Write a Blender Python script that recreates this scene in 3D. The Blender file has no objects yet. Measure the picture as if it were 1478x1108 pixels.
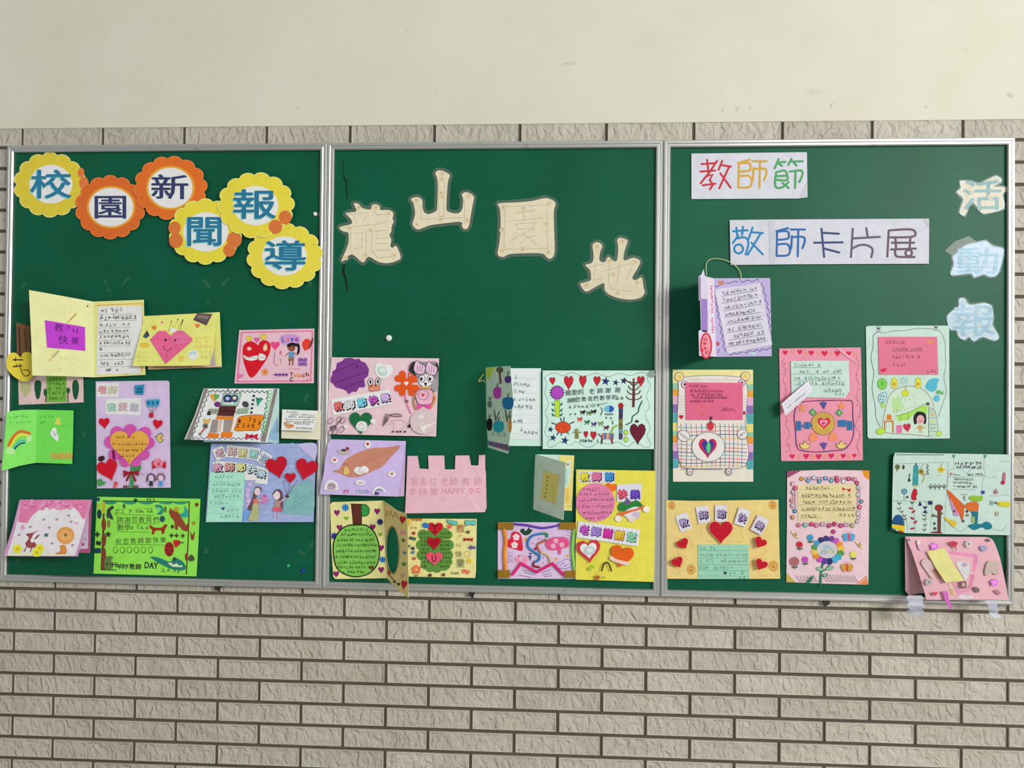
import bpy, bmesh, math, random
import numpy as np
from mathutils import Vector, Matrix
from mathutils.geometry import tessellate_polygon, delaunay_2d_cdt

scene = bpy.context.scene
COL = scene.collection
# ------------------------------------------------------------------ camera
W, H, F = 1478.0, 1108.0, 1110.0            # photograph frame, focal length in pixels (26 mm equivalent)
ZO = 2.10                                   # height of the board's top edge above the corridor floor
CAM = Vector((1.5090469, -2.0892537, ZO - 0.6809193))
YAW, PIT, ROL = 0.0542135, 0.0118183, -0.0097028
ROT = (Matrix.Rotation(YAW, 3, 'Z') @ Matrix.Rotation(PIT, 3, 'X') @ Matrix.Rotation(ROL, 3, 'Y'))
cd = bpy.data.cameras.new('camera')
cd.sensor_width = 36.0
cd.lens = 36.0 * F / W
cd.clip_start = 0.01
cam = bpy.data.objects.new('camera', cd)
COL.objects.link(cam)
r_, f_, u_ = ROT.col[0], ROT.col[1], ROT.col[2]
cam.matrix_world = Matrix(((r_.x, u_.x, -f_.x, CAM.x), (r_.y, u_.y, -f_.y, CAM.y),
                           (r_.z, u_.z, -f_.z, CAM.z), (0, 0, 0, 1)))
scene.camera = cam
# ------------------------------------------------------------------ light
wd = bpy.data.worlds.new('overcast_sky')
scene.world = wd
wd.use_nodes = True
wd.node_tree.nodes['Background'].inputs['Color'].default_value = (0.97, 1.0, 0.98, 1)
wd.node_tree.nodes['Background'].inputs['Strength'].default_value = 0.43


def area(name, loc, target, sx, sy, power, color):
    l = bpy.data.lights.new(name, 'AREA')
    l.shape = 'RECTANGLE'
    l.size, l.size_y, l.energy, l.color = sx, sy, power, color
    o = bpy.data.objects.new(name, l)
    o.location = loc
    o.rotation_euler = (Vector(target) - Vector(loc)).to_track_quat('-Z', 'Y').to_euler()
    COL.objects.link(o)
    return o


# daylight that enters the corridor from its open side, to the right of the photographer
area('corridor_daylight', (5.5, -4.9, ZO + 0.95), (1.3, 0, ZO - 0.5), 2.7, 1.0, 275, (1.0, 0.985, 0.95))
scene.view_settings.view_transform = 'Standard'
scene.view_settings.look = 'None'
scene.view_settings.gamma = 1.0
scene.view_settings.use_curve_mapping = False
scene.view_settings.exposure = 0.0

# ------------------------------------------------------------------ pixels to points


def ray(px, py):
    return ROT @ Vector(((px - W / 2) / F, 1.0, (H / 2 - py) / F))


YB = -0.012            # the green writing surface of the boards


class Flat:
    """a plane; pixels land on it, lift moves it towards the viewer"""
    curved = False

    def __init__(s, o, n):
        s.o, s.n = o, n.normalized()
        if s.n.dot(CAM - s.o) < 0:
            s.n = -s.n

    def at(s, px, py, lift=0.0):
        d = ray(px, py)
        o = s.o + s.n * lift
        return CAM + d * ((o - CAM).dot(s.n) / d.dot(s.n))


def depth_point(px, py, dep):
    d = ray(px, py)
    return CAM + d * ((YB - dep - CAM.y) / d.y)


def on_board(dep=0.001):
    return Flat(Vector((0, YB - dep, 0)), Vector((0, -1, 0)))


def tri_plane(a, b, c):
    """each of a, b, c = (px, py, distance in front of the board)"""
    A, B, C_ = depth_point(*a), depth_point(*b), depth_point(*c)
    return Flat(A, (B - A).cross(C_ - A))


class Curl:
    """a sheet whose distance from the board is a function of the pixel"""
    curved = True

    def __init__(s, fn):
        s.fn = fn

    def at(s, px, py, lift=0.0):
        return depth_point(px, py, s.fn(px, py) + lift)


# ------------------------------------------------------------------ colours and materials


def lin(c):
    out = []
    for v in c[:3]:
        v = max(0.0, min(255.0, v)) / 255.0
        out.append(v / 12.92 if v <= 0.04045 else ((v + 0.055) / 1.055) ** 2.4)
    return out


def new_mat(name):
    m = bpy.data.materials.new(name)
    m.use_nodes = True
    return m, m.node_tree.nodes, m.node_tree.links, m.node_tree.nodes['Principled BSDF']


def paper_mat(name, rough=0.75, spec=0.25, noise=0.05, bump=0.02, metallic=0.0):
    m, n, l, b = new_mat(name)
    at = n.new('ShaderNodeAttribute')
    at.attribute_name = 'tint'
    tc = n.new('ShaderNodeTexCoord')
    nz = n.new('ShaderNodeTexNoise')
    nz.inputs['Scale'].default_value = 38
    nz.inputs['Detail'].default_value = 6
    l.new(tc.outputs['Object'], nz.inputs['Vector'])
    mr = n.new('ShaderNodeMapRange')
    mr.inputs['From Min'].default_value, mr.inputs['From Max'].default_value = 0.3, 0.7
    mr.inputs['To Min'].default_value, mr.inputs['To Max'].default_value = 1 - noise, 1 + noise
    l.new(nz.outputs['Fac'], mr.inputs['Value'])
    mx = n.new('ShaderNodeVectorMath')
    mx.operation = 'SCALE'
    l.new(at.outputs['Color'], mx.inputs[0])
    l.new(mr.outputs['Result'], mx.inputs['Scale'])
    l.new(mx.outputs['Vector'], b.inputs['Base Color'])
    n2 = n.new('ShaderNodeTexNoise')
    n2.inputs['Scale'].default_value = 14
    n2.inputs['Detail'].default_value = 3
    l.new(tc.outputs['Object'], n2.inputs['Vector'])
    bp = n.new('ShaderNodeBump')
    bp.inputs['Strength'].default_value = 0.25
    bp.inputs['Distance'].default_value = bump
    l.new(n2.outputs['Fac'], bp.inputs['Height'])
    l.new(bp.outputs['Normal'], b.inputs['Normal'])
    b.inputs['Roughness'].default_value = rough
    b.inputs['Specular IOR Level'].default_value = spec
    b.inputs['Metallic'].default_value = metallic
    return m


M_PAPER = paper_mat('coloured_paper')
M_GLOSS = paper_mat('laminated_print', rough=0.38, spec=0.4, noise=0.03)
M_FOIL = paper_mat('foil', rough=0.3, spec=0.6, metallic=0.6, bump=0.05)
M_FUZZ = paper_mat('chenille', rough=1.0, spec=0.05, noise=0.12)


def laminate_mat():
    m, n, l, b = new_mat('laminate_film')
    out = n['Material Output']
    tr = n.new('ShaderNodeBsdfTransparent')
    mix = n.new('ShaderNodeMixShader')
    mix.inputs['Fac'].default_value = 0.32
    b.inputs['Base Color'].default_value = (0.30, 0.33, 0.28, 1)
    b.inputs['Roughness'].default_value = 0.3
    l.new(tr.outputs[0], mix.inputs[1])
    l.new(b.outputs[0], mix.inputs[2])
    l.new(mix.outputs[0], out.inputs['Surface'])
    return m


M_FILM = laminate_mat()

# ------------------------------------------------------------------ glyphs
_gl = {}


def glyph(s, off):
    k = (s, round(off, 3))
    if k not in _gl:
        c = bpy.data.curves.new('glyph', 'FONT')
        c.body, c.size, c.resolution_u = s, 1.0, 2
        o = bpy.data.objects.new('glyph', c)
        COL.objects.link(o)
        ev = o.evaluated_get(bpy.context.evaluated_depsgraph_get())
        me = ev.to_mesh()
        vs = [(v.co.x, v.co.y) for v in me.vertices]
        me.calc_loop_triangles()
        ts = [tuple(t.vertices) for t in me.loop_triangles]
        ev.to_mesh_clear()
        bpy.data.objects.remove(o)
        bpy.data.curves.remove(c)
        if off:                                  # heavier stroke: the same shape struck several times
            v0, t0 = vs, ts
            vs, ts = [], []
            for j in range(8):
                a = j * math.pi / 4
                b = len(vs)
                vs += [(x + off * math.cos(a), y + off * math.sin(a)) for x, y in v0]
                ts += [(p + b, q + b, r + b) for p, q, r in t0]
        _gl[k] = (vs, ts)
    return _gl[k]


# ------------------------------------------------------------------ 2-D shapes (pixel space, y down)


def ellipse_pts(cx, cy, rx, ry=None, n=20, a0=0, a1=360, rot=0):
    ry = rx if ry is None else ry
    full = abs(a1 - a0) >= 360
    N = n if full else n + 1
    c, s = math.cos(math.radians(rot)), math.sin(math.radians(rot))
    out = []
    for i in range(N):
        a = math.radians(a0 + (a1 - a0) * i / n)
        x, y = rx * math.cos(a), ry * math.sin(a)
        out.append((cx + x * c - y * s, cy + x * s + y * c))
    return out


def heart_pts(cx, cy, w, h, rot=0, n=24):
    c, s = math.cos(math.radians(rot)), math.sin(math.radians(rot))
    out = []
    for i in range(n):
        t = 2 * math.pi * i / n
        x = 16 * math.sin(t) ** 3 / 32.0 * w
        y = -(13 * math.cos(t) - 5 * math.cos(2 * t) - 2 * math.cos(3 * t) - math.cos(4 * t) + 2.5) / 29.0 * h
        out.append((cx + x * c - y * s, cy + x * s + y * c))
    return out


def star_pts(cx, cy, r, k=5, inner=0.42, rot=-90):
    out = []
    for i in range(2 * k):
        a = math.radians(rot + 180.0 * i / k)
        q = r if i % 2 == 0 else r * inner
        out.append((cx + q * math.cos(a), cy + q * math.sin(a)))
    return out


def scallop_pts(cx, cy, rx, ry, k, amp=0.09, n=6, rot=0):
    out = []
    for i in range(k * n):
        t = i / n
        a = 2 * math.pi * t / k + math.radians(rot)
        q = 1 - amp + amp * math.sin(math.pi * (t % 1.0)) ** 0.7
        out.append((cx + rx * q * math.cos(a), cy + ry * q * math.sin(a)))
    return out


def rect_pts(cx, cy, w, h, rot=0):
    c, s = math.cos(math.radians(rot)), math.sin(math.radians(rot))
    return [(cx + x * c - y * s, cy + x * s + y * c) for x, y in
            ((-w / 2, -h / 2), (w / 2, -h / 2), (w / 2, h / 2), (-w / 2, h / 2))]


def smooth(pts, closed=False, n=4):
    m = len(pts)
    out = []
    rng = range(m) if closed else range(m - 1)
    for i in rng:
        if closed:
            p0, p1, p2, p3 = pts[i - 1], pts[i], pts[(i + 1) % m], pts[(i + 2) % m]
        else:
            p0, p1, p2, p3 = pts[max(i - 1, 0)], pts[i], pts[i + 1], pts[min(i + 2, m - 1)]
        for k in range(n):
            t = k / n
            out.append(tuple(0.5 * (2 * p1[j] + (p2[j] - p0[j]) * t + (2 * p0[j] - 5 * p1[j] + 4 * p2[j] - p3[j]) * t * t
                                    + (3 * p1[j] - p0[j] - 3 * p2[j] + p3[j]) * t ** 3) for j in (0, 1)))
    if not closed:
        out.append(tuple(pts[-1]))
    return out


def wave(x0, y0, x1, y1, amp, k, n=6):
    L = math.hypot(x1 - x0, y1 - y0)
    nx, ny = -(y1 - y0) / L, (x1 - x0) / L
    out = []
    for i in range(k * n + 1):
        t = i / (k * n)
        a = amp * math.sin(2 * math.pi * t * k)
        out.append((x0 + (x1 - x0) * t + nx * a, y0 + (y1 - y0) * t + ny * a))
    return out


def side_normals(pts, closed):
    m = len(pts)
    out = []
    for i in range(m):
        a = pts[i - 1] if (i > 0 or closed) else pts[i]
        b = pts[(i + 1) % m] if (i < m - 1 or closed) else pts[i]
        p = pts[i]
        d1 = (p[0] - a[0], p[1] - a[1])
        d2 = (b[0] - p[0], b[1] - p[1])
        l1, l2 = math.hypot(*d1), math.hypot(*d2)
        if l1 < 1e-6:
            d1, l1 = d2, l2
        if l2 < 1e-6:
            d2, l2 = d1, l1
        if l1 < 1e-6:
            out.append((0, 0))
            continue
        nx = -(d1[1] / l1 + d2[1] / l2)
        ny = d1[0] / l1 + d2[0] / l2
        q = math.hypot(nx, ny)
        if q < 0.4:
            nx, ny, q = -d1[1] / l1, d1[0] / l1, 1.0
        k = 1.0 / q
        k *= min(1.6, 2.0 / max(q, 0.5)) if q < 2 else 1
        out.append((nx * k, ny * k))
    return out


# ------------------------------------------------------------------ things made of sheets
STEP = 0.000012          # one layer of ink or glue


class Part:
    def __init__(s, name, mat, lift, parent=None, label=None):
        s.name, s.mat, s.lift, s.parent, s.label = name, mat, lift, parent, label
        s.v, s.t, s.c, s.stuff = [], [], [], False


class Thing:
    def __init__(s, name, label, cat, view=(0, 0, 1), dep=0.001, surf=None, group=None, mat=None):
        s.name, s.label, s.cat, s.group = name, label, cat, group
        s.view(*view)
        s.surf = surf or on_board(dep)
        s.parts = []
        s.lift = 0.0
        s.mat = mat or M_PAPER
        s.rng = random.Random(name + label)

    def view(s, x0, y0, k):
        s.x0, s.y0, s.k = x0, y0, k

    def px(s, p):
        return (s.x0 + p[0] / s.k, s.y0 + p[1] / s.k)

    def P(s, p, dep):
        q = s.px(p)
        return (q[0], q[1], dep)

    def hinge(s, a, b, c, dab, dc):
        s.surf = tri_plane(s.P(a, dab), s.P(b, dab), s.P(c, dc))
        s.lift = 0.0
        return s.surf

    def part(s, name, lift=0.0, mat=None, of=None, label=None, stuff=False):
        s.lift += lift
        s.cur = Part(name, mat or s.mat, s.lift, of, label)
        s.cur.stuff = stuff
        s.parts.append(s.cur)
        return s.cur

    # -- low level: pixel-space triangles on the current surface
    def _tris(s, pts, tris, col, isl=None):
        if s.surf.curved:
            pts, tris = list(pts), list(tris)
            for _ in range(6):
                new, mid, hit = [], {}, False

                def mp(i, j):
                    k = (min(i, j), max(i, j))
                    if k not in mid:
                        pts.append(((pts[i][0] + pts[j][0]) / 2, (pts[i][1] + pts[j][1]) / 2))
                        mid[k] = len(pts) - 1
                    return mid[k]
                for a, b, c in tris:
                    es = [(math.dist(pts[i], pts[j]), i, j, k) for i, j, k in ((a, b, c), (b, c, a), (c, a, b))]
                    e = max(es)
                    if e[0] > 9:
                        hit = True
                        m_ = mp(e[1], e[2])
                        new += [(e[1], m_, e[3]), (m_, e[2], e[3])]
                    else:
                        new.append((a, b, c))
                tris = new
                if not hit:
                    break
        base = len(s.cur.v)
        for i, p in enumerate(pts):
            s.cur.v.append(s.surf.at(p[0], p[1], s.lift + (isl[i] * 3e-6 if isl and i < len(isl) else 0)))
        for t in tris:
            s.cur.t.append(tuple(base + i for i in t))
            s.cur.c.append(col)
        s.lift += STEP + (3e-6 * max(isl) if isl else 0)

    def poly(s, pts, col, holes=()):
        loops = [[s.px(p) for p in pts]] + [[s.px(p) for p in h] for h in holes]
        tr = tessellate_polygon([[Vector((x, y, 0)) for x, y in lp] for lp in loops])
        flat = [p for lp in loops for p in lp]
        s._tris(flat, [tuple(t) for t in tr], col)

    def sheet(s, pts, col, name='sheet', thick=0.0006, lift=0.0004, holes=(), mat=None, of=None, label=None):
        """a cut piece of paper or card with its own edge"""
        p = s.part(name, lift + thick, mat, of, label)
        s.poly(pts, col, holes)
        L = s.lift
        for lp in [pts] + list(holes):
            q = [s.px(a) for a in lp]
            if s.surf.curved:
                r = []
                for i, a in enumerate(q):
                    b = q[(i + 1) % len(q)]
                    m = max(1, int(math.dist(a, b) / 6))
                    r += [(a[0] + (b[0] - a[0]) * j / m, a[1] + (b[1] - a[1]) * j / m) for j in range(m)]
                q = r
            base = len(p.v)
            for a in q:
                f = s.surf.at(a[0], a[1], L - STEP)
                n = s.surf.n if not s.surf.curved else Vector((0, -1, 0))
                p.v += [f, f - n * thick]
            m = len(q)
            for i in range(m):
                a, b = base + 2 * i, base + 2 * ((i + 1) % m)
                p.t += [(a, b, a + 1), (b, b + 1, a + 1)]
                p.c += [col, col]
        return p

    def stroke(s, pts, w, col, closed=False, sm=False):
        if sm:
            pts = smooth(pts, closed)
        q = [s.px(p) for p in pts]
        hw = w / s.k / 2
        nn = side_normals(q, closed)
        v, t = [], []
        for p, n in zip(q, nn):
            v += [(p[0] + n[0] * hw, p[1] + n[1] * hw), (p[0] - n[0] * hw, p[1] - n[1] * hw)]
        isl = [0] * len(v)
        m = len(q)
        for i in range(m if closed else m - 1):
            a, b = 2 * i, 2 * ((i + 1) % m)
            t += [(a, b, a + 1), (b, b + 1, a + 1)]
        if not closed and hw > 0.9:
            for k, e in enumerate((q[0], q[-1])):
                b = len(v)
                isl += [k + 1] * 8
                v += [(e[0] + hw * math.cos(j * math.pi / 4), e[1] + hw * math.sin(j * math.pi / 4)) for j in range(8)]
                t += [(b, b + j, b + j + 1) for j in range(1, 7)]
        s._tris(v, t, col, isl)

    def tube(s, pts, w, col, sm=True):
        """a half-round soft rod lying on the sheet"""
        if sm:
            pts = smooth(pts, n=5)
        q = [s.px(p) for p in pts]
        hw = w / s.k / 2
        nn = side_normals(q, False)
        base = len(s.cur.v)
        prof = [(-1, 0), (-0.75, 0.6), (0, 1.0), (0.75, 0.6), (1, 0)]
        mpp = 0.0019
        for p, n in zip(q, nn):
            for a, hgt in prof:
                s.cur.v.append(s.surf.at(p[0] + n[0] * hw * a, p[1] + n[1] * hw * a, s.lift + hgt * hw * mpp * 0.9))
        for i in range(len(q) - 1):
            for j in range(4):
                a, b = base + i * 5 + j, base + (i + 1) * 5 + j
                s.cur.t += [(a, b, a + 1), (b, b + 1, a + 1)]
                s.cur.c += [col, col]
        s.lift += STEP

    def ell(s, cx, cy, rx, ry, col, rot=0, line=None, lw=3, n=18):
        pts = ellipse_pts(cx, cy, rx, ry, n, rot=rot)
        if col:
            s.poly(pts, col)
        if line:
            s.stroke(pts, lw, line, True)

    def own(s, name, size):
        """motifs large enough to be picked out get a part of their own"""
        prev = s.cur
        if size / s.k >= 9.0:
            on = prev if prev.parent is None and prev.name in ('title_label', 'pink_letter', 'red_felt_heart', 'pink_felt_tree', 'belly', 'gold_medal', 'letter') else None
            s.part(name, of=on)
        return prev

    def heart(s, cx, cy, w, h, col, rot=0, line=None, lw=3, n=20):
        prev = s.own('heart', min(w, h))
        pts = heart_pts(cx, cy, w, h, rot, n)
        if col:
            s.poly(pts, col)
        if line:
            s.stroke(pts, lw, line, True)
        s.cur = prev

    def star(s, cx, cy, r, col, k=5, inner=0.42, rot=-90):
        prev = s.own('star', 2 * r)
        s.poly(star_pts(cx, cy, r, k, inner, rot), col)
        s.cur = prev

    def flower(s, cx, cy, r, col, mid=(230, 200, 80), k=5):
        prev = s.own('flower', 2 * r)
        for i in range(k):
            a = 2 * math.pi * i / k - 1.57
            s.ell(cx + r * .6 * math.cos(a), cy + r * .6 * math.sin(a), r * .45, r * .45, col, n=10)
        s.ell(cx, cy, r * .3, r * .3, mid, n=8)
        s.cur = prev

    def text(s, txt, cx, cy, w, h, col, bold=0.0, rot=0, dx=0, dy=0, ref=None):
        vs, ts = glyph(txt, bold)
        rv = glyph(txt, ref if ref is not None else bold)[0]
        x0, x1 = min(v[0] for v in rv), max(v[0] for v in rv)
        y0, y1 = min(v[1] for v in rv), max(v[1] for v in rv)
        sx, sy = w / max(x1 - x0, 1e-6), h / max(y1 - y0, 1e-6)
        c, sn = math.cos(math.radians(rot)), math.sin(math.radians(rot))
        pts = []
        for x, y in vs:
            a = (x - (x0 + x1) / 2) * sx + dx
            b = -(y - (y0 + y1) / 2) * sy + dy
            pts.append(s.px((cx + a * c - b * sn, cy + a * sn + b * c)))
        m = len(glyph(txt, 0)[0])
        s._tris(pts, ts, col, [i // m for i in range(len(pts))] if len(pts) > m else None)

    def bubble(s, txt, cx, cy, w, h, col, rot=0, line=(40, 35, 45), sh=4, bold=0.035, edge=0.035):
        """fat outlined letter with a drop shadow"""
        prev = s.own('character', w)
        if sh:
            s.text(txt, cx, cy, w, h, line, bold + edge, rot, sh, sh, bold)
        s.text(txt, cx, cy, w, h, line, bold + edge, rot, 0, 0, bold)
        s.text(txt, cx, cy, w, h, col, bold, rot)
        s.cur = prev

    def scrib(s, x0, y0, x1, y1, h, col, w=2.0, fill=0.94, gap=1.0):
        """a line of small handwriting that cannot be read in the photograph"""
        L = math.hypot(x1 - x0, y1 - y0)
        ux, uy = (x1 - x0) / L, (y1 - y0) / L
        n = max(1, int(L / (h * 0.74 * gap)))
        r = s.rng
        v, t, isl = [], [], []

        def seg(ax, ay, bx, by):
            d = math.hypot(bx - ax, by - ay) or 1
            nx, ny = -(by - ay) / d * w * .3, (bx - ax) / d * w * .3
            b = len(v)
            for X, Y in ((ax + nx, ay + ny), (bx + nx, by + ny), (bx - nx, by - ny), (ax - nx, ay - ny)):
                v.append(s.px((x0 + ux * X - uy * Y, y0 + uy * X + ux * Y)))
            isl.extend([s._i] * 4)
            s._i += 1
            t.extend([(b, b + 1, b + 2), (b, b + 2, b + 3)])
        for i in range(n):
            s._i = 0
            if r.random() > fill:
                continue
            cx = L * (i + 0.5) / n
            q = h * 0.40
            cx += r.uniform(-.1, .1) * h
            cy = r.uniform(-.08, .08) * h
            for _ in range(r.randint(2, 4)):
                yy = cy + r.uniform(-q, q)
                a = r.uniform(-q, -q * .1)
                seg(cx + a, yy, cx + r.uniform(q * .2, q), yy + r.uniform(-.1, .05) * h)
            for _ in range(r.randint(2, 3)):
                xx = cx + r.uniform(-q * .7, q * .7)
                seg(xx, cy + r.uniform(-q, 0), xx + r.uniform(-.2, .2) * h, cy + r.uniform(q * .3, q))
            if r.random() < .6:
                seg(cx, cy, cx + r.choice((-1, 1)) * q * .8, cy + q)
        if t:
            s._tris(v, t, col, isl)

    def done(s, root=None):
        ys = [v for p in s.parts for v in p.v]
        base = Vector((sum(v.x for v in ys) / len(ys), max(v.y for v in ys), min(v.z for v in ys)))
        if root:
            base = root.location.copy()
        else:
            root = bpy.data.objects.new(s.name, None)
            root.empty_display_size = 0.02
            root.location = base
            COL.objects.link(root)
            root['label'], root['category'] = s.label, s.cat
            if s.group:
                root['group'] = s.group
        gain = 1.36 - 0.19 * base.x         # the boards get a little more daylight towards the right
        made = {}
        for p in s.parts:
            if not p.t:
                continue
            me = bpy.data.meshes.new(p.name)
            me.from_pydata([tuple(v - base) for v in p.v], [], p.t)
            at = me.color_attributes.new('tint', 'FLOAT_COLOR', 'CORNER')
            cols = np.ones((len(p.t), 3, 4), dtype=np.float32)
            cc = {}
            for i, c in enumerate(p.c):
                if c not in cc:
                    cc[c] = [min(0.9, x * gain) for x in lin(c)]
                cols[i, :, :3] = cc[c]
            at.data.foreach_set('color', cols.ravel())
            me.materials.append(p.mat)
            o = bpy.data.objects.new(p.name, me)
            COL.objects.link(o)
            o.parent = made.get(id(p.parent), root) if p.parent else root
            if p.label:
                o['label'] = p.label
            if p.stuff:
                o['kind'] = 'stuff'
            made[id(p)] = o
        return root


def film(t, pts, grow, lift=0.0002):
    """laminate: the outline grown by a rounded margin, one clean layer of film"""
    vs, fs = [], []

    def add(lp):
        b = len(vs)
        vs.extend(Vector(p) for p in lp)
        fs.append(list(range(b, b + len(lp))))
    q = [t.px(p) for p in pts]
    g = grow / t.k
    add(q)
    for i, a in enumerate(q):
        b = q[(i + 1) % len(q)]
        d = math.dist(a, b)
        if d < 1e-6:
            continue
        nx, ny = -(b[1] - a[1]) / d * g, (b[0] - a[0]) / d * g
        add([(a[0] + nx, a[1] + ny), (b[0] + nx, b[1] + ny), (b[0] - nx, b[1] - ny), (a[0] - nx, a[1] - ny)])
        add(ellipse_pts(a[0], a[1], g, g, 10))
    r = delaunay_2d_cdt(vs, [], fs, 1, 1e-5)
    t.part('laminate_margin', lift, M_FILM, label='clear plastic laminate margin')
    t._tris([(v.x, v.y) for v in r[0]], [tuple(f) for f in r[2]], (120, 140, 120))


# ------------------------------------------------------------------ setting


def link_mesh(name, verts, faces, mat, parent=None, loc=None):
    me = bpy.data.meshes.new(name)
    me.from_pydata(verts, [], faces)
    if mat:
        me.materials.append(mat)
    o = bpy.data.objects.new(name, me)
    COL.objects.link(o)
    if parent:
        o.parent = parent
    if loc:
        o.location = loc
    return o


def box_vf(x0, x1, y0, y1, z0, z1):
    v = [(x, y, z) for x in (x0, x1) for y in (y0, y1) for z in (z0, z1)]
    f = [(0, 1, 3, 2), (4, 6, 7, 5), (0, 4, 5, 1), (2, 3, 7, 6), (0, 2, 6, 4), (1, 5, 7, 3)]
    return v, f


def set_lin(sock, rgb, k=1.0):
    c = lin(rgb)
    sock.default_value = (c[0] * k, c[1] * k, c[2] * k, 1)


# painted plaster
M_PLASTER, n, l, b = new_mat('cream_plaster')
tc = n.new('ShaderNodeTexCoord')
nz = n.new('ShaderNodeTexNoise'); nz.inputs['Scale'].default_value = 3.0; nz.inputs['Detail'].default_value = 8; nz.inputs['Roughness'].default_value = 0.65
l.new(tc.outputs['Object'], nz.inputs['Vector'])
cr = n.new('ShaderNodeValToRGB')
cr.color_ramp.elements[0].position, cr.color_ramp.elements[1].position = 0.3, 0.7
c0, c1 = lin((218, 214, 195)), lin((226, 224, 207))
cr.color_ramp.elements[0].color = (*c0, 1); cr.color_ramp.elements[1].color = (*c1, 1)
l.new(nz.outputs['Fac'], cr.inputs['Fac'])
# scuffs: small sparse grey marks
n3 = n.new('ShaderNodeTexNoise'); n3.inputs['Scale'].default_value = 9.0; n3.inputs['Detail'].default_value = 3
mp = n.new('ShaderNodeMapping'); mp.inputs['Scale'].default_value = (1.0, 1, 2.2); mp.inputs['Rotation'].default_value = (0, 0.5, 0)
l.new(tc.outputs['Object'], mp.inputs['Vector']); l.new(mp.outputs['Vector'], n3.inputs['Vector'])
r3 = n.new('ShaderNodeMapRange'); r3.inputs['From Min'].default_value = 0.70; r3.inputs['From Max'].default_value = 0.80; r3.inputs['To Max'].default_value = 0.35
l.new(n3.outputs['Fac'], r3.inputs['Value'])
mx = n.new('ShaderNodeMixRGB'); mx.inputs['Color2'].default_value = (*lin((160, 156, 140)), 1)
l.new(r3.outputs['Result'], mx.inputs['Fac']); l.new(cr.outputs['Color'], mx.inputs['Color1'])
l.new(mx.outputs['Color'], b.inputs['Base Color'])
n4 = n.new('ShaderNodeTexNoise'); n4.inputs['Scale'].default_value = 60; n4.inputs['Detail'].default_value = 4
l.new(tc.outputs['Object'], n4.inputs['Vector'])
bp = n.new('ShaderNodeBump'); bp.inputs['Strength'].default_value = 0.12; bp.inputs['Distance'].default_value = 0.004
l.new(n4.outputs['Fac'], bp.inputs['Height']); l.new(bp.outputs['Normal'], b.inputs['Normal'])
b.inputs['Roughness'].default_value = 0.7; b.inputs['Specular IOR Level'].default_value = 0.25

# mortar
M_MORTAR, n, l, b = new_mat('brown_grey_grout')
tc = n.new('ShaderNodeTexCoord')
nz = n.new('ShaderNodeTexNoise'); nz.inputs['Scale'].default_value = 12; nz.inputs['Detail'].default_value = 6
l.new(tc.outputs['Object'], nz.inputs['Vector'])
cr = n.new('ShaderNodeValToRGB')
cr.color_ramp.elements[0].color = (*lin((74, 64, 54)), 1); cr.color_ramp.elements[1].color = (*lin((104, 96, 84)), 1)
l.new(nz.outputs['Fac'], cr.inputs['Fac']); l.new(cr.outputs['Color'], b.inputs['Base Color'])
b.inputs['Roughness'].default_value = 0.9

# moulded tile brick: rough stamped face
M_BRICK, n, l, b = new_mat('stamped_beige_tile')
tc = n.new('ShaderNodeTexCoord')
oi = n.new('ShaderNodeObjectInfo')
of_ = n.new('ShaderNodeVectorMath'); of_.operation = 'ADD'
sc_ = n.new('ShaderNodeMath'); sc_.operation = 'MULTIPLY'; sc_.inputs[1].default_value = 40
l.new(oi.outputs['Random'], sc_.inputs[0])
cmb = n.new('ShaderNodeCombineXYZ'); l.new(sc_.outputs[0], cmb.inputs['Y'])
l.new(tc.outputs['Object'], of_.inputs[0]); l.new(cmb.outputs[0], of_.inputs[1])
mp = n.new('ShaderNodeMapping'); mp.inputs['Rotation'].default_value = (0, 0.35, 0); mp.inputs['Scale'].default_value = (1.3, 1, 0.8)
l.new(of_.outputs[0], mp.inputs['Vector'])
nb = n.new('ShaderNodeTexNoise'); nb.inputs['Scale'].default_value = 40; nb.inputs['Detail'].default_value = 2.0; nb.inputs['Distortion'].default_value = 0.8
l.new(mp.outputs['Vector'], nb.inputs['Vector'])
# the relief fades to a smooth raised rim
sx = n.new('ShaderNodeSeparateXYZ'); l.new(tc.outputs['Object'], sx.inputs[0])


def rim(axis, half, wdt):
    ab = n.new('ShaderNodeMath'); ab.operation = 'ABSOLUTE'; l.new(sx.outputs[axis], ab.inputs[0])
    r = n.new('ShaderNodeMapRange'); r.inputs['From Min'].default_value = half; r.inputs['From Max'].default_value = half - wdt
    l.new(ab.outputs[0], r.inputs['Value'])
    return r


ra, rb = rim('X', 0.1130, 0.006), rim('Z', 0.0248, 0.006)
mm = n.new('ShaderNodeMath'); mm.operation = 'MULTIPLY'; l.new(ra.outputs[0], mm.inputs[0]); l.new(rb.outputs[0], mm.inputs[1])
hh = n.new('ShaderNodeMixRGB'); hh.inputs['Color1'].default_value = (0.62, 0.62, 0.62, 1)
l.new(mm.outputs[0], hh.inputs['Fac']); l.new(nb.outputs['Fac'], hh.inputs['Color2'])
bp = n.new('ShaderNodeBump'); bp.inputs['Strength'].default_value = 0.9; bp.inputs['Distance'].default_value = 0.014
l.new(hh.outputs[0], bp.inputs['Height']); l.new(bp.outputs['Normal'], b.inputs['Normal'])
n5 = n.new('ShaderNodeTexNoise'); n5.inputs['Scale'].default_value = 8; n5.inputs['Detail'].default_value = 5
l.new(of_.outputs[0], n5.inputs['Vector'])
cr = n.new('ShaderNodeValToRGB')
cr.color_ramp.elements[0].position, cr.color_ramp.elements[1].position = 0.3, 0.7
cr.color_ramp.elements[0].color = (*lin((188, 180, 166)), 1); cr.color_ramp.elements[1].color = (*lin((202, 195, 182)), 1)
l.new(n5.outputs['Fac'], cr.inputs['Fac'])
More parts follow.
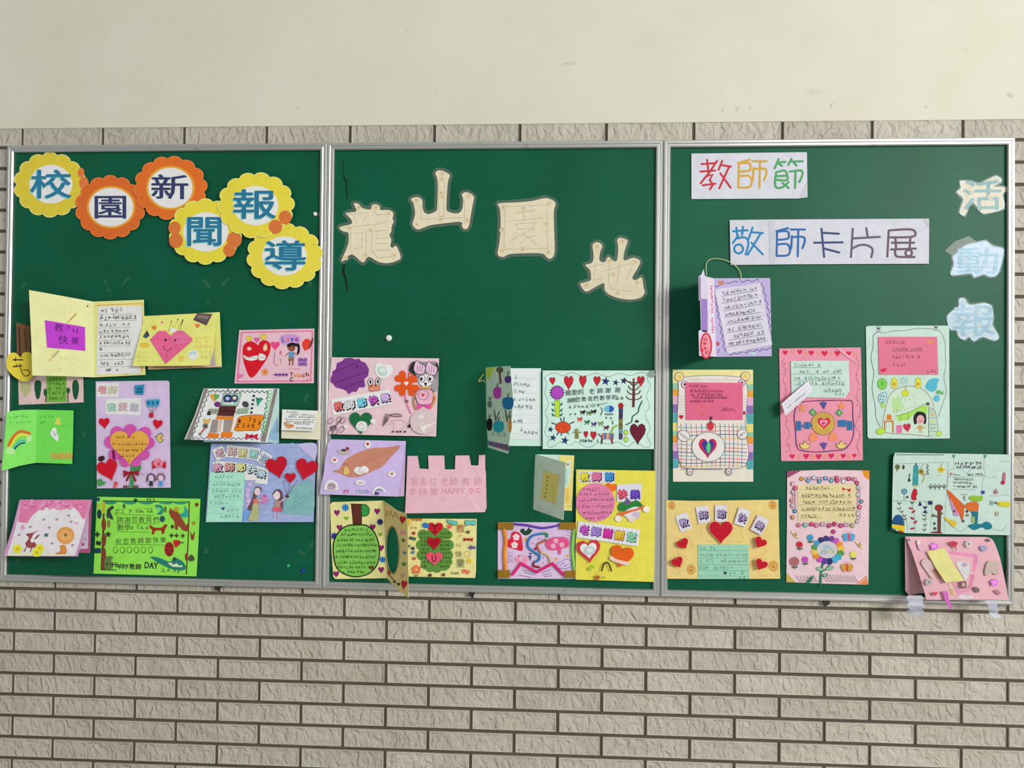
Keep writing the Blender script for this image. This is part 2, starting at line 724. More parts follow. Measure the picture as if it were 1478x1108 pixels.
hv = n.new('ShaderNodeHueSaturation')
rv = n.new('ShaderNodeMapRange'); rv.inputs['To Min'].default_value = 0.95; rv.inputs['To Max'].default_value = 1.05
l.new(oi.outputs['Random'], rv.inputs['Value']); l.new(rv.outputs[0], hv.inputs['Value']); l.new(cr.outputs['Color'], hv.inputs['Color'])
l.new(hv.outputs['Color'], b.inputs['Base Color'])
b.inputs['Roughness'].default_value = 0.6; b.inputs['Specular IOR Level'].default_value = 0.3

A, B = 0.235, 0.0592134
bl, bh, bt = 0.227, 0.0500, 0.009
PLZ = ZO + 0.0535          # plaster starts above the top course
wb = link_mesh('wall_back', *box_vf(-1.2, 4.2, 0.005, 0.15, 0, PLZ), M_MORTAR)
wb['kind'] = 'structure'
wb['label'] = 'tiled lower wall of beige stamped brick tiles behind the boards'
wu = link_mesh('wall_upper', *box_vf(-1.2, 4.2, -0.002, 0.15, PLZ, ZO + 0.95), M_PLASTER)
wu['kind'] = 'structure'
wu['label'] = 'cream painted plaster wall above the tiles'
fl = link_mesh('floor', *box_vf(-1.2, 4.2, -3.0, 0.15, -0.05, 0), None)
fl['kind'] = 'structure'
fm, n, l, b = new_mat('grey_terrazzo')
vz = n.new('ShaderNodeTexVoronoi'); vz.inputs['Scale'].default_value = 60
cr = n.new('ShaderNodeValToRGB')
cr.color_ramp.elements[0].color = (0.42, 0.4, 0.36, 1); cr.color_ramp.elements[1].color = (0.55, 0.53, 0.5, 1)
l.new(vz.outputs['Distance'], cr.inputs['Fac']); l.new(cr.outputs['Color'], b.inputs['Base Color'])
b.inputs['Roughness'].default_value = 0.4
fl.data.materials.append(fm)

bm = bmesh.new()
bmesh.ops.create_cube(bm, size=1.0)
for v in bm.verts:
    v.co = Vector((v.co.x * bl, v.co.y * bt, v.co.z * bh))
bmesh.ops.bevel(bm, geom=[e for e in bm.edges], offset=0.0014, segments=1, affect='EDGES')
brick_me = bpy.data.meshes.new('brick')
bm.to_mesh(brick_me)
bm.free()
brick_me.materials.append(M_BRICK)


def brick(c, row):
    o = bpy.data.objects.new('brick', brick_me)
    COL.objects.link(o)
    o.parent = wb
    o.location = ((c + 0.5) * A, bt / 2 + random.Random(c * 91 + row).uniform(-.0004, .0004), ZO - (row + 0.5) * B)


for row in range(-1, 32):
    s_ = 0.0 if row % 2 else -0.5      # odd rows start on whole columns
    for k in range(-2, 14):
        c = k + s_
        x0, x1 = c * A, (c + 1) * A
        if 0 <= row <= 19 and x0 > -0.03 and x1 < 2.70:
            continue
        if row == 20 and False:
            continue
        if x1 < -0.45 or x0 > 3.1:
            continue
        brick(c, row)

# ------------------------------------------------------------------ the three boards
M_BOARD, n, l, b = new_mat('green_board_surface')
tc = n.new('ShaderNodeTexCoord')
mp = n.new('ShaderNodeMapping'); mp.inputs['Scale'].default_value = (900, 1, 120)
l.new(tc.outputs['Object'], mp.inputs['Vector'])
nz = n.new('ShaderNodeTexNoise'); nz.inputs['Scale'].default_value = 1.0; nz.inputs['Detail'].default_value = 2
l.new(mp.outputs['Vector'], nz.inputs['Vector'])
n2 = n.new('ShaderNodeTexNoise'); n2.inputs['Scale'].default_value = 4; n2.inputs['Detail'].default_value = 7
l.new(tc.outputs['Object'], n2.inputs['Vector'])
ad = n.new('ShaderNodeMath'); ad.operation = 'ADD'; l.new(nz.outputs['Fac'], ad.inputs[0]); l.new(n2.outputs['Fac'], ad.inputs[1])
mr = n.new('ShaderNodeMapRange'); mr.inputs['From Min'].default_value = 0.6; mr.inputs['From Max'].default_value = 1.4
l.new(ad.outputs[0], mr.inputs['Value'])
cr = n.new('ShaderNodeValToRGB')
cr.color_ramp.elements[0].color = (*lin((0, 76, 49)), 1); cr.color_ramp.elements[1].color = (*lin((0, 100, 72)), 1)
l.new(mr.outputs[0], cr.inputs['Fac'])
# faint printed ruling on the writing surface, every 75 mm
sx = n.new('ShaderNodeSeparateXYZ'); l.new(tc.outputs['Object'], sx.inputs[0])


def ruling(axis):
    a = n.new('ShaderNodeMath'); a.operation = 'PINGPONG'; a.inputs[1].default_value = 0.0375
    l.new(sx.outputs[axis], a.inputs[0])
    r = n.new('ShaderNodeMapRange'); r.inputs['From Min'].default_value = 0.0013; r.inputs['From Max'].default_value = 0.0003
    r.inputs['To Max'].default_value = 0.10 if axis == 'X' else 0.2
    l.new(a.outputs[0], r.inputs['Value'])
    return r


g = n.new('ShaderNodeMath'); g.operation = 'MAXIMUM'; l.new(ruling('X').outputs[0], g.inputs[0]); l.new(ruling('Z').outputs[0], g.inputs[1])
gb = n.new('ShaderNodeMath'); gb.operation = 'MULTIPLY'; l.new(g.outputs[0], gb.inputs[0]); l.new(n2.outputs['Fac'], gb.inputs[1])
mx = n.new('ShaderNodeMixRGB'); mx.inputs['Color2'].default_value = (*lin((60, 140, 110)), 1)
l.new(gb.outputs[0], mx.inputs['Fac']); l.new(cr.outputs['Color'], mx.inputs['Color1']); l.new(mx.outputs[0], b.inputs['Base Color'])
bp = n.new('ShaderNodeBump'); bp.inputs['Strength'].default_value = 0.15; bp.inputs['Distance'].default_value = 0.001
l.new(nz.outputs['Fac'], bp.inputs['Height']); l.new(bp.outputs['Normal'], b.inputs['Normal'])
b.inputs['Roughness'].default_value = 0.45; b.inputs['Specular IOR Level'].default_value = 0.21

M_ALU, n, l, b = new_mat('worn_aluminium')
tc = n.new('ShaderNodeTexCoord')
nz = n.new('ShaderNodeTexNoise'); nz.inputs['Scale'].default_value = 25; nz.inputs['Detail'].default_value = 7; nz.inputs['Roughness'].default_value = 0.7
l.new(tc.outputs['Object'], nz.inputs['Vector'])
cr = n.new('ShaderNodeValToRGB')
cr.color_ramp.elements[0].position, cr.color_ramp.elements[1].position = 0.25, 0.4
cr.color_ramp.elements[0].color = (0.40, 0.39, 0.38, 1); cr.color_ramp.elements[1].color = (0.60, 0.60, 0.585, 1)
l.new(nz.outputs['Fac'], cr.inputs['Fac']); l.new(cr.outputs['Color'], b.inputs['Base Color'])
b.inputs['Metallic'].default_value = 0.9; b.inputs['Roughness'].default_value = 0.38
M_BLACK, n, l, b = new_mat('black_rubber')
set_lin(b.inputs['Base Color'], (32, 30, 30)); b.inputs['Roughness'].default_value = 0.6

RW = 0.019
FY0, FY1 = -0.0225, -0.0005


def rail(parent, base, a, b_, axis):
    """one mitred frame rail with bevelled lips, from corner a to corner b_"""
    (x0, z0), (x1, z1) = a, b_
    prof = [(0, FY1), (0, FY0 + .003), (.003, FY0), (.0075, FY0), (.0095, FY0 + .0012), (.0115, FY0), (RW - .003, FY0), (RW, FY0 + .003), (RW, FY1)]
    d = Vector((x1 - x0, 0, z1 - z0)).normalized()
    inn = Vector((-d.z, 0, d.x))
    v, f = [], []
    for w_, y_ in prof:
        for (x, z), sgn in (((x0, z0), 1), ((x1, z1), -1)):
            v.append(tuple(Vector((x, y_, z)) + inn * w_ + d * (sgn * w_) - base))
    for i in range(len(prof) - 1):
        f.append((2 * i, 2 * i + 1, 2 * i + 3, 2 * i + 2))
    f.append(tuple(2 * i for i in range(len(prof))))
    f.append(tuple(2 * i + 1 for i in range(len(prof)))[::-1])
    return link_mesh('frame_rail', v, f, M_ALU, parent)


def board(x0, x1, label, feet):
    z0, z1 = ZO - 1.2185, ZO - 0.0005
    base = Vector(((x0 + x1) / 2, 0, z0))
    root = bpy.data.objects.new('notice_board', None)
    COL.objects.link(root)
    root.location = base
    root['label'], root['category'], root['group'] = label, 'board', 'framed green boards in a row'
    v, f = box_vf(x0 + .004 - base.x, x1 - .004 - base.x, YB, -0.001, .004, z1 - z0 - .004)
    link_mesh('board_surface', v, f, M_BOARD, root)
    cs = [(x0, z0), (x1, z0), (x1, z1), (x0, z1)]
    for i in range(4):
        rail(root, base, cs[i], cs[(i + 1) % 4], i)
    for fx in feet:
        v, f = [], []
        for i in range(10):
            a = math.pi * i / 9
            for y in (-0.016, -0.002):
                v.append((fx - base.x + .0085 * math.cos(a), y, -.001 - .012 * math.sin(a)))
        for i in range(9):
            f.append((2 * i, 2 * i + 1, 2 * i + 3, 2 * i + 2))
        f += [tuple(range(0, 20, 2)), tuple(range(1, 20, 2))[::-1]]
        link_mesh('bracket', v, f, M_BLACK, root)['label'] = 'black bracket knob under the frame'
    return root


def wx(px, py=860):
    return depth_point(px, py, 0).x


BOARD_L = board(-0.0280, 0.8828, 'green board in a metal frame carrying the yellow and orange flower discs', [wx(314)])
BOARD_M = board(0.8838, 1.7964, 'green board in a metal frame carrying four cream cut-out characters', [wx(681)])
BOARD_R = board(1.7974, 2.7070, 'green board in a metal frame carrying two white title strips', [wx(1193)])

# ================================================================== left board: title discs
BLK = (38, 34, 36)


def disc(ch, label, cx, cy, rx, ry, ix, iy, irx, iry, gx, gy, gw, gh, body, ink, ring, dep, patches=(), pale=(226, 216, 140), shadow=None, rot=0):
    t = Thing('title_disc', label, 'sign', (0, 0, 1), dep, mat=M_GLOSS)
    t.sheet(scallop_pts(cx, cy, rx, ry, 14, .085, rot=rot), pale, 'scalloped_disc', .0012)
    t.poly(scallop_pts(cx, cy, rx * .975, ry * .975, 14, .085, rot=rot), body)
    r = random.Random(ch)
    for i in range(9):
        a = r.uniform(0, 6.28)
        x, y = cx + rx * .83 * math.cos(a), cy + ry * .83 * math.sin(a)
        t.stroke([(x - 2, y + 1), (x + 2, y - 1)], .7, tuple(int(v * .86) for v in body))
    if patches:
        for p in patches:
            t.part('orange_patch')
            t.ell(*p, (208, 112, 52))
    wc = t.part('white_centre')
    if ring:
        t.ell(ix, iy, irx * 1.1, iry * 1.1, ring, n=28)
    t.ell(ix, iy, irx, iry, (222, 222, 220), n=28)
    t.part('character', of=wc)
    if shadow:
        t.text(ch, gx, gy, gw, gh, shadow, .012, 0, -1.6, 1.6)
    t.text(ch, gx, gy, gw, gh, ink, .016)
    t.done()


YEL, ORA, TEAL, NAVY, PALE = (206, 186, 52), (206, 98, 30), (30, 112, 146), (46, 54, 96), (142, 196, 192)
disc('校', 'yellow scalloped title disc in the top left corner, teal character 校', 72, 266.5, 52.5, 47.5, 73.4, 265.8, 31, 28, 73.3, 265.5, 60, 42, YEL, TEAL, None, .0015,
     [(117, 249, 5, 7), (121, 264, 7, 9)], shadow=PALE)
disc('園', 'darker orange scalloped title disc with square-shaped navy character 園', 159, 299, 51, 46.5, 160.4, 298.8, 32, 28, 159.3, 299, 46, 33, ORA, NAVY, (224, 152, 44), .0045, pale=(216, 122, 62))
disc('新', 'bright orange scalloped title disc, higher of the two orange ones, character 新', 246, 271, 53.5, 46.5, 246, 271, 32, 29, 245, 269.5, 54, 36, (214, 104, 30), NAVY, (228, 156, 48), .0075, pale=(220, 126, 60), rot=8)
disc('聞', 'yellow scalloped paper disc with orange sides and the teal character 聞', 296.5, 334, 53.5, 48, 297, 334.6, 32.5, 28.4, 295, 334, 50, 42, (228, 206, 58), TEAL, None, .0105,
     [(252, 329, 9, 9.5), (254, 347, 10, 11), (338, 346, 11, 11.5), (331, 361, 9, 9.5)], pale=(238, 226, 130), shadow=PALE)
disc('導', 'plain yellow scalloped title disc, lowest and rightmost, teal character 導', 411, 369.5, 55.5, 48, 410.5, 369.2, 32.3, 28.4, 412, 368.5, 60, 44, (232, 208, 66), TEAL, None, .0105,
     pale=(240, 228, 136), shadow=PALE, rot=5)
disc('報', 'yellow scalloped paper disc with two orange spots and the teal character 報', 369.5, 296, 56, 48, 369.4, 296.7, 32.4, 28.4, 367.5, 294.5, 62, 43, (230, 206, 62), TEAL, None, .0135,
     [(411.7, 313.5, 9.5, 10), (397.5, 327, 10, 10)], pale=(240, 228, 134), shadow=PALE, rot=10)

# ------------------------------------------------------------------ left board: cards
Z3, Z4, Z5, Z6, Z7 = (0, 400, 5.5417), (180, 430, 4.9267), (0, 540, 5.6846), (250, 540, 5.0348), (0, 700, 4.9267)

# pink card with a green panel, half hidden below the yellow folded card
t = Thing('greeting_card', 'pale pink card with green panel and green bottle shapes under the yellow folded card', 'card', Z3, .001)
t.sheet([(145, 760), (665, 760), (668, 1000), (150, 1020)], (232, 184, 182))
t.stroke([(265, 770), (265, 1015)], 5, (240, 204, 200))
t.part('green_panel', .0002)
t.poly([(370, 770), (530, 770), (535, 1000), (372, 1000)], (112, 172, 66))
for y in (815, 850, 885, 925, 965):
    t.scrib(385, y, 522, y, 34, (58, 100, 40), 5)
t.part('green_bottle')
t.poly(smooth([(285, 830), (325, 830), (330, 880), (315, 965), (290, 965), (275, 880)], True), (20, 78, 50))
t.part('green_bottle'); t.poly(smooth([(585, 830), (618, 825), (632, 890), (615, 970), (592, 968), (578, 890)], True), (20, 82, 52))
t.part('drawing', stuff=True); t.ell(362, 920, 14, 30, (30, 84, 50)); t.ell(545, 905, 15, 24, (30, 84, 50))
t.stroke([(368, 940), (365, 1000)], 8, (70, 40, 36)); t.stroke([(543, 925), (545, 1000)], 8, (70, 40, 36))
t.poly([(165, 840), (240, 840), (245, 900), (200, 965), (165, 900)], (176, 176, 130))
t.done()

t = Thing('greeting_card', 'brown card strip with a smiling yellow heart at the left frame', 'card', Z3, .0125)
t.hinge((240, 385), (240, 820), (60, 700), .0125, .03)
t.sheet([(130, 360), (245, 390), (245, 820), (140, 800)], (112, 80, 52), 'brown_strip')
t.stroke([(150, 400), (160, 600), (150, 760)], 14, (60, 44, 34), sm=True); t.stroke([(200, 420), (210, 590)], 16, (88, 58, 40), sm=True)
t.sheet(smooth([(165, 640), (185, 605), (235, 600), (265, 640), (270, 720), (265, 790), (205, 835), (120, 800), (60, 735), (50, 670), (75, 612), (125, 605)], True), (216, 194, 62), 'yellow_heart', .001)
t.part('face', of=t.cur)
t.stroke([(105, 660), (180, 660)], 11, (50, 50, 30)); t.stroke([(105, 715), (175, 708)], 11, (50, 50, 30))
t.stroke([(125, 640), (125, 675)], 8, (50, 50, 30)); t.stroke([(130, 690), (130, 720)], 8, (50, 50, 30))
t.stroke([(155, 690), (175, 760), (200, 790), (235, 775), (228, 745), (180, 742)], 9, (120, 66, 30), sm=True)
t.done()

# yellow folded card
t = Thing('greeting_card', 'open yellow folded card with purple slip and a handwritten letter', 'card', Z3, .013)
t.sheet([(745, 195), (1150, 180), (1163, 780), (755, 800)], (236, 224, 140), 'right_leaf')
t.stroke([(765, 225), (1138, 210), (1135, 760)], 7, (214, 150, 70)); t.stroke([(1000, 780), (1040, 768), (1130, 770)], 7, (226, 150, 80))
t.sheet([(785, 235), (1138, 232), (1122, 770), (772, 778)], (226, 224, 222), 'letter', .0003)
for i, y in enumerate((292, 345, 402, 450, 500, 548, 600, 655, 712)):
    x1 = (1068, 1095, 1050, 1048, 1050, 1050, 1050, 1065, 1058)[i]
    t.stroke([(785, y + 4), (x1, y)], 2.6, (120, 116, 118))
ex = (985, 1095, 1050, 1030, 1030, 1045, 850, 1050, 995, 950)
for i, y in enumerate((265, 322, 378, 432, 476, 525, 578, 625, 688, 742)):
    t.scrib(840 if i == 9 else 795, y, ex[i], y - 3, 44 if i < 3 else 36, (36, 34, 40), 5 if i < 2 else 4)
t.hinge((745, 195), (755, 800), (245, 440), .0135, .075)
t.sheet([(232, 102), (500, 150), (745, 195), (755, 800), (500, 790), (258, 785), (250, 500)], (246, 238, 158), 'left_leaf')
t.part('drawing')
t.stroke([(605, 295), (540, 362)], 16, (204, 176, 106)); t.stroke([(612, 292), (560, 345)], 5, (150, 120, 70))
t.stroke([(468, 585), (395, 665)], 18, (206, 186, 120)); t.stroke([(470, 590), (425, 640)], 9, (150, 150, 140))
for y, x0, x1 in ((222, 480, 540), (270, 460, 560), (650, 480, 640), (740, 420, 620)):
    t.scrib(x0, y, x1, y + 6, 34, (206, 198, 128), 3)
t.ell(700, 230, 7, 7, (60, 46, 30))
t.sheet([(358, 342), (680, 398), (682, 588), (376, 562)], (178, 60, 190), 'purple_slip', .0003)
t.part('lettering', of=t.cur)
for ch, x, y, w_, h_ in (('教', 472, 402, 72, 66), ('ㄕ', 540, 410, 36, 40), ('ㄐ', 600, 425, 42, 48), ('快', 505, 500, 78, 70), ('樂', 600, 508, 62, 64)):
    t.text(ch, x, y, w_, h_, (92, 26, 116), .008, 4)
t.done()

# yellow card with pink heart
t = Thing('greeting_card', 'yellow flap card with a folded pink paper heart wearing a crown', 'card', Z4, .010)
t.sheet([(155, 130), (675, 100), (690, 482), (690, 490), (165, 508)], (238, 222, 128), 'back_leaf')
t.stroke([(640, 120), (645, 480)], 3, (200, 186, 100))
t.part('inner_slip', .0004)
t.poly([(165, 488), (600, 482), (690, 484), (690, 488), (165, 505)], (216, 160, 160))
t.scrib(200, 494, 480, 490, 14, (130, 60, 80), 3)
t.poly([(632, 350), (645, 480), (590, 482)], (190, 168, 190))
t.hinge((140, 128), (655, 103), (300, 480), .0125, .034)
t.sheet([(140, 128), (655, 103), (628, 380), (602, 479), (55, 483), (100, 300)], (240, 224, 122), 'front_flap')
t.part('drawing')
t.stroke([(310, 240), (332, 165), (345, 222), (378, 152), (382, 220), (415, 152), (395, 232)], 3.5, BLK)
for x, y in ((332, 165), (378, 152), (413, 156)):
    t.ell(x, y, 5, 5, BLK, n=8)
t.poly([(158, 228), (178, 268), (150, 288), (128, 274)], (62, 80, 92)); t.poly([(158, 228), (178, 268), (160, 262)], (34, 46, 66))
t.part('orange_blot'); t.ell(140, 335, 36, 20, (246, 186, 70)); t.part('orange_blot'); t.ell(400, 430, 22, 22, (246, 196, 84)); t.part('lettering', stuff=True)
t.heart(210, 214, 38, 40, (232, 132, 60), -15); t.heart(516, 200, 36, 38, (222, 118, 76), 10)
t.star(266, 173, 15, (216, 116, 150), 6)
for y in (285, 310, 345, 385, 420):
    t.scrib(500 if y < 350 else 540, y, 620, y - 4, 28, (226, 178, 90) if y < 350 else (190, 180, 110), 3)
for y in (390, 420, 445):
    t.scrib(90, y, 170, y, 20, (206, 192, 112), 2)
t.part('photo_sticker'); t.poly([(515, 108), (625, 112), (582, 196), (485, 155)], (98, 82, 82)); t.poly([(530, 122), (600, 128), (588, 150), (515, 140)], (132, 114, 112))
t.stroke([(500, 150), (575, 185)], 5, (60, 46, 48))
t.part('white_sticker', .0003)
t.ell(488, 403, 37, 34, (226, 232, 222), -35)
t.stroke(ellipse_pts(486, 408, 26, 24, 10, 190, 330), 5, (120, 180, 186)); t.stroke(ellipse_pts(486, 410, 16, 15, 10, 190, 330), 5, (150, 190, 196)); t.part('white_label'); t.ell(345, 228, 26, 16, (220, 226, 222))
hp = [(240, 235), (290, 232), (322, 268), (372, 232), (415, 232), (482, 290), (470, 312), (290, 467), (180, 295)]
ph = t.sheet(hp, (222, 96, 140), 'pink_heart', .0012, .0006)
t.poly([(322, 268), (415, 232), (482, 290), (470, 312), (380, 330)], (230, 108, 150))
for a, b_ in (((322, 268), (290, 467)), ((240, 235), (235, 375)), ((400, 232), (385, 385)), ((180, 295), (480, 290))):
    t.stroke([a, b_], 2, (196, 74, 118))
t.part('face', of=ph)
t.ell(290, 298, 8, 10, BLK, n=10); t.ell(360, 300, 7, 9, BLK, n=10)
t.stroke([(273, 340), (285, 365), (305, 376), (325, 366), (336, 350)], 4, BLK, sm=True); t.ell(365, 338, 7, 5, (190, 60, 90)); t.stroke([(298, 392), (296, 455)], 3, (150, 50, 84))
t.done()

# pink love card
t = Thing('greeting_card', 'pink card with a large red heart, a girl and the word Love', 'card', Z4, .004)
t.sheet([(815, 228), (1348, 217), (1345, 605), (780, 607)], (244, 184, 198))
t.part('border')
bd = [(832, 245), (1335, 234), (1322, 590), (800, 594)]
for i in range(4):
    a, b_ = bd[i], bd[(i + 1) % 4]
    L = math.dist(a, b_)
    t.stroke(wave(a[0], a[1], b_[0], b_[1], 5, int(L / 18), 4), 5, (214, 72, 132))
t.part('red_heart', .0003)
t.poly(smooth([(900, 568), (850, 470), (838, 380), (850, 330), (890, 305), (935, 322), (948, 335), (965, 308), (1000, 300), (1035, 325), (1030, 390), (980, 480)], True), (208, 18, 38))
t.ell(886, 360, 16, 13, (236, 190, 180)); t.poly(smooth([(1003, 322), (1016, 350), (1010, 372), (990, 375), (984, 355)], True), (226, 206, 160))
t.stroke(ellipse_pts(1000, 352, 15, 22, 10), 3, (170, 90, 40), True)
t.poly(smooth([(845, 405), (880, 420), (940, 408), (945, 432), (900, 445), (855, 432)], True), (222, 238, 240)); t.poly(smooth([(958, 395), (1000, 408), (995, 438), (955, 440)], True), (222, 238, 240))
t.stroke([(850, 420), (950, 425), (1000, 420)], 3, (90, 130, 150))
t.part('drawing')
for x, y in ((883, 292), (987, 280)):
    t.heart(x, y, 44, 44, (246, 206, 66), 0, (190, 140, 30), 3)
t.heart(940, 299, 36, 36, (236, 96, 160), 0, (190, 40, 110), 3)
t.heart(1070, 342, 66, 68, (228, 70, 130)); t.stroke([(1068, 378), (1060, 470)], 3, (90, 40, 60))
t.part('word_love'); t.poly(smooth([(1102, 300), (1112, 268), (1160, 258), (1230, 265), (1248, 290), (1238, 322), (1170, 330), (1120, 326)], True), (196, 150, 206))
for ch, x, c_ in (('L', 1130, (80, 84, 180)), ('o', 1160, (206, 100, 80)), ('v', 1190, (70, 76, 170)), ('e', 1222, (150, 60, 150))):
    t.text(ch, x, 296, 25, 36 if ch == 'L' else 28, c_, .03)
t.part('girl'); t.ell(1186, 352, 27, 27, (128, 74, 50)); t.poly(smooth([(1158, 350), (1158, 328), (1190, 316), (1222, 326), (1224, 345), (1195, 338)], True), (30, 24, 28))
t.poly(smooth([(1222, 322), (1242, 330), (1246, 370), (1236, 400), (1224, 398), (1230, 360)], True), (30, 24, 28)); t.stroke([(1176, 358), (1186, 364), (1197, 358)], 3, (220, 110, 120))
t.poly([(1168, 382), (1202, 382), (1206, 424), (1165, 424)], (90, 150, 190)); t.stroke([(1168, 388), (1143, 410)], 6, (128, 74, 50)); t.stroke([(1203, 388), (1222, 404)], 6, (128, 74, 50))
t.poly([(1165, 424), (1206, 424), (1204, 446), (1163, 446)], (150, 100, 60)); t.stroke([(1174, 446), (1172, 476)], 9, (140, 84, 56)); t.stroke([(1195, 446), (1195, 476)], 9, (140, 84, 56))
t.part('red_balloon'); t.poly(smooth([(1262, 325), (1280, 295), (1310, 292), (1330, 330), (1300, 365), (1278, 372)], True), (232, 60, 46)); t.stroke([(1310, 360), (1338, 285)], 9, (110, 50, 60)); t.stroke([(1322, 345), (1340, 300)], 5, (90, 60, 70))
t.part('butterfly')
for dx, dy in ((-18, -16), (18, -16), (-16, 14), (16, 14)):
    t.ell(1265 + dx, 455 + dy, 17, 15, (142, 92, 170))
t.stroke([(1262, 430), (1268, 480)], 4, (80, 50, 110))
t.part('caterpillar')
for i in range(4):
    t.poly(rect_pts(1078 + i * 24, 545, 21, 21, 45), (150, 84, 160))
t.stroke([(1055, 546), (1160, 544)], 5, (90, 50, 110))
t.part('drawing', stuff=True)
t.flower(997, 526, 25, (240, 150, 90), (200, 80, 60)); t.poly(smooth([(798, 545), (842, 542), (836, 562), (815, 570)], True), (228, 110, 170)); t.heart(1082, 478, 26, 22, (236, 150, 140)); t.poly(smooth([(1104, 376), (1116, 378), (1112, 402), (1102, 400)], True), (220, 90, 150))
t.stroke([(1105, 432), (1116, 470)], 4, (200, 110, 130))
t.scrib(1170, 503, 1250, 503, 14, (240, 150, 160), 2)
t.part('word_teach')
for ch, x, y, c_ in (('T', 1187, 544, (90, 40, 40)), ('e', 1215, 550, (232, 150, 60)), ('a', 1243, 552, (236, 140, 60)), ('c', 1270, 552, (150, 70, 30)), ('h', 1300, 542, (140, 60, 30)), ('C', 1186, 578, (40, 30, 40))):
    t.text(ch, x, y, 24, 30 if ch in 'TCh' else 24, c_, .02)
t.heart(1300, 580, 20, 12, (226, 90, 140))
t.done()

# lavender card
LAV = (204, 184, 220)
t = Thing('greeting_card', 'lavender card with an orange heart flower and red hearts', 'card', Z5, .002)
t.sheet([(785, 58), (1375, 52), (1390, 65), (1400, 930), (795, 935)], LAV)
t.part('speckle', stuff=True)
r = t.rng
for i in range(46):
    x, y = r.uniform(800, 1380), r.uniform(70, 920)
    t.stroke([(x - 8, y), (x + 8, y - 2)], 3, (186, 166, 206))
t.part('title_label', .0003)
t.poly([(790, 72), (975, 72), (972, 190), (795, 183)], (232, 228, 236)); t.part('title_label'); t.poly([(868, 200), (1158, 195), (1150, 337), (866, 325)], (232, 228, 236))
for ch, x, y, w_, c_, e_ in (('老', 840, 126, 70, (240, 150, 160), (150, 40, 60)), ('師', 928, 130, 72, (244, 240, 190), (70, 66, 60)), ('我', 915, 272, 70, (170, 214, 196), (40, 60, 60)), ('愛', 1010, 268, 72, (226, 180, 196), (70, 50, 60)), ('您', 1100, 270, 74, (206, 196, 220), (40, 44, 50))):
    t.bubble(ch, x, y, w_, 66, c_, 0, e_, 0, .02, .03)
for x, y, w_, h_, ro in ((855, 404, 90, 92, -4), (1292, 413, 80, 82, 8), (890, 790, 172, 182, -20)):
    t.sheet(heart_pts(x, y, w_, h_, ro), (196, 14, 38), 'red_heart', .0008)
t.part('blue_flag')
t.poly([(1105, 90), (1185, 84), (1176, 168), (1105, 162)], (44, 134, 176))
t.scrib(1112, 118, 1174, 118, 30, (20, 50, 80), 7); t.scrib(1112, 142, 1170, 142, 26, (20, 60, 90), 6)
t.part('balloons')
for x, y in ((1220, 240), (1255, 240), (1290, 236)):
    t.stroke([(x, y + 30), (1242, 325)], 3.5, (50, 40, 50)); t.poly(smooth([(x - 20, y - 28), (x + 20, y - 28), (x + 13, y + 20), (x, y + 30), (x - 13, y + 20)], True), (60, 150, 190)); t.ell(x, y - 4, 9, 15, (24, 80, 130))
t.poly([(1222, 318), (1260, 318), (1256, 355), (1226, 355)], (180, 30, 44))
t.part('dark_bow'); t.poly(smooth([(805, 700), (815, 675), (850, 670), (858, 695), (830, 715)], True), (48, 26, 30))
t.part('bird'); t.stroke([(1270, 515), (1300, 510)], 4, BLK); t.poly(smooth([(1285, 510), (1330, 500), (1335, 540), (1312, 560)], True), (206, 186, 90)); t.stroke(smooth([(1285, 510), (1318, 480), (1336, 505), (1318, 520), (1334, 545), (1312, 562)], False), 5, (56, 46, 56))
t.part('stem'); t.poly([(1075, 745), (1095, 745), (1098, 932), (1066, 932)], (64, 140, 84)); t.poly(smooth([(1088, 790), (1110, 755), (1155, 745), (1150, 790), (1120, 815)], True), (58, 132, 78))
t.part('leaves')
for q in ([(800, 860), (850, 880), (870, 890), (810, 920)], [(820, 850), (845, 880), (830, 895)]):
    t.poly(smooth(q, True), (70, 140, 80))
for x in (1035, 1115):
    t.part('grass_tuft')
    t.poly([(x - 25, 930), (x - 18, 905), (x - 6, 925), (x + 2, 900), (x + 10, 925), (x + 25, 905), (x + 22, 930)], (84, 50, 44))
t.part('crayon'); t.poly(rect_pts(948, 905, 26, 50, 18), (220, 90, 90)); t.stroke([(938, 890), (962, 897)], 6, (190, 30, 50))
t.part('ribbon_bow'); t.poly([(1075, 805), (1012, 786), (1015, 848)], (150, 24, 44)); t.poly([(1075, 805), (1138, 784), (1140, 835)], (150, 24, 44)); t.stroke([(1070, 812), (1040, 870)], 17, (140, 20, 40)); t.stroke([(1082, 812), (1112, 872)], 17, (140, 20, 40)); t.ell(1076, 806, 13, 13, (120, 14, 32))
t.part('flower_bow'); t.poly([(1305, 745), (1248, 708), (1252, 782)], (178, 24, 44)); t.poly([(1305, 745), (1362, 710), (1360, 776)], (178, 24, 44))
for a in range(6):
    t.ell(1300 + 26 * math.cos(a), 728 + 24 * math.sin(a), 17, 16, (228, 126, 146))
t.ell(1302, 738, 11, 11, (190, 50, 80)); t.ell(1328, 692, 9, 8, (240, 235, 240))
for x, c1_, c2_ in ((1240, (60, 40, 46), (50, 50, 70)), (1320, (110, 60, 50), (74, 150, 200))):
    t.part('child'); t.stroke(ellipse_pts(x, 850, 32, 34, 10, 150, 390), 9, c1_); t.ell(x, 855, 18, 20, (216, 190, 206)); t.poly([(x - 12, 875), (x + 12, 875), (x + 18, 912), (x - 18, 912)], c2_); t.stroke([(x - 8, 912), (x - 8, 928)], 5, c2_); t.stroke([(x + 8, 912), (x + 8, 928)], 5, c2_)
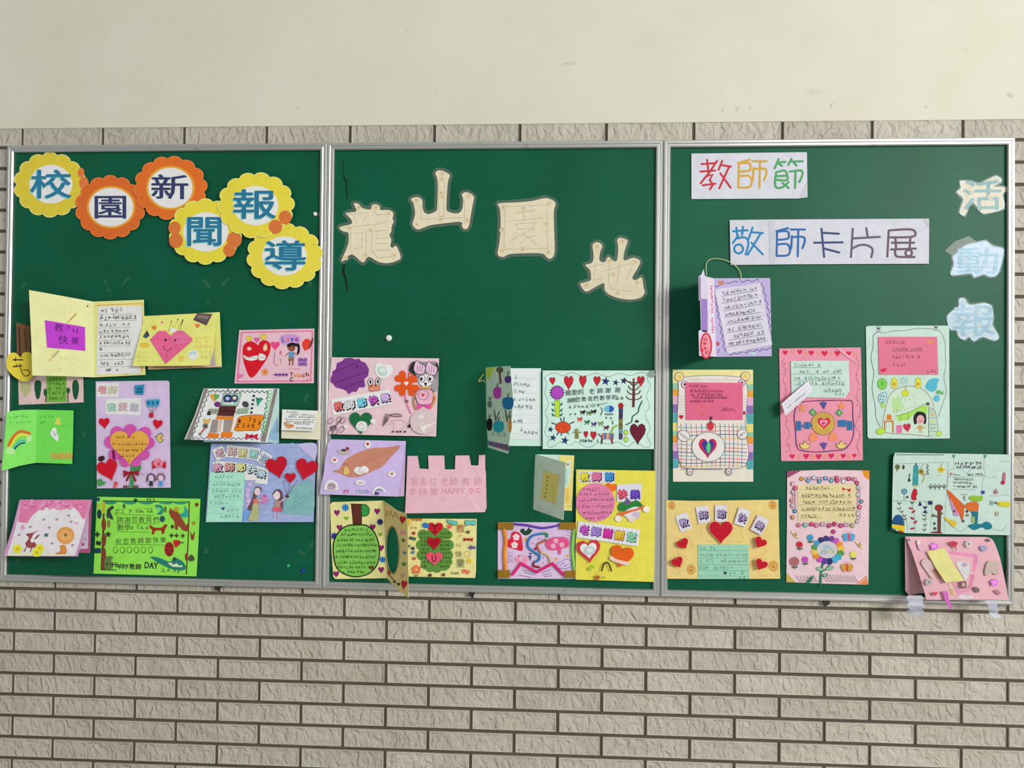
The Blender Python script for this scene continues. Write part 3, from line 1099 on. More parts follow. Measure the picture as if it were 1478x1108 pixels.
t.stroke([(1332, 885), (1356, 862)], 6, (90, 170, 210)); t.stroke([(1208, 840), (1206, 885)], 9, (60, 40, 46)); t.stroke([(1272, 840), (1272, 880)], 9, (60, 40, 46))
t.part('ticks', stuff=True)
for x, y, c_ in ((1155, 812, (200, 120, 140)), (1172, 822, (190, 110, 130)), (1205, 806, (200, 130, 160)), (1240, 802, (150, 150, 190)), (1300, 802, (190, 140, 180)), (1340, 800, (140, 150, 180))):
    t.stroke([(x, y - 8), (x + 6, y + 10)], 4, c_)
pet = [(1068, 460, 52), (960, 478, 52), (1188, 482, 52), (908, 555, 52), (1218, 562, 50), (942, 655, 50), (1182, 655, 46), (1030, 712, 48), (1112, 712, 46)]
t.lift += .0003
for x, y, q in pet:
    t.part('petal'); t.ell(x, y, q, q, (200, 80, 164))
t.ell(1062, 600, 130, 120, (196, 76, 160)); t.stroke([(930, 630), (935, 690)], 22, (110, 14, 50))
t.sheet(heart_pts(1062, 606, 320, 285, 0, 30), (236, 164, 70), 'orange_heart', .0006)
for y, x0, x1 in ((515, 950, 1110), (572, 920, 1205), (622, 945, 1170), (668, 975, 1110), (712, 1040, 1100)):
    t.scrib(x0, y, x1, y, 32, (120, 70, 30), 4)
for y, x0, x1 in ((545, 920, 1205), (598, 930, 1190), (645, 950, 1160)):
    t.stroke([(x0, y), (x1, y + 3)], 2, (196, 128, 50))
t.done()

# green folded rainbow card
t = Thing('greeting_card', 'bright green folded card with a rainbow at the left frame', 'card', Z5, .0035)
GR = (110, 212, 84)
t.hinge((300, 290), (295, 725), (600, 500), .022, .004)
t.sheet([(300, 290), (603, 297), (600, 500), (592, 735), (295, 725)], (106, 204, 80), 'right_leaf')
t.scrib(320, 345, 420, 345, 34, (60, 130, 50), 3.5); t.scrib(320, 392, 372, 392, 30, (60, 130, 50), 3.5); t.scrib(425, 345, 440, 345, 24, (60, 130, 50), 3)
t.part('drawing')
t.star(478, 375, 26, (226, 200, 76)); t.star(462, 398, 20, (226, 206, 86)); t.ell(485, 405, 12, 12, (220, 190, 80))
t.part('orange_lettering'); t.poly([(430, 640), (540, 640), (580, 620), (585, 690), (470, 695), (412, 680)], (140, 190, 70))
for x in (425, 455, 485, 515, 545, 572):
    t.stroke([(x, 640), (x - 4, 690), (x + 22, 655), (x + 18, 698)], 8, (206, 116, 74))
t.sheet([(432, 440), (455, 436), (482, 520), (472, 553), (455, 540), (410, 490)], (216, 232, 226), 'white_sticker', .0003)
t.stroke([(440, 470), (452, 500), (466, 482)], 12, (160, 176, 176))
t.hinge((300, 290), (295, 725), (40, 500), .022, .052)
t.sheet([(300, 290), (180, 292), (100, 300), (55, 310), (40, 500), (25, 690), (14, 760), (16, 790), (45, 785), (160, 750), (295, 725)], (124, 226, 96), 'left_leaf')
t.part('rainbow')
for (a, b_, c_, d_), w_, k in ((((70, 585), (112, 508), (170, 468), (243, 485)), 24, (198, 106, 36)), (((88, 592), (124, 530), (176, 497), (238, 506)), 15, (232, 206, 60)), (((100, 600), (134, 548), (180, 515), (232, 522)), 15, (120, 206, 70)), (((112, 604), (148, 556), (176, 543), (208, 545)), 11, (50, 170, 180)), (((120, 612), (150, 580), (176, 566), (202, 562)), 14, (18, 82, 104))):
    t.stroke([a, b_, c_, d_], w_, k, sm=True)
t.poly(smooth([(50, 640), (60, 600), (85, 598), (118, 615), (120, 645), (90, 655)], True), (166, 224, 146)); t.poly(smooth([(218, 520), (245, 500), (262, 520), (255, 545), (225, 552)], True), (176, 230, 150))
t.part('lettering')
t.scrib(75, 348, 235, 340, 36, (70, 150, 60), 3.5); t.scrib(75, 392, 262, 388, 34, (70, 150, 60), 3.5)
t.done()

# robot card
t = Thing('greeting_card', 'pale mint flap card with a drawn robot and an orange sign', 'card', Z6, .003)
t.sheet([(222, 108), (770, 103), (768, 498), (222, 492)], (196, 222, 220), 'back_leaf')
t.part('drawing')
t.poly([(700, 430), (760, 300), (765, 490), (690, 470)], (150, 190, 226))
t.hinge((222, 103), (760, 104), (400, 490), .005, .062)
t.sheet([(222, 103), (762, 103), (720, 300), (682, 493), (380, 482), (82, 472), (160, 290)], (218, 242, 232), 'front_flap')
t.poly([(226, 106), (254, 106), (170, 330), (130, 474), (90, 471), (170, 280)], (134, 124, 120)); t.poly([(732, 105), (760, 106), (715, 310), (670, 491), (634, 489), (690, 300)], (134, 124, 120))
t.part('border')
q = [(262, 122), (690, 128), (640, 470), (136, 462)]
for a, b_, m in ((q[0], q[1], 12), (q[1], q[2], 9), (q[2], q[3], 13), (q[3], q[0], 9)):
    t.stroke(wave(a[0], a[1], b_[0], b_[1], 7, m, 5), 6, (66, 60, 80) if m != 13 else (120, 74, 130))
for i in range(12):
    f = i / 11
    t.ell(705 - 50 * f, 130 + 280 * f, 13, 12, None, line=(90, 190, 120), lw=5, n=10)
t.part('robot')
t.stroke([(415, 140), (400, 112), (395, 96)], 6, BLK, sm=True); t.stroke([(440, 140), (460, 115), (470, 108)], 6, BLK, sm=True)
t.poly([(365, 138), (497, 138), (468, 230), (346, 226)], (150, 196, 184)); t.stroke([(365, 138), (497, 138), (468, 230), (346, 226)], 4, (120, 110, 60), True)
t.ell(398, 178, 36, 33, (60, 50, 96)); t.ell(395, 176, 17, 15, (110, 160, 200)); t.ell(395, 176, 8, 8, (200, 210, 225))
t.ell(446, 175, 27, 29, (70, 66, 110)); t.ell(446, 172, 13, 12, (230, 215, 170))
t.poly([(378, 203), (440, 205), (437, 217), (374, 215)], (235, 240, 235))
for x in (390, 404, 418):
    t.stroke([(x, 203), (x - 3, 216)], 3, (90, 120, 120))
t.poly([(338, 229), (460, 232), (440, 306), (316, 300)], (80, 40, 38)); t.stroke([(345, 265), (445, 270)], 20, (70, 30, 30))
t.poly([(330, 250), (325, 288), (245, 290), (258, 250)], (150, 160, 140)); t.poly([(250, 268), (275, 266), (272, 298), (244, 296)], (50, 46, 50))
t.poly([(466, 250), (555, 240), (540, 286), (452, 290)], (150, 170, 150)); t.ell(525, 218, 26, 22, (70, 70, 70), 30)
for x in (270, 290, 310, 480, 505, 530):
    t.stroke([(x, 254), (x - 6, 284)], 3, (90, 110, 96))
t.poly([(318, 302), (442, 307), (434, 332), (308, 326)], (214, 126, 38))
t.poly([(284, 330), (332, 330), (316, 424), (262, 424)], (150, 138, 134)); t.poly([(368, 330), (436, 332), (414, 420), (362, 420)], (150, 138, 134)); t.stroke([(345, 330), (325, 420)], 5, (214, 140, 60)); t.stroke([(352, 330), (340, 420)], 5, (214, 140, 60)); t.stroke([(436, 332), (414, 420)], 5, (214, 140, 60))
t.poly([(258, 424), (336, 430), (326, 462), (243, 458)], (226, 118, 34)); t.poly([(352, 418), (436, 418), (424, 460), (342, 456)], (226, 118, 34))
t.part('orange_sign')
for i in range(11):
    y = 135 + i * 15
    t.poly([(580 - i * 2.2, y), (597 - i * 2.2, y), (595 - i * 2.2, y + 15), (578 - i * 2.2, y + 15)], (40, 36, 40) if i % 2 else (216, 216, 220))
t.poly(smooth([(478, 312), (560, 296), (655, 300), (640, 350), (622, 404), (540, 408), (448, 408), (462, 355)], True), (230, 132, 26)); t.stroke(smooth([(478, 312), (560, 296), (655, 300), (640, 350), (622, 404), (540, 408), (448, 408), (462, 355)], True), 4, (150, 70, 20), True)
for ch, x, y in (('1', 482, 340), ('2', 470, 375), ('7', 560, 328), ('3', 590, 338), ('3', 625, 352), ('2', 512, 372), ('x', 580, 375), ('+', 545, 375)):
    t.text(ch, x, y, 18, 30, (90, 40, 16), .03, 8)
t.part('drawing', stuff=True)
t.heart(296, 172, 48, 66, (230, 160, 60), -10); t.heart(312, 168, 40, 54, (100, 170, 90), 15); t.ell(322, 218, 25, 20, (110, 50, 120))
t.part('teal_cone'); t.poly([(600, 168), (650, 178), (612, 235)], (40, 150, 120)); t.stroke([(600, 170), (620, 182), (638, 172), (655, 184)], 5, (40, 70, 60))
t.part('red_bow'); t.poly([(570, 450), (528, 428), (522, 472)], (196, 30, 50)); t.poly([(570, 450), (615, 430), (612, 474)], (196, 30, 50)); t.ell(570, 450, 14, 14, (160, 16, 36))
t.part('toy_figure'); t.poly(smooth([(218, 320), (245, 330), (272, 318), (262, 355), (238, 362), (220, 348)], True), (206, 170, 96)); t.ell(234, 376, 20, 20, (110, 110, 110)); t.ell(234, 376, 9, 9, (70, 70, 70)); t.stroke([(228, 395), (206, 420)], 14, (190, 100, 110)); t.ell(195, 435, 12, 12, (130, 130, 120))
t.done()

# small white note
t = Thing('greeting_card', 'small cream folded note with white letter beside the frame', 'card', Z6, .012)
t.sheet([(790, 255), (1075, 265), (1070, 475), (785, 465)], (222, 218, 194), 'back_leaf')
t.hinge((795, 255), (1050, 266), (900, 408), .0135, .026)
t.sheet([(795, 255), (1050, 266), (1035, 340), (1020, 412), (785, 405)], (232, 230, 222), 'front_flap')
for y, x0, x1 in ((272, 822, 900), (292, 850, 1030), (308, 835, 1035), (326, 810, 1030), (343, 805, 1020), (356, 880, 990), (390, 890, 1015)):
    t.scrib(x0, y, x1, y + 5, 15, (70, 66, 70), 2.6)
t.part('drawing')
t.poly(smooth([(805, 350), (840, 355), (880, 372), (850, 395), (815, 385)], True), (216, 160, 110)); t.stroke([(805, 352), (835, 378), (878, 376)], 6, (110, 130, 90)); t.ell(860, 374, 14, 9, (206, 110, 80))
t.done()

# blue card with girls and balloons
t = Thing('greeting_card', 'blue crayon card with two drawn girls and red heart balloons', 'card', Z6, .0108)
t.sheet([(275, 503), (1040, 503), (1020, 1073), (235, 1075)], (158, 172, 216))
t.part('crayon')
r = t.rng
for i in range(120):
    x, y = r.uniform(540, 1000), r.uniform(515, 1040)
    c_ = r.choice(((148, 164, 216), (170, 182, 222), (160, 176, 210), (176, 180, 220)))
    t.stroke([(x, y), (min(x + r.uniform(40, 110), 1015), y - r.uniform(-10, 24))], 9, c_)
t.poly(smooth([(905, 505), (1038, 505), (1032, 620), (1000, 600), (950, 560)], False), (190, 182, 222))
t.poly(smooth([(800, 1000), (840, 860), (900, 800), (1010, 780), (1020, 1000), (920, 1020)], True), (126, 176, 178))
for i in range(40):
    x, y = r.uniform(840, 980), r.uniform(820, 990)
    t.stroke([(x, y), (x + 34, y - 20)], 7, r.choice(((116, 168, 172), (140, 186, 186), (120, 170, 160))))
t.poly([(510, 1000), (560, 960), (540, 1060), (505, 1068)], (110, 160, 226))
for x, y in ((545, 845), (540, 880), (548, 920), (560, 800), (545, 960)):
    t.ell(x, y, 17, 20, (206, 176, 220))
t.part('letter', .0003)
t.poly([(268, 710), (520, 712), (512, 900), (500, 1070), (240, 1073)], (166, 228, 200))
for i, y in enumerate((780, 828, 870, 912, 962, 1008)):
    t.stroke([(262 - i * 4, y), (515 - i * 3, y + 2)], 2.4, (110, 180, 156))
for y, x0, x1 in ((742, 300, 440), (800, 280, 490), (845, 275, 500), (888, 270, 480), (935, 265, 400), (985, 390, 480), (1030, 340, 480)):
    t.scrib(x0, y, x1, y, 34, (104, 130, 130), 3)
t.heart(362, 978, 26, 26, (60, 66, 120))
t.part('title_label', .0002)
for x, y, ro in ((337, 572, -24), (430, 560, 3), (505, 568, 4), (585, 577, 12), (664, 612, 30)):
    t.poly(rect_pts(x, y, 84, 88, ro), (224, 222, 236))
t.poly([(285, 640), (330, 630), (540, 645), (690, 690), (685, 800), (590, 790), (600, 770), (520, 770), (520, 712), (290, 705)], (228, 226, 236))
for ch, x, y, c_, ro in (('老', 337, 572, (240, 176, 190), -18), ('師', 430, 562, (236, 190, 190), 3), ('謝', 505, 570, (226, 214, 150), 4), ('謝', 585, 577, (170, 220, 220), 10), ('您', 662, 612, (180, 200, 236), 28)):
    t.bubble(ch, x, y, 62, 62, c_, ro, (50, 46, 60), 3, .02, .03)
for ch, x, y, c_, ro in (('教', 325, 678, (240, 160, 190), 0), ('師', 410, 674, (240, 160, 150), 0), ('節', 492, 674, (238, 222, 150), 2), ('快', 570, 690, (190, 214, 236), 8), ('樂', 640, 722, (180, 206, 240), 10)):
    t.bubble(ch, x, y, 66, 62, c_, ro, (34, 32, 44), 6, .025, .03)
t.part('girl')
t.poly(smooth([(590, 840), (605, 815), (635, 822), (640, 850), (600, 900), (590, 960), (560, 990), (540, 970), (570, 920)], True), (104, 76, 80)); t.ell(612, 852, 22, 28, (226, 200, 206))
t.poly([(585, 905), (625, 905), (622, 950), (580, 945)], (206, 120, 104)); t.poly(smooth([(580, 945), (620, 945), (622, 1000), (615, 1062), (545, 1055), (570, 1000)], True), (176, 178, 130)); t.stroke([(620, 915), (655, 920)], 8, (226, 190, 180))
t.poly(smooth([(640, 900), (650, 880), (672, 878), (690, 905), (675, 940), (650, 935)], True), (200, 130, 180)); t.star(664, 884, 14, (190, 60, 120), 6)
t.part('girl'); t.poly(smooth([(728, 870), (750, 838), (785, 845), (798, 900), (790, 990), (755, 995), (765, 920), (740, 900)], True), (104, 70, 80)); t.ell(752, 880, 25, 32, (232, 206, 206)); t.stroke([(728, 868), (750, 842), (780, 848)], 9, (90, 60, 70), sm=True)
t.poly([(742, 918), (775, 918), (780, 965), (738, 965)], (176, 140, 130)); t.poly([(730, 962), (785, 962), (790, 996), (722, 996)], (206, 90, 110)); t.stroke([(740, 996), (735, 1045)], 8, (216, 180, 200)); t.stroke([(765, 996), (762, 1050)], 8, (216, 180, 200)); t.stroke([(775, 930), (825, 888)], 8, (216, 180, 180)); t.ell(828, 886, 13, 12, (90, 50, 60))
t.part('strings')
for x, y in ((800, 770), (848, 792), (905, 770)):
    t.stroke([(x, y), (830, 880)], 3, (110, 100, 120))
for x, y, w_, h_, ro in ((757, 682, 158, 160, -14), (963, 697, 160, 160, 14), (851, 756, 80, 80, 0)):
    t.sheet(heart_pts(x, y, w_, h_, ro), (190, 16, 40), 'red_heart', .0009)
t.done()

# pink flap card with animals
t = Thing('greeting_card', 'pink flap card with a painted lion and a brown animal', 'card', Z7, .003)
t.sheet([(140, 108), (655, 103), (640, 482), (150, 470)], (180, 90, 130), 'back_leaf')
t.poly([(560, 200), (632, 190), (625, 450), (550, 455)], (206, 196, 230)); t.scrib(570, 380, 620, 380, 24, (120, 110, 180), 3); t.ell(590, 420, 10, 10, (160, 60, 120))
t.hinge((140, 103), (652, 103), (300, 505), .005, .066)
t.sheet([(140, 103), (652, 103), (610, 300), (552, 506), (300, 506), (25, 503), (90, 300)], (190, 140, 180), 'front_flap')
t.poly([(150, 106), (640, 106), (596, 300), (535, 500), (50, 500), (112, 300)], (244, 208, 216))
t.part('painting')
t.poly([(150, 106), (640, 106), (622, 180), (608, 236), (588, 248), (560, 190), (530, 165), (490, 160), (430, 180), (370, 165), (330, 180), (280, 175), (240, 205), (215, 235), (195, 270), (150, 265), (126, 258)], (214, 118, 162))
for i in range(46):
    x = t.rng.uniform(165, 620); y = t.rng.uniform(112, 165)
    t.ell(x, y, t.rng.uniform(9, 22), t.rng.uniform(7, 15), t.rng.choice(((222, 130, 172), (202, 100, 146), (230, 150, 186))), n=8)
for x, y in ((330, 190), (380, 195), (520, 190), (280, 210), (560, 240)):
    t.poly(smooth([(x - 30, y + 20), (x, y - 34), (x + 34, y + 16), (x, y + 30)], True), (246, 222, 226))
t.ell(160, 300, 14, 20, (216, 150, 190)); t.ell(545, 270, 16, 10, (230, 160, 196))
t.poly([(64, 480), (535, 490), (530, 501), (56, 501)], (206, 214, 178))
for x, y in ((310, 243), (403, 243), (488, 215), (215, 295), (350, 300), (135, 352), (370, 412), (505, 258), (515, 425)):
    t.stroke([(x - 11, y), (x, y + 5), (x + 11, y - 4)], 5, (130, 96, 104)); t.stroke([(x, y - 8), (x + 2, y + 10)], 4, (150, 110, 110))
t.part('brown_animal'); t.poly(smooth([(185, 348), (230, 338), (270, 320), (240, 345), (225, 385), (255, 415), (250, 440), (205, 445), (180, 415), (205, 375)], True), (142, 66, 70)); t.stroke([(190, 435), (170, 475)], 7, (142, 66, 70)); t.stroke([(225, 440), (215, 475)], 7, (142, 66, 70)); t.stroke([(250, 380), (275, 355)], 10, (110, 66, 76)); t.poly([(215, 385), (240, 372), (238, 405), (222, 408)], (226, 220, 224))
t.poly([(315, 345), (345, 340), (340, 366), (316, 364)], (90, 120, 140)); t.star(325, 356, 14, (60, 90, 100), 6)
for x, y in ((125, 452), (282, 450), (262, 478)):
    t.part('yellow_flower')
    for a in range(6):
        t.ell(x + 20 * math.cos(a), y + 19 * math.sin(a), 15, 14, (240, 216, 52), n=10)
    t.ell(x, y, 10, 10, (200, 160, 30), n=8)
t.part('lion'); t.poly(smooth([(425, 430), (465, 430), (472, 480), (440, 488), (395, 486), (430, 465)], True), (204, 130, 66)); t.stroke([(395, 486), (470, 486)], 8, (190, 106, 56))
t.ell(466, 357, 62, 62, (212, 146, 76)); t.ell(466, 357, 44, 44, (220, 160, 96)); t.ell(466, 354, 10, 12, (110, 100, 60))
t.ell(512, 470, 22, 28, (236, 236, 240)); t.ell(355, 470, 24, 12, (206, 206, 200))
t.done()

# green animals card
t = Thing('greeting_card', 'lime green card with a red fox, a crocodile and Happy DAY lettering', 'card', Z7, .002)
t.sheet([(690, 82), (1425, 97), (1412, 370), (1397, 648), (665, 628)], (140, 218, 80))
t.part('border')
t.stroke([(738, 112), (735, 300), (722, 600)], 14, (84, 50, 36)); t.stroke([(1346, 118), (1338, 380), (1325, 632)], 9, (84, 50, 36), sm=True)
t.stroke([(735, 112), (1346, 120)], 8, (30, 60, 50))
for x in (780, 920, 1040, 1180, 1280):
    t.poly(smooth([(x - 50, 117), (x + 50, 119), (x + 25, 136), (x - 25, 134)], True), (50, 140, 100))
for y in (280, 390, 490, 560):
    t.ell(738, y, 17, 48, (124, 60, 38))
t.poly(smooth([(728, 120), (750, 130), (745, 190), (725, 200)], True), (180, 170, 40)); t.ell(1326, 510, 12, 28, (130, 60, 40)); t.ell(1335, 300, 10, 30, (130, 60, 40))
t.part('lettering')
K = (50, 60, 36)
t.scrib(815, 185, 1090, 180, 44, K, 4)
for i, ch in enumerate('謝謝您教我們'):
    t.text(ch, 858 + i * 50, 243 + (i % 2) * 3, 42, 44, K)
t.text('數', 860, 300, 44, 46, K); t.text('學', 905, 300, 40, 46, K); t.scrib(930, 300, 1060, 300, 40, K, 4)
for i, ch in enumerate('祝您教師節快樂'):
    t.text(ch, 842 + i * 53, 400 - i * 2, 40, 42, K)
for a in ([(805, 205), (1095, 215)], [(830, 270), (1120, 275)], [(835, 330), (1065, 335)], [(820, 420), (1180, 425)], [(835, 210), (835, 330)]):
    t.stroke(a, 3, (70, 96, 44))
for i in range(6):
    t.stroke(ellipse_pts(820 + i * 50, 460, 17, 22, 12, 0, 500), 4, (96, 130, 56))
for ch, x, y, w_, h_, c_ in (('Happy', 856, 572, 116, 48, (24, 40, 50)), ('教', 940, 578, 40, 42, K), ('師', 985, 580, 40, 42, K), ('DAY', 1076, 570, 96, 46, (24, 40, 50))):
    t.text(ch, x, y, w_, h_, c_, .025, 3)
t.scrib(1145, 598, 1290, 615, 40, K, 4)
t.part('fox')
t.poly(smooth([(1065, 280), (1085, 295), (1110, 302), (1150, 300), (1172, 278), (1190, 285), (1175, 312), (1165, 345), (1150, 345), (1145, 322), (1105, 325), (1095, 348), (1078, 345), (1082, 318), (1066, 305)], True), (150, 46, 20))
t.part('dinosaur'); t.poly(smooth([(1202, 190), (1215, 160), (1225, 178), (1260, 185), (1290, 230), (1325, 290), (1330, 325), (1300, 320), (1270, 290), (1262, 318), (1245, 310), (1240, 260), (1215, 225)], True), (140, 66, 40)); t.ell(1226, 295, 12, 14, (80, 60, 40)); t.ell(1255, 172, 18, 18, (176, 150, 40))
t.part('moon'); t.poly(smooth([(1280, 205), (1310, 190), (1310, 145), (1340, 190), (1335, 225), (1300, 230)], True), (50, 160, 140)); t.part('snail'); t.poly(smooth([(1100, 145), (1140, 140), (1165, 170), (1150, 208), (1110, 205), (1135, 185)], True), (40, 140, 110)); t.ell(1130, 172, 14, 14, (110, 200, 120))
t.part('drawing', stuff=True); t.ell(1154, 240, 19, 23, (40, 80, 90)); t.ell(1176, 172, 8, 24, (90, 100, 60)); t.ell(882, 150, 9, 17, (60, 80, 50))
t.part('ladybird'); t.ell(1203, 455, 34, 52, (160, 36, 30)); t.stroke([(1203, 405), (1203, 505)], 3, (60, 20, 20))
for x, y in ((1190, 430), (1216, 430), (1188, 462), (1218, 465), (1194, 488), (1214, 490)):
    t.ell(x, y, 6, 7, (40, 20, 20), n=8)
t.part('red_fish'); t.poly(smooth([(1232, 395), (1265, 390), (1285, 405), (1270, 430), (1245, 440)], True), (190, 40, 36)); t.stroke([(1270, 408), (1308, 408)], 7, (60, 40, 36))
for x, y in ((1220, 358), (1255, 358), (1300, 360)):
    t.star(x, y, 20, (50, 60, 40), 4)
t.part('crocodile'); t.poly(smooth([(1072, 508), (1130, 515), (1210, 545), (1240, 515), (1300, 545), (1322, 590), (1290, 605), (1220, 595), (1150, 565), (1085, 525)], True), (34, 120, 106)); t.poly([(1190, 555), (1215, 550), (1235, 565), (1255, 555), (1275, 572), (1298, 568), (1295, 582), (1230, 580)], (206, 226, 180)); t.ell(1240, 525, 12, 14, (40, 70, 40))
t.part('bird'); t.poly(smooth([(760, 180), (800, 145), (808, 165), (785, 185), (805, 240), (780, 235)], True), (50, 60, 60)); t.poly(smooth([(755, 200), (775, 215), (765, 240)], True), (60, 70, 60)); t.ell(772, 275, 12, 30, (120, 130, 60)); t.star(768, 350, 28, (50, 60, 40), 5)
t.part('snowman'); t.poly(smooth([(750, 515), (790, 505), (806, 520), (790, 530), (800, 590), (745, 595)], True), (90, 120, 60)); t.scrib(745, 560, 800, 560, 30, K, 4); t.scrib(735, 600, 830, 602, 16, K, 4)
t.part('drawing', stuff=True); t.ell(963, 108, 14, 14, (20, 70, 60)); t.stroke([(1045, 92), (1055, 115)], 6, K); t.stroke([(1068, 92), (1070, 115)], 6, K); t.stroke([(1090, 92), (1100, 115)], 6, K)
t.part('margin_marks', stuff=True)
t.ell(698, 100, 13, 14, (30, 60, 120)); t.ell(706, 205, 16, 34, (20, 56, 70)); t.star(692, 350, 26, (30, 46, 46), 4); t.poly(rect_pts(700, 412, 34, 28, 15), (40, 50, 40)); t.poly([(672, 448), (718, 448), (716, 484), (672, 484)], (24, 60, 80)); t.ell(700, 145, 10, 14, (190, 160, 60))
t.heart(1398, 142, 26, 34, (130, 40, 30), 15); t.star(1377, 270, 18, (160, 110, 40)); t.poly(smooth([(1352, 330), (1368, 355), (1385, 325), (1378, 380), (1362, 390)], True), (130, 60, 40)); t.poly(smooth([(1360, 492), (1384, 522), (1370, 540), (1345, 538), (1338, 520)], True), (70, 80, 50))
t.done()

# ================================================================== middle board
Z8, M1, M2, M3, M4, M5, M6 = (460, 220, 5.5385), (700, 260, 5.5385), (460, 500, 5.6846), (460, 620, 5.6846), (460, 710, 6.1583), (680, 510, 5.2786), (700, 640, 5.2769)
CREAM = (222, 212, 184)


def cutout(label, view, pts, lines, spots, dep=.0012, grow=24, col=CREAM, pencil=(176, 168, 150)):
    t = Thing('cut_out_character', label, 'sign', view, dep)
    film(t, pts, grow)
    t.sheet(smooth(pts, True, 3), col, 'paper_character', .0005, .0002)
    t.part('pencil_lines', of=t.cur)
    for q in lines:
        t.stroke(q, 4, pencil)
    t.part('tape_stains', stuff=True)
    for x, y in spots:
        t.poly([(a + t.rng.uniform(-6, 6), b + t.rng.uniform(-6, 6)) for a, b in ellipse_pts(x, y, 21, 23, 9)], (219, 203, 170))
        t.poly([(a + t.rng.uniform(-5, 5), b + t.rng.uniform(-5, 5)) for a, b in ellipse_pts(x + 3, y - 2, 10, 12, 7)], (208, 184, 146))
        t.stroke([(x - 8, y + 5), (x + 10, y - 6)], 3, (178, 150, 114))
    t.done()


cutout('cream laminated cut-out character 龍, jagged shape nearest the left frame', Z8,
       [(280, 408), (320, 412), (350, 445), (415, 455), (425, 422), (455, 414), (488, 430), (493, 460), (560, 460), (596, 485), (590, 530), (600, 550), (583, 590), (580, 630), (566, 660), (580, 700), (572, 745), (590, 762), (620, 748), (654, 828), (640, 858), (560, 883), (480, 875), (397, 832), (352, 880), (265, 812), (195, 868), (186, 855), (232, 745), (240, 690), (235, 640), (195, 630), (166, 597), (262, 570), (255, 530), (216, 490), (240, 480), (302, 468)],
       [[(230, 495), (400, 480)], [(275, 505), (305, 565)], [(385, 500), (350, 560)], [(200, 605), (425, 575)], [(260, 630), (250, 780)], [(380, 620), (378, 815)], [(275, 645), (350, 640), (345, 760), (280, 770)], [(445, 470), (470, 500), (575, 490)], [(440, 580), (560, 545)], [(430, 630), (560, 620)], [(455, 690), (560, 680)], [(455, 730), (560, 725)], [(450, 785), (565, 775)], [(430, 640), (420, 780), (470, 840), (600, 830)]],
       [(318, 440), (455, 440), (555, 490), (245, 605), (412, 625), (372, 822), (600, 825), (210, 840)])
cutout('cream laminated cut-out character 山 with three upright strokes', Z8,
       [(736, 378), (760, 360), (800, 358), (828, 385), (830, 440), (846, 480), (880, 492), (932, 472), (947, 440), (952, 260), (945, 200), (932, 166), (950, 146), (985, 145), (1020, 160), (1048, 185), (1032, 240), (1020, 440), (1040, 474), (1090, 487), (1130, 478), (1150, 440), (1155, 370), (1144, 340), (1162, 320), (1200, 322), (1240, 355), (1230, 420), (1212, 520), (1205, 570), (1190, 605), (1165, 612), (1146, 590), (1138, 556), (1050, 560), (900, 580), (840, 600), (795, 615), (766, 600), (750, 570), (765, 520), (770, 470), (755, 400)],
       [[(960, 215), (960, 510), (1000, 512), (1005, 240)], [(815, 420), (820, 535), (1150, 520)], [(1165, 380), (1165, 570)]],
       [(778, 385), (985, 170), (985, 215), (980, 325), (985, 355), (975, 535), (1195, 345), (1185, 545), (782, 578)])
cutout('cream laminated cut-out character 園, square shape right of the three upright strokes', M1,
       [(106, 186), (250, 178), (380, 165), (480, 143), (540, 160), (565, 190), (550, 250), (553, 400), (557, 560), (545, 610), (515, 628), (490, 612), (455, 585), (330, 583), (200, 590), (150, 612), (125, 610), (101, 585), (118, 480), (125, 350), (120, 230)],
       [[(165, 210), (498, 198), (500, 545), (150, 552), (162, 210)], [(240, 262), (400, 240)], [(310, 210), (310, 320)], [(190, 330), (455, 300)], [(240, 350), (405, 340), (380, 385), (260, 392), (245, 350)], [(380, 390), (190, 490)], [(300, 420), (420, 520)], [(420, 440), (330, 460), (270, 520)]],
       [(145, 215), (305, 225), (510, 185), (490, 350), (135, 565), (300, 552), (505, 575), (135, 395)])
cutout('cream laminated cut-out character 地, lowest of the four near the right frame', M1,
       [(860, 517), (890, 497), (920, 503), (938, 530), (922, 570), (915, 640), (955, 655), (985, 612), (1020, 640), (1055, 640), (1065, 530), (1056, 480), (1080, 460), (1120, 470), (1140, 490), (1117, 560), (1110, 640), (1180, 620), (1225, 632), (1240, 660), (1210, 720), (1178, 775), (1200, 800), (1248, 776), (1260, 800), (1268, 860), (1277, 900), (1240, 940), (1160, 954), (1060, 940), (980, 905), (956, 870), (950, 822), (880, 855), (820, 888), (792, 880), (761, 830), (782, 820), (832, 805), (848, 790), (840, 720), (802, 677), (855, 660), (868, 600)],
       [[(850, 690), (950, 670)], [(885, 660), (870, 800), (950, 780)], [(935, 730), (1190, 660), (1130, 800)], [(1000, 650), (985, 800), (1010, 870), (1180, 890)], [(1075, 660), (1055, 820)]],
       [(895, 530), (1095, 492), (995, 645), (1200, 655), (1025, 755), (1060, 905), (1215, 820), (810, 840)])

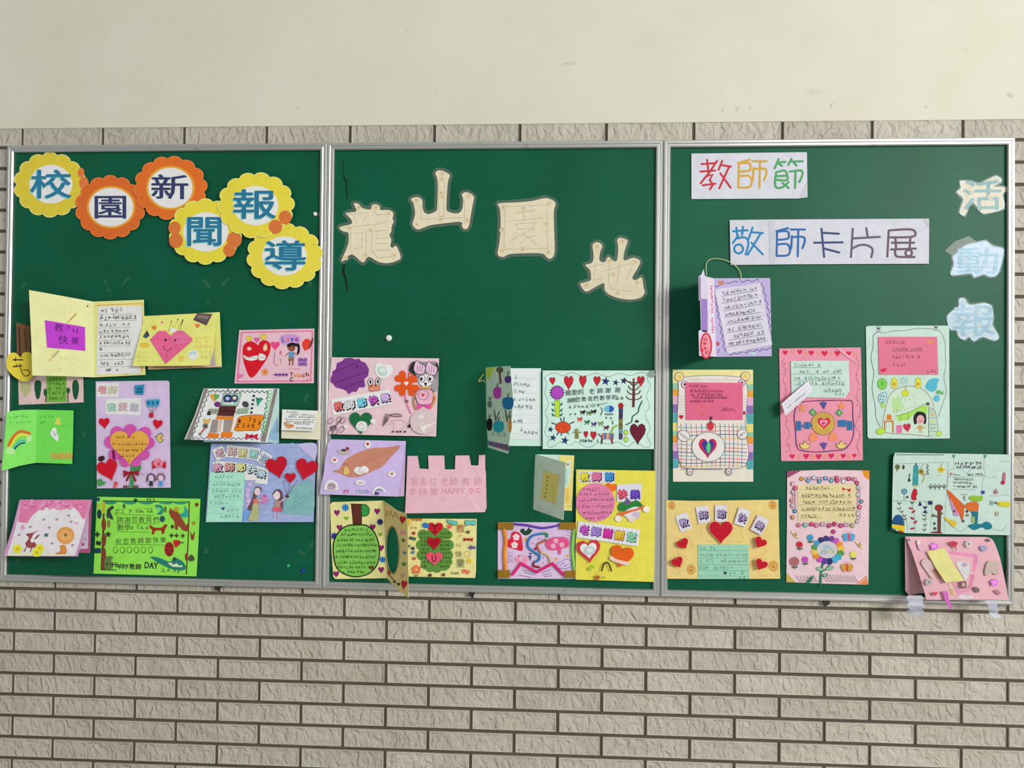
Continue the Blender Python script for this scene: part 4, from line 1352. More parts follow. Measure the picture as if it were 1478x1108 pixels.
# pink card with purple shape and dog
t = Thing('greeting_card', 'pink card with a purple blot shape, an orange flower and a green heart', 'card', M2, .0115)
t.sheet([(105, 88), (988, 97), (975, 420), (963, 737), (68, 718), (80, 400)], (240, 196, 206))
t.sheet([(112, 230), (112, 205), (140, 185), (150, 135), (190, 120), (215, 95), (270, 92), (300, 105), (330, 97), (345, 118), (385, 135), (412, 185), (405, 240), (372, 268), (382, 325), (370, 335), (330, 335), (310, 372), (275, 370), (245, 392), (228, 365), (200, 350), (140, 335), (118, 305), (96, 290), (98, 255)], (122, 54, 138), 'purple_blot', .0006)
for a in ([(120, 210), (340, 122)], [(125, 300), (400, 205)], [(205, 342), (372, 275)]):
    t.stroke(a, 5, (74, 26, 90))
t.scrib(300, 165, 330, 160, 26, (60, 20, 76), 6)
t.sheet(smooth([(470, 145), (500, 125), (535, 145), (585, 150), (610, 180), (595, 225), (545, 262), (490, 250), (462, 200)], True), (226, 236, 236), 'silver_sticker', .0005)
t.poly(smooth([(485, 170), (530, 165), (565, 200), (550, 240), (505, 235), (482, 205)], True), (186, 208, 204)); t.ell(525, 195, 26, 22, (214, 226, 224))
t.part('rabbit')
for x, y in ((424, 290), (486, 287)):
    t.ell(x, y, 20, 29, (232, 226, 230), 8, BLK, 5); t.ell(x, y, 9, 18, (50, 46, 56), 8)
t.poly([(410, 318), (496, 312), (500, 355), (488, 365), (470, 358), (440, 368), (415, 362)], (240, 140, 110)); t.ell(430, 325, 7, 7, BLK, n=8); t.ell(468, 322, 7, 7, BLK, n=8); t.stroke([(410, 318), (496, 312), (500, 355), (488, 365), (470, 358), (440, 368), (415, 362)], 3, (120, 50, 50), True)
t.part('title_label', .0003)
t.poly([(98, 432), (580, 350), (602, 470), (120, 565)], (226, 226, 240))
for ch, x, y, c_ in (('教', 162, 490, (240, 110, 110)), ('師', 255, 478, (226, 226, 232)), ('節', 352, 458, (120, 206, 230)), ('快', 448, 440, (200, 90, 200)), ('樂', 545, 420, (206, 176, 226))):
    t.bubble(ch, x, y, 76, 74, c_, -8, (36, 34, 44), 8, .03, .035)
t.part('orange_flower')
t.poly(smooth([(715, 390), (722, 450), (745, 510), (765, 545), (752, 545), (730, 500), (705, 430)], True), (226, 120, 170)); t.ell(722, 448, 15, 13, (130, 90, 90))
for x, y, ro in ((684, 258, -45), (766, 262, 45), (682, 344, -135), (766, 344, 135)):
    t.poly(heart_pts(x, y, 108, 100, ro), (224, 84, 24))
t.ell(722, 305, 45, 45, (224, 84, 24)); t.poly(heart_pts(718, 305, 36, 38, 0), (240, 236, 236)); t.star(752, 235, 15, (246, 150, 170), 4)
t.part('dog')
t.poly(smooth([(760, 225), (738, 190), (750, 140), (790, 120), (880, 128), (960, 125), (985, 180), (975, 260), (940, 300), (860, 330), (815, 290), (800, 240)], True), (140, 134, 140))
t.poly(smooth([(740, 195), (760, 140), (790, 125), (785, 200), (800, 240), (765, 220)], True), (44, 38, 44)); t.poly(smooth([(970, 128), (985, 180), (975, 210), (955, 170)], True), (44, 38, 44))
t.poly(smooth([(940, 290), (978, 260), (980, 340), (955, 370), (925, 340)], True), (160, 152, 156))
for x0, y0, sg in ((830, 170, 1), (928, 178, -1)):
    t.poly(smooth([(x0 - 50, y0 + 20), (x0 - 30, y0 - 55), (x0 + 5, y0 - 30), (x0 + 45, y0 - 5), (x0 + 30, y0 + 50), (x0 - 10, y0 + 55)], True), (244, 190, 214)); t.stroke(smooth([(x0 - 50, y0 + 20), (x0 - 30, y0 - 55), (x0 + 5, y0 - 30), (x0 + 45, y0 - 5), (x0 + 30, y0 + 50), (x0 - 10, y0 + 55)], True), 4, BLK, True)
    for d in (-20, 0, 20):
        t.stroke([(x0 + d, y0 - 15), (x0 + d - 4, y0 + 35)], 4, (110, 70, 90))
t.poly(smooth([(815, 270), (840, 235), (880, 228), (930, 235), (950, 270), (920, 310), (880, 345), (840, 315)], True), (236, 226, 230))
for x in (848, 918):
    t.ell(x, 262, 27, 30, (226, 218, 224), 0, BLK, 5); t.ell(x - 6, 266, 12, 14, BLK)
t.poly([(862, 296), (892, 296), (878, 332)], (30, 26, 30)); t.stroke([(840, 322), (878, 338), (915, 318)], 5, BLK, sm=True)
t.poly([(840, 330), (910, 330), (915, 360), (835, 362)], (244, 168, 80))
t.poly(smooth([(800, 370), (860, 345), (930, 360), (940, 420), (920, 470), (830, 475), (800, 430)], True), (240, 176, 196)); t.stroke(smooth([(800, 370), (860, 345), (930, 360), (940, 420), (920, 470), (830, 475), (800, 430)], True), 5, BLK, True)
t.stroke([(800, 380), (778, 440), (795, 515)], 16, (176, 124, 96), sm=True); t.stroke([(940, 385), (955, 430), (925, 500)], 16, (222, 150, 90), sm=True)
t.poly(heart_pts(856, 400, 26, 28), (206, 30, 60)); t.stroke(ellipse_pts(858, 395, 42, 42, 16), 4, (110, 60, 80), True)
t.poly([(860, 488), (806, 465), (812, 520)], (240, 80, 160)); t.poly([(860, 488), (918, 465), (915, 515)], (240, 80, 160))
t.sheet(heart_pts(345, 632, 190, 186, 0), (26, 104, 62), 'green_heart', .0008)
t.sheet(smooth([(305, 660), (320, 625), (350, 612), (390, 625), (397, 665), (370, 692), (330, 690)], True), (226, 234, 230), 'white_sticker', .0004)
t.stroke([(325, 650), (345, 630), (370, 645)], 6, (206, 150, 150), sm=True); t.stroke([(322, 665), (350, 682), (380, 660)], 6, (150, 190, 180), sm=True)
t.part('white_sticker'); t.ell(448, 612, 24, 22, (236, 226, 224)); t.ell(222, 655, 17, 15, (240, 226, 232))
t.part('butterfly_sketch')
for x, y in ((97, 610), (165, 600), (200, 605), (120, 670), (190, 680), (100, 705), (135, 700)):
    t.ell(x, y, 17, 26, None, 30, (60, 44, 56), 4)
t.stroke([(90, 690), (150, 640), (190, 590)], 6, (50, 36, 46)); t.scrib(90, 665, 160, 660, 36, (60, 44, 56), 5)
t.part('horse_sketch')
t.stroke([(545, 552), (610, 570), (680, 572), (650, 552), (580, 560)], 7, (110, 90, 100), sm=True)
for i in range(5):
    t.stroke([(545 + i * 8, 565 + i * 3), (528 + i * 8, 655 - i * 10)], 6, (110, 92, 100), sm=True)
t.stroke([(590, 610), (680, 600), (725, 630), (740, 650)], 3, (190, 130, 150), sm=True); t.stroke([(580, 640), (620, 620), (620, 690), (690, 690), (700, 650)], 3, (200, 150, 160)); t.ell(743, 652, 12, 14, BLK)
for x in (610, 645, 670, 708):
    t.ell(x, 698, 9, 8, BLK, n=8)
t.part('clear_sticker', .0004, M_GLOSS)
t.ell(856, 620, 106, 98, (214, 194, 196)); t.ell(840, 575, 22, 18, (232, 222, 222)); t.poly(smooth([(810, 620), (850, 650), (950, 625), (880, 670), (870, 715), (835, 660)], True), (236, 226, 226))
t.done()

# lavender leaf card
t = Thing('greeting_card', 'lavender folded card with a pressed brown leaf', 'card', M3, .0115)
t.sheet([(100, 80), (715, 93), (700, 545), (640, 548), (90, 530)], (206, 178, 214), 'back_leaf')
t.hinge((92, 78), (715, 93), (300, 540), .0125, .03)
t.sheet([(92, 78), (715, 93), (672, 420), (648, 548), (300, 538), (8, 528), (45, 330), (72, 130)], (200, 180, 228), 'front_flap')
t.part('drawing', stuff=True)
for x, y in ((305, 125), (460, 130), (440, 380), (595, 465), (325, 475)):
    t.stroke([(x - 6, y - 5), (x + 6, y + 8)], 4, (170, 150, 206))
for w_, x, c_ in (('A', 205, (180, 60, 120)), ('y', 240, (170, 60, 130)), ('T', 312, (90, 150, 140)), ('e', 340, (96, 160, 140)), ('a', 365, (90, 150, 150)), ('c', 388, (80, 130, 190)), ('h', 410, (120, 100, 190))):
    t.text(w_, x, 508, 20, 30, c_, .01)
t.text('M', 222, 505, 22, 32, (190, 80, 120), .01)
t.sheet(smooth([(115, 340), (160, 332), (230, 240), (340, 180), (450, 150), (560, 145), (668, 132), (600, 215), (520, 300), (430, 345), (330, 385), (250, 387), (170, 357)], True), (196, 132, 110), 'brown_leaf', .0007)
t.stroke([(120, 340), (300, 300), (480, 220), (660, 135)], 4, (176, 108, 88), sm=True)
for a in range(6):
    x = 220 + a * 62; y = 320 - a * 26
    t.stroke([(x, y), (x + 50, y - 70 + a * 6)], 2.5, (180, 114, 94))
    t.stroke([(x, y), (x + 70, y + 20 - a * 3)], 2.5, (180, 114, 94))
t.sheet(smooth([(290, 335), (310, 305), (345, 308), (375, 295), (410, 320), (400, 350), (365, 355), (345, 368), (310, 358)], True), (240, 238, 244), 'cloud_sticker', .0004)
t.stroke([(325, 335), (345, 352), (365, 340)], 7, (226, 140, 150), sm=True); t.ell(338, 318, 5, 5, (120, 110, 180), n=8)
for x, y, w_, h_, c_ in ((130, 250, 52, 46, (206, 80, 110)), (402, 120, 46, 56, (190, 60, 70)), (600, 363, 56, 44, (190, 130, 110))):
    t.part('heart_sticker', .0002)
    t.ell(x, y, w_ / 2 + 4, h_ / 2 + 3, (236, 230, 240)); t.poly(heart_pts(x, y, w_ * .62, h_ * .6), c_)
t.part('bird_sticker'); t.poly(smooth([(150, 165), (200, 170), (235, 145), (262, 170), (255, 200), (190, 200), (165, 185)], True), (190, 170, 180)); t.ell(205, 168, 22, 11, (70, 54, 60)); t.ell(236, 155, 13, 14, (130, 50, 60)); t.ell(200, 192, 26, 8, (170, 190, 130))
t.part('bottle_sticker'); t.poly(smooth([(205, 365), (208, 320), (222, 300), (235, 305), (252, 340), (248, 362), (225, 368)], True), (216, 186, 110)); t.stroke(ellipse_pts(222, 290, 14, 16, 8, 170, 370), 4, (150, 90, 60))
t.part('turtle_sticker', .0002); t.poly(smooth([(45, 490), (55, 440), (95, 412), (145, 430), (162, 480), (140, 500), (80, 500)], True), (232, 228, 240)); t.poly(smooth([(68, 475), (80, 440), (115, 432), (140, 455), (138, 482), (90, 488)], True), (180, 160, 176)); t.stroke([(80, 460), (120, 450), (130, 478)], 5, (120, 100, 120)); t.stroke([(60, 490), (145, 492)], 5, (150, 130, 150))
t.part('label_sticker', .0002); t.poly(smooth([(298, 432), (320, 415), (370, 415), (388, 432), (370, 452), (320, 454)], True), (240, 230, 236)); t.scrib(315, 434, 372, 434, 16, (190, 110, 110), 5)
t.part('rainbow_sticker', .0002); t.stroke([(452, 520), (470, 485), (500, 478), (535, 500)], 26, (238, 234, 242), sm=True); t.stroke([(460, 512), (478, 492), (505, 488), (532, 502)], 8, (90, 90, 140), sm=True); t.ell(475, 522, 22, 12, (80, 70, 110))
t.done()

# pink castle card
t = Thing('greeting_card', 'pink castle-shaped card with battlements cut along the top', 'card', M3, .003)
t.sheet([(722, 335), (1372, 335), (1378, 640), (1366, 672), (712, 684)], (232, 168, 186), 'back_leaf')
t.sheet([(728, 215), (812, 215), (828, 318), (903, 323), (898, 212), (1030, 212), (1035, 325), (1118, 325), (1122, 212), (1235, 210), (1250, 292), (1310, 293), (1315, 208), (1365, 207), (1372, 640), (1362, 676), (708, 686), (720, 440)], (244, 186, 202), 'front_leaf', .0008, .001)
t.poly([(1215, 540), (1362, 676), (1330, 677)], (246, 200, 212))
PK = (204, 140, 158)
for i, ch in enumerate('祝各位老師教師'):
    x = (785, 862, 940, 1032, 1110, 1208, 1308)[i]
    t.part('character'); t.text(ch, x, 425, 62, 68, PK, 0)
for ch, x, w_, h_ in (('節', 770, 46, 56), ('快', 855, 70, 62), ('樂', 950, 62, 68)):
    t.part('character'); t.text(ch, x, 508, w_, h_, PK, 0)
t.part('word_happy'); t.text('HAPPY', 1105, 502, 190, 50, PK)
for x in (1252, 1308):
    t.heart(x, 500, 36, 40, None, 0, (226, 110, 130), 4)
t.part('smile'); t.stroke([(985, 560), (1010, 575), (1040, 555)], 3, PK, sm=True); t.stroke([(1000, 545), (1002, 552)], 4, PK); t.stroke([(1025, 543), (1027, 550)], 4, PK)
t.done()

# apple card
YC = (238, 222, 152)
t = Thing('greeting_card', 'cream zigzag card with a green apple letter and a cut-out middle flap', 'card', M4, .0035)
t.sheet([(770, 235), (1405, 238), (1398, 700), (1390, 763), (800, 750)], YC, 'right_leaf')
t.part('green_bush', .0003)
for x, y, q in ((930, 380, 52), (1110, 370, 58), (1150, 380, 40), (915, 470, 52), (1150, 470, 52), (925, 560, 55), (1140, 560, 56), (960, 640, 55), (1110, 645, 58), (1150, 620, 40), (1030, 400, 90), (1030, 500, 100), (1030, 610, 85), (1050, 670, 50), (990, 670, 45)):
    t.ell(x, y, q, q * .95, (94, 144, 60))
for y in (365, 400, 435, 470, 505, 540, 580, 620, 660):
    t.scrib(900, y, 985, y, 30, (48, 84, 36), 4.5); t.scrib(1075, y, 1170, y, 30, (48, 84, 36), 4.5)
for x, y, w_, h_, c_, ch in ((1036, 332, 140, 124, (196, 24, 40), 'I'), (1024, 460, 122, 120, (176, 14, 34), ''), (1028, 595, 150, 125, (234, 82, 112), 'U')):
    t.sheet(heart_pts(x, y, w_, h_), c_, 'paper_heart', .0006, .0004)
    if ch:
        if ch == 'I':
            for q in ([(x - 2, y - 34), (x - 4, y + 26)], [(x - 26, y - 34), (x + 24, y - 36)], [(x - 28, y + 26), (x + 22, y + 24)]):
                t.stroke(q, 10, (84, 10, 24))
        else:
            t.text(ch, x - 3, y - 4, 40, 62, (84, 10, 24), .02)
    else:
        t.stroke(heart_pts(x, y - 5, 40, 40), 5, (110, 6, 20), True)
t.part('drawing', stuff=True)
for ch, x, y, w_, h_, c_ in (('教', 1262, 322, 76, 74, (170, 110, 60)), ('ㄕ', 1253, 398, 40, 36, (200, 150, 80)), ('ㄐ', 1245, 470, 34, 44, (190, 160, 90)), ('快', 1246, 550, 62, 56, (120, 110, 70)), ('樂', 1262, 630, 72, 84, (90, 100, 60))):
    t.part('character'); t.text(ch, x, y, w_, h_, c_)
t.part('teal_ribbon'); t.poly(smooth([(1140, 245), (1180, 255), (1228, 262), (1222, 292), (1185, 285), (1150, 272)], True), (96, 196, 190)); t.stroke(smooth([(1140, 245), (1180, 255), (1228, 262), (1222, 292), (1185, 285), (1150, 272)], True), 4, (30, 90, 90), True)
t.part('teal_ribbon'); t.poly(smooth([(1308, 250), (1350, 258), (1390, 250), (1388, 292), (1345, 285), (1308, 297)], True), (96, 196, 190)); t.stroke(smooth([(1308, 250), (1350, 258), (1390, 250), (1388, 292), (1345, 285), (1308, 297)], True), 4, (30, 90, 90), True)
t.part('red_bow'); t.poly([(1330, 420), (1288, 402), (1290, 440)], (176, 36, 44)); t.poly([(1330, 420), (1372, 404), (1370, 440)], (176, 36, 44)); t.ell(1330, 420, 12, 12, (130, 20, 30))
t.part('purple_arrow'); t.poly([(1328, 492), (1358, 468), (1358, 482), (1396, 482), (1396, 504), (1358, 504), (1358, 516)], (110, 90, 160))
t.star(1340, 612, 32, (232, 196, 50)); t.part('ring_doodle'); t.ell(1324, 550, 24, 26, None, line=(190, 170, 100), lw=4)
t.heart(1295, 706, 38, 44, (236, 110, 90)); t.heart(1326, 714, 38, 44, (240, 120, 100)); t.flower(868, 688, 40, (240, 120, 80), (240, 190, 110)); t.part('leaf_doodle'); t.poly([(845, 735), (890, 735), (868, 752)], (90, 150, 70))
t.part('blue_heart'); t.poly(smooth([(930, 310), (920, 290), (940, 272), (975, 282), (980, 312), (955, 320)], True), (40, 120, 190))
t.heart(1165, 310, 44, 46, (226, 100, 90)); t.part('drawing', stuff=True); t.scrib(1175, 715, 1250, 715, 28, (60, 50, 40), 5)
for x, y, c_ in ((845, 365, (190, 50, 60)), (820, 408, (60, 80, 90)), (850, 415, (60, 120, 80)), (838, 500, (60, 60, 100)), (838, 535, (80, 140, 170)), (850, 590, (190, 110, 90)), (1328, 355, (90, 100, 60)), (1110, 735, (120, 80, 50)), (990, 738, (90, 50, 40)), (800, 480, (90, 150, 110))):
    t.poly(rect_pts(x, y, 28, 24, 20), c_); t.stroke([(x - 16, y + 8), (x + 16, y - 10)], 4, (70, 50, 50))
t.scrib(815, 315, 875, 315, 34, (150, 110, 70), 4); t.poly([(780, 236), (925, 237), (910, 262), (895, 240), (880, 262), (860, 240), (845, 258), (830, 240)], (206, 110, 50)); t.ell(800, 268, 14, 32, (226, 190, 60))
t.surf = on_board(.0045); t.lift = 0
t.sheet([(102, 110), (112, 95), (130, 88), (570, 75), (590, 420), (605, 765), (150, 772), (130, 755), (112, 500)], YC, 'left_leaf')
t.part('drawing', stuff=True)
for x, y in ((162, 188), (520, 175), (185, 320), (480, 315), (555, 500), (555, 695), (155, 732)):
    t.heart(x, y, 54, 62, (136, 34, 104))
for x, y, q, c_ in ((237, 138, 40, (40, 130, 200)), (568, 600, 36, (40, 120, 180)), (545, 265, 36, (30, 44, 110)), (140, 392, 40, (36, 54, 140))):
    t.star(x, y, q, c_, 8, .6)
t.heart(245, 236, 46, 42, (120, 180, 50)); t.heart(546, 380, 42, 42, (120, 170, 50))
t.part('apple_stem', .0002); t.poly([(290, 105), (382, 108), (380, 292), (308, 288)], (92, 44, 28)); t.stroke([(290, 105), (382, 108), (380, 292), (308, 288)], 7, (40, 20, 16), True)
t.part('apple_leaf'); t.poly(smooth([(384, 112), (420, 112), (450, 150), (440, 200), (410, 214), (385, 212)], True, 3), (50, 150, 64)); t.stroke(smooth([(384, 112), (420, 112), (450, 150), (440, 200), (410, 214), (385, 212)], False, 3), 7, (20, 60, 30))
ap = smooth([(340, 292), (420, 295), (485, 345), (525, 430), (540, 530), (520, 640), (450, 720), (340, 752), (235, 730), (160, 670), (132, 560), (135, 440), (185, 345), (260, 298)], True)
t.sheet(ap, (128, 196, 84), 'apple_letter', .0006)
t.stroke(ap, 11, (22, 34, 22), True)
for y, x0, x1 in ((335, 235, 440), (375, 195, 475), (425, 165, 500), (470, 155, 515), (522, 150, 520), (575, 145, 520), (625, 155, 505), (668, 165, 425), (712, 205, 410)):
    t.scrib(x0, y, x1, y, 34, (40, 64, 30), 5)
t.part('bird_doodle'); t.poly(smooth([(440, 662), (470, 655), (492, 660), (478, 688), (455, 685)], True), (110, 70, 40))
t.hinge((570, 75), (605, 765), (790, 560), .0052, .115)
hole = ellipse_pts(655, 515, 55, 208, 28, rot=-1)
t.sheet([(570, 75), (640, 120), (690, 160), (775, 190), (790, 300), (797, 942), (690, 850), (605, 765), (588, 420)], (228, 206, 138), 'middle_flap', .0006, holes=[hole[::-1]])
t.part('drawing', stuff=True)
t.stroke([(595, 220), (605, 160), (625, 210), (640, 165), (660, 225), (680, 180), (705, 235)], 10, (190, 100, 40)); t.stroke([(612, 660), (634, 740), (690, 810)], 9, (110, 70, 40))
t.heart(745, 250, 60, 80, (196, 30, 44), 8); t.heart(758, 828, 56, 92, (190, 36, 50), 8); t.heart(622, 720, 26, 60, (176, 50, 40), 10)
t.star(752, 428, 24, (70, 110, 50)); t.star(757, 640, 30, (80, 130, 50)); t.star(762, 540, 22, (60, 130, 180)); t.ell(710, 818, 16, 14, (60, 90, 50)); t.ell(672, 795, 12, 12, (60, 60, 50))
for y in (360, 740):
    t.stroke([(725, y - 20), (765, y + 20)], 6, (230, 130, 150)); t.stroke([(765, y - 20), (728, y + 24)], 6, (230, 130, 150)); t.stroke([(722, y), (768, y)], 5, (230, 130, 150))
t.stroke(ellipse_pts(655, 515, 60, 214, 30, rot=-1), 6, (130, 100, 60), True)
t.done()

# mint folded card with plant pots
MT = (204, 232, 222)
t = Thing('greeting_card', 'mint folded card standing open with drawn plant pots and a white letter', 'card', M5, .0025)
t.sheet([(125, 112), (533, 112), (535, 705), (135, 702)], (206, 232, 226), 'back_leaf')
t.sheet([(290, 118), (522, 120), (515, 655), (285, 650)], (228, 230, 236), 'letter', .0003)
for y in (190, 248, 302, 358, 422, 468, 530, 610):
    t.stroke([(300, y), (500, y + 2)], 2, (186, 190, 200))
for y, x0, x1 in ((180, 320, 355), (235, 318, 445), (288, 325, 415), (345, 325, 495), (402, 320, 465), (512, 315, 400), (575, 365, 400), (598, 400, 510)):
    t.scrib(x0, y, x1, y + 4, 34, (70, 74, 90), 4)
t.hinge((112, 108), (130, 715), (312, 400), .0045, .118)
t.sheet([(112, 108), (200, 100), (298, 95), (306, 200), (318, 320), (312, 450), (300, 600), (280, 763), (200, 738), (130, 715), (117, 520)], (198, 228, 206), 'front_flap')
t.poly([(113, 110), (185, 104), (150, 180), (118, 200)], (190, 222, 90))
t.part('drawing', stuff=True)
t.part('tree'); t.stroke([(225, 225), (215, 130)], 16, (120, 70, 50)); t.ell(218, 125, 28, 25, (100, 110, 70)); t.stroke([(215, 150), (240, 118)], 7, (110, 70, 50))
for x0, y0, w_, h_, c_ in ((172, 265, 54, 72, (190, 70, 180)), (258, 178, 44, 42, (90, 60, 150)), (242, 342, 76, 76, (30, 120, 180)), (172, 525, 72, 68, (40, 170, 190)), (120, 505, 38, 75, (24, 24, 26)), (284, 512, 24, 80, (226, 160, 70)), (126, 370, 30, 38, (110, 130, 120))):
    t.part('plant_pot'); t.poly(smooth([(x0, y0), (x0 + w_, y0 - 4), (x0 + w_ * .95, y0 + h_), (x0 + w_ * .08, y0 + h_)], True, 3), c_); t.stroke([(x0 + w_ / 2, y0), (x0 + w_ / 2 - 4, y0 - 40)], 6, (70, 90, 60)); t.stroke([(x0 + w_ / 2, y0 - 14), (x0 + w_ / 2 + 14, y0 - 44)], 5, (60, 80, 60))
for x in (180, 265):
    t.stroke([(x + 10, 520), (x - 5, 430)], 9, (60, 80, 70)); t.stroke([(x + 15, 490), (x + 35, 440)], 8, (60, 80, 70)); t.stroke([(x - 2, 470), (x + 10, 500)], 8, (60, 80, 70))
t.part('lettering', stuff=True); t.scrib(160, 605, 265, 625, 36, (120, 150, 130), 4)
for i in range(16):
    x = 130 + i * 10
    t.stroke([(x, 665 + i * 2), (x + 8, 700 + i * 3)], 8, ((130, 60, 150), (70, 140, 70), (90, 60, 160), (150, 90, 130))[i % 4])
for i in range(14):
    x, y = t.rng.uniform(135, 290), t.rng.uniform(200, 500)
    t.stroke([(x, y), (x + 8, y + 8)], 3, (150, 190, 160))
t.surf = on_board(.003); t.lift = 0
t.part('string'); t.stroke([(95, 155), (70, 190), (58, 212), (90, 205), (105, 220)], 6, (206, 200, 120), sm=True)
t.done()

# mint drawing card
t = Thing('greeting_card', 'mint card inside a wavy line, drawn tree, crab and row of hearts', 'card', M5, .0108)
t.sheet([(545, 130), (1395, 130), (1393, 728), (545, 727)], (208, 238, 228))
t.part('wavy_border')
t.stroke([(580, 165), (640, 148), (700, 170), (770, 145), (860, 175), (950, 150), (1040, 178), (1130, 150), (1210, 168), (1270, 150), (1330, 150), (1345, 200), (1368, 250), (1335, 320), (1360, 400), (1325, 470), (1365, 560), (1340, 630), (1370, 690), (1330, 718), (1250, 672), (1190, 710), (1120, 675), (1060, 690), (970, 680), (890, 718), (800, 672), (750, 700), (690, 672), (610, 715), (580, 690), (595, 650), (560, 600), (585, 520), (565, 450), (590, 380), (560, 300), (575, 230), (560, 190)], 3, (70, 84, 84), True, True)
t.ell(1372, 158, 32, 28, (150, 166, 160))
t.part('drawing', stuff=True)
for x, y, w_, h_, ro in ((620, 212, 44, 62, -4), (743, 226, 72, 110, 0), (851, 218, 56, 102, 0), (959, 213, 54, 80, 0), (1293, 214, 58, 84, 0), (874, 620, 34, 58, 0), (932, 628, 46, 70, 0)):
    t.heart(x, y, w_, h_, (204, 36, 52), ro, (110, 24, 34), 3)
for x, y, q in ((1025, 212, 36), (1102, 222, 28), (1163, 208, 30), (605, 578, 26), (624, 642, 30), (715, 662, 34)):
    t.star(x, y, q, (40, 50, 110), 5, .42, -80)
t.part('purple_flower'); t.poly(star_pts(655, 298, 60, 16, .8), (50, 60, 50)); t.ell(656, 298, 46, 46, (180, 70, 196)); t.poly([(636, 358), (676, 358), (672, 482), (640, 480)], (190, 226, 60)); t.stroke([(636, 358), (676, 358), (672, 482), (640, 480)], 3, (70, 90, 50), True)
for sg in (-1, 1):
    for y in (385, 430, 465):
        t.poly(smooth([(655 + sg * 18, y + 8), (655 + sg * 42, y - 14), (655 + sg * 36, y + 12)], True, 3), (50, 120, 90))
t.part('crab')
for x0, y0, x1, y1 in ((648, 540, 612, 528), (752, 535, 788, 520), (690, 525, 680, 490), (705, 525, 708, 485), (665, 600, 655, 622), (690, 605, 685, 625), (735, 600, 742, 615)):
    t.stroke([(x0, y0), (x1, y1)], 9, (60, 66, 90))
t.ell(700, 563, 58, 43, (224, 76, 36), 0, (110, 40, 30), 4)
for i in range(16):
    t.ell(700 + t.rng.uniform(-40, 40), 563 + t.rng.uniform(-28, 28), 3, 3, (150, 40, 20), n=6)
t.part('bare_tree'); t.poly([(1226, 410), (1232, 190), (1244, 185), (1250, 300), (1246, 408)], (110, 50, 46))
for i, y in enumerate((220, 255, 290, 330, 200)):
    for sg in (-1, 1):
        t.stroke([(1240, y + 25), (1240 + sg * (22 + i * 8), y + 12), (1240 + sg * (34 + i * 8), y - 10)], 8, (96, 50, 54), sm=True)
t.part('totem'); t.poly([(1125, 410), (1158, 410), (1150, 655), (1126, 655)], (70, 70, 90))
for y, c_ in ((420, (50, 60, 110)), (460, (40, 50, 90)), (500, (130, 130, 50)), (540, (120, 110, 50)), (575, (110, 150, 170)), (615, (80, 60, 110))):
    t.poly([(1127, y), (1156, y), (1154, y + 32), (1127, y + 32)], c_)
t.ell(1141, 398, 20, 24, (170, 30, 44))
t.part('vine'); t.stroke([(1305, 360), (1280, 410), (1270, 450), (1230, 480), (1222, 520), (1178, 545)], 9, (40, 100, 84), sm=True)
t.part('green_apples'); t.ell(1180, 602, 17, 20, (190, 222, 90), 0, (70, 110, 50), 3); t.ell(1180, 655, 17, 20, (190, 222, 90), 0, (70, 110, 50), 3)
t.heart(1270, 615, 118, 160, (110, 24, 54), 0, (60, 10, 30), 4); t.part('drawing', stuff=True); t.ell(1263, 517, 15, 10, (60, 20, 36))
t.part('pill'); t.ell(1052, 422, 38, 26, (50, 90, 190)); t.poly(ellipse_pts(1052, 422, 38, 26, 12, 90, 270), (110, 190, 220))
t.part('animals', stuff=True)
for x, y, c_ in ((850, 445, BLK), (898, 450, (90, 120, 50)), (935, 440, BLK), (828, 498, (200, 80, 40)), (884, 520, (40, 120, 70)), (936, 535, (90, 50, 130)), (988, 530, (110, 160, 90)), (1030, 562, (100, 40, 60))):
    t.poly(smooth([(x - 20, y - 14), (x - 5, y - 4), (x + 16, y - 16), (x + 20, y + 4), (x + 4, y + 12), (x - 14, y + 6)], True, 3), c_); t.stroke([(x - 10, y), (x - 14, y + 24)], 5, c_); t.stroke([(x + 8, y), (x + 10, y + 24)], 5, c_)
t.stroke([(990, 410), (1000, 440), (985, 470)], 6, (60, 80, 60), sm=True)
for x, y in ((1025, 462), (1042, 464), (1058, 462), (1076, 462), (1030, 490), (1066, 492)):
    t.ell(x, y, 6, 8, (50, 60, 80), n=6)
t.part('figure'); t.ell(803, 585, 15, 14, (150, 150, 90)); t.poly([(792, 598), (818, 598), (820, 648), (792, 648)], (130, 130, 80)); t.stroke([(775, 600), (842, 600)], 7, (130, 130, 80))
t.part('striped_horse')
for i, c_ in enumerate(((206, 120, 110), (90, 120, 180), (240, 170, 90), (110, 130, 190), (130, 110, 120))):
    t.poly([(996 + i * 18, 608 - (i % 2) * 3), (1016 + i * 18, 606), (1014 + i * 18, 652), (994 + i * 18, 654)], c_)
t.stroke([(998, 650), (994, 684)], 12, (70, 50, 60)); t.stroke([(1070, 648), (1076, 680)], 14, (160, 50, 70)); t.stroke([(1068, 606), (1085, 565), (1112, 548)], 14, (150, 190, 70), sm=True); t.stroke([(970, 612), (998, 640)], 9, (70, 60, 90)); t.stroke([(1080, 540), (1078, 510)], 6, (70, 80, 70))
t.part('lettering', stuff=True)
for i, ch in enumerate('親愛的老師謝謝'):
    t.text(ch, (740, 788, 836, 920, 985, 1045, 1118)[i], 300 - i * 4, 42, 42, (60, 66, 70))
for i, ch in enumerate('謝謝您教我們數學和'):
    t.text(ch, (752, 785, 815, 860, 908, 950, 1000, 1046, 1090)[i], 356 - i * 3, 36, 38, (60, 66, 70))
t.scrib(1105, 340, 1165, 336, 34, (60, 66, 70), 4); t.scrib(775, 408, 985, 395, 36, (60, 66, 70), 4); t.stroke([(985, 388), (1040, 375)], 4, (80, 86, 90))
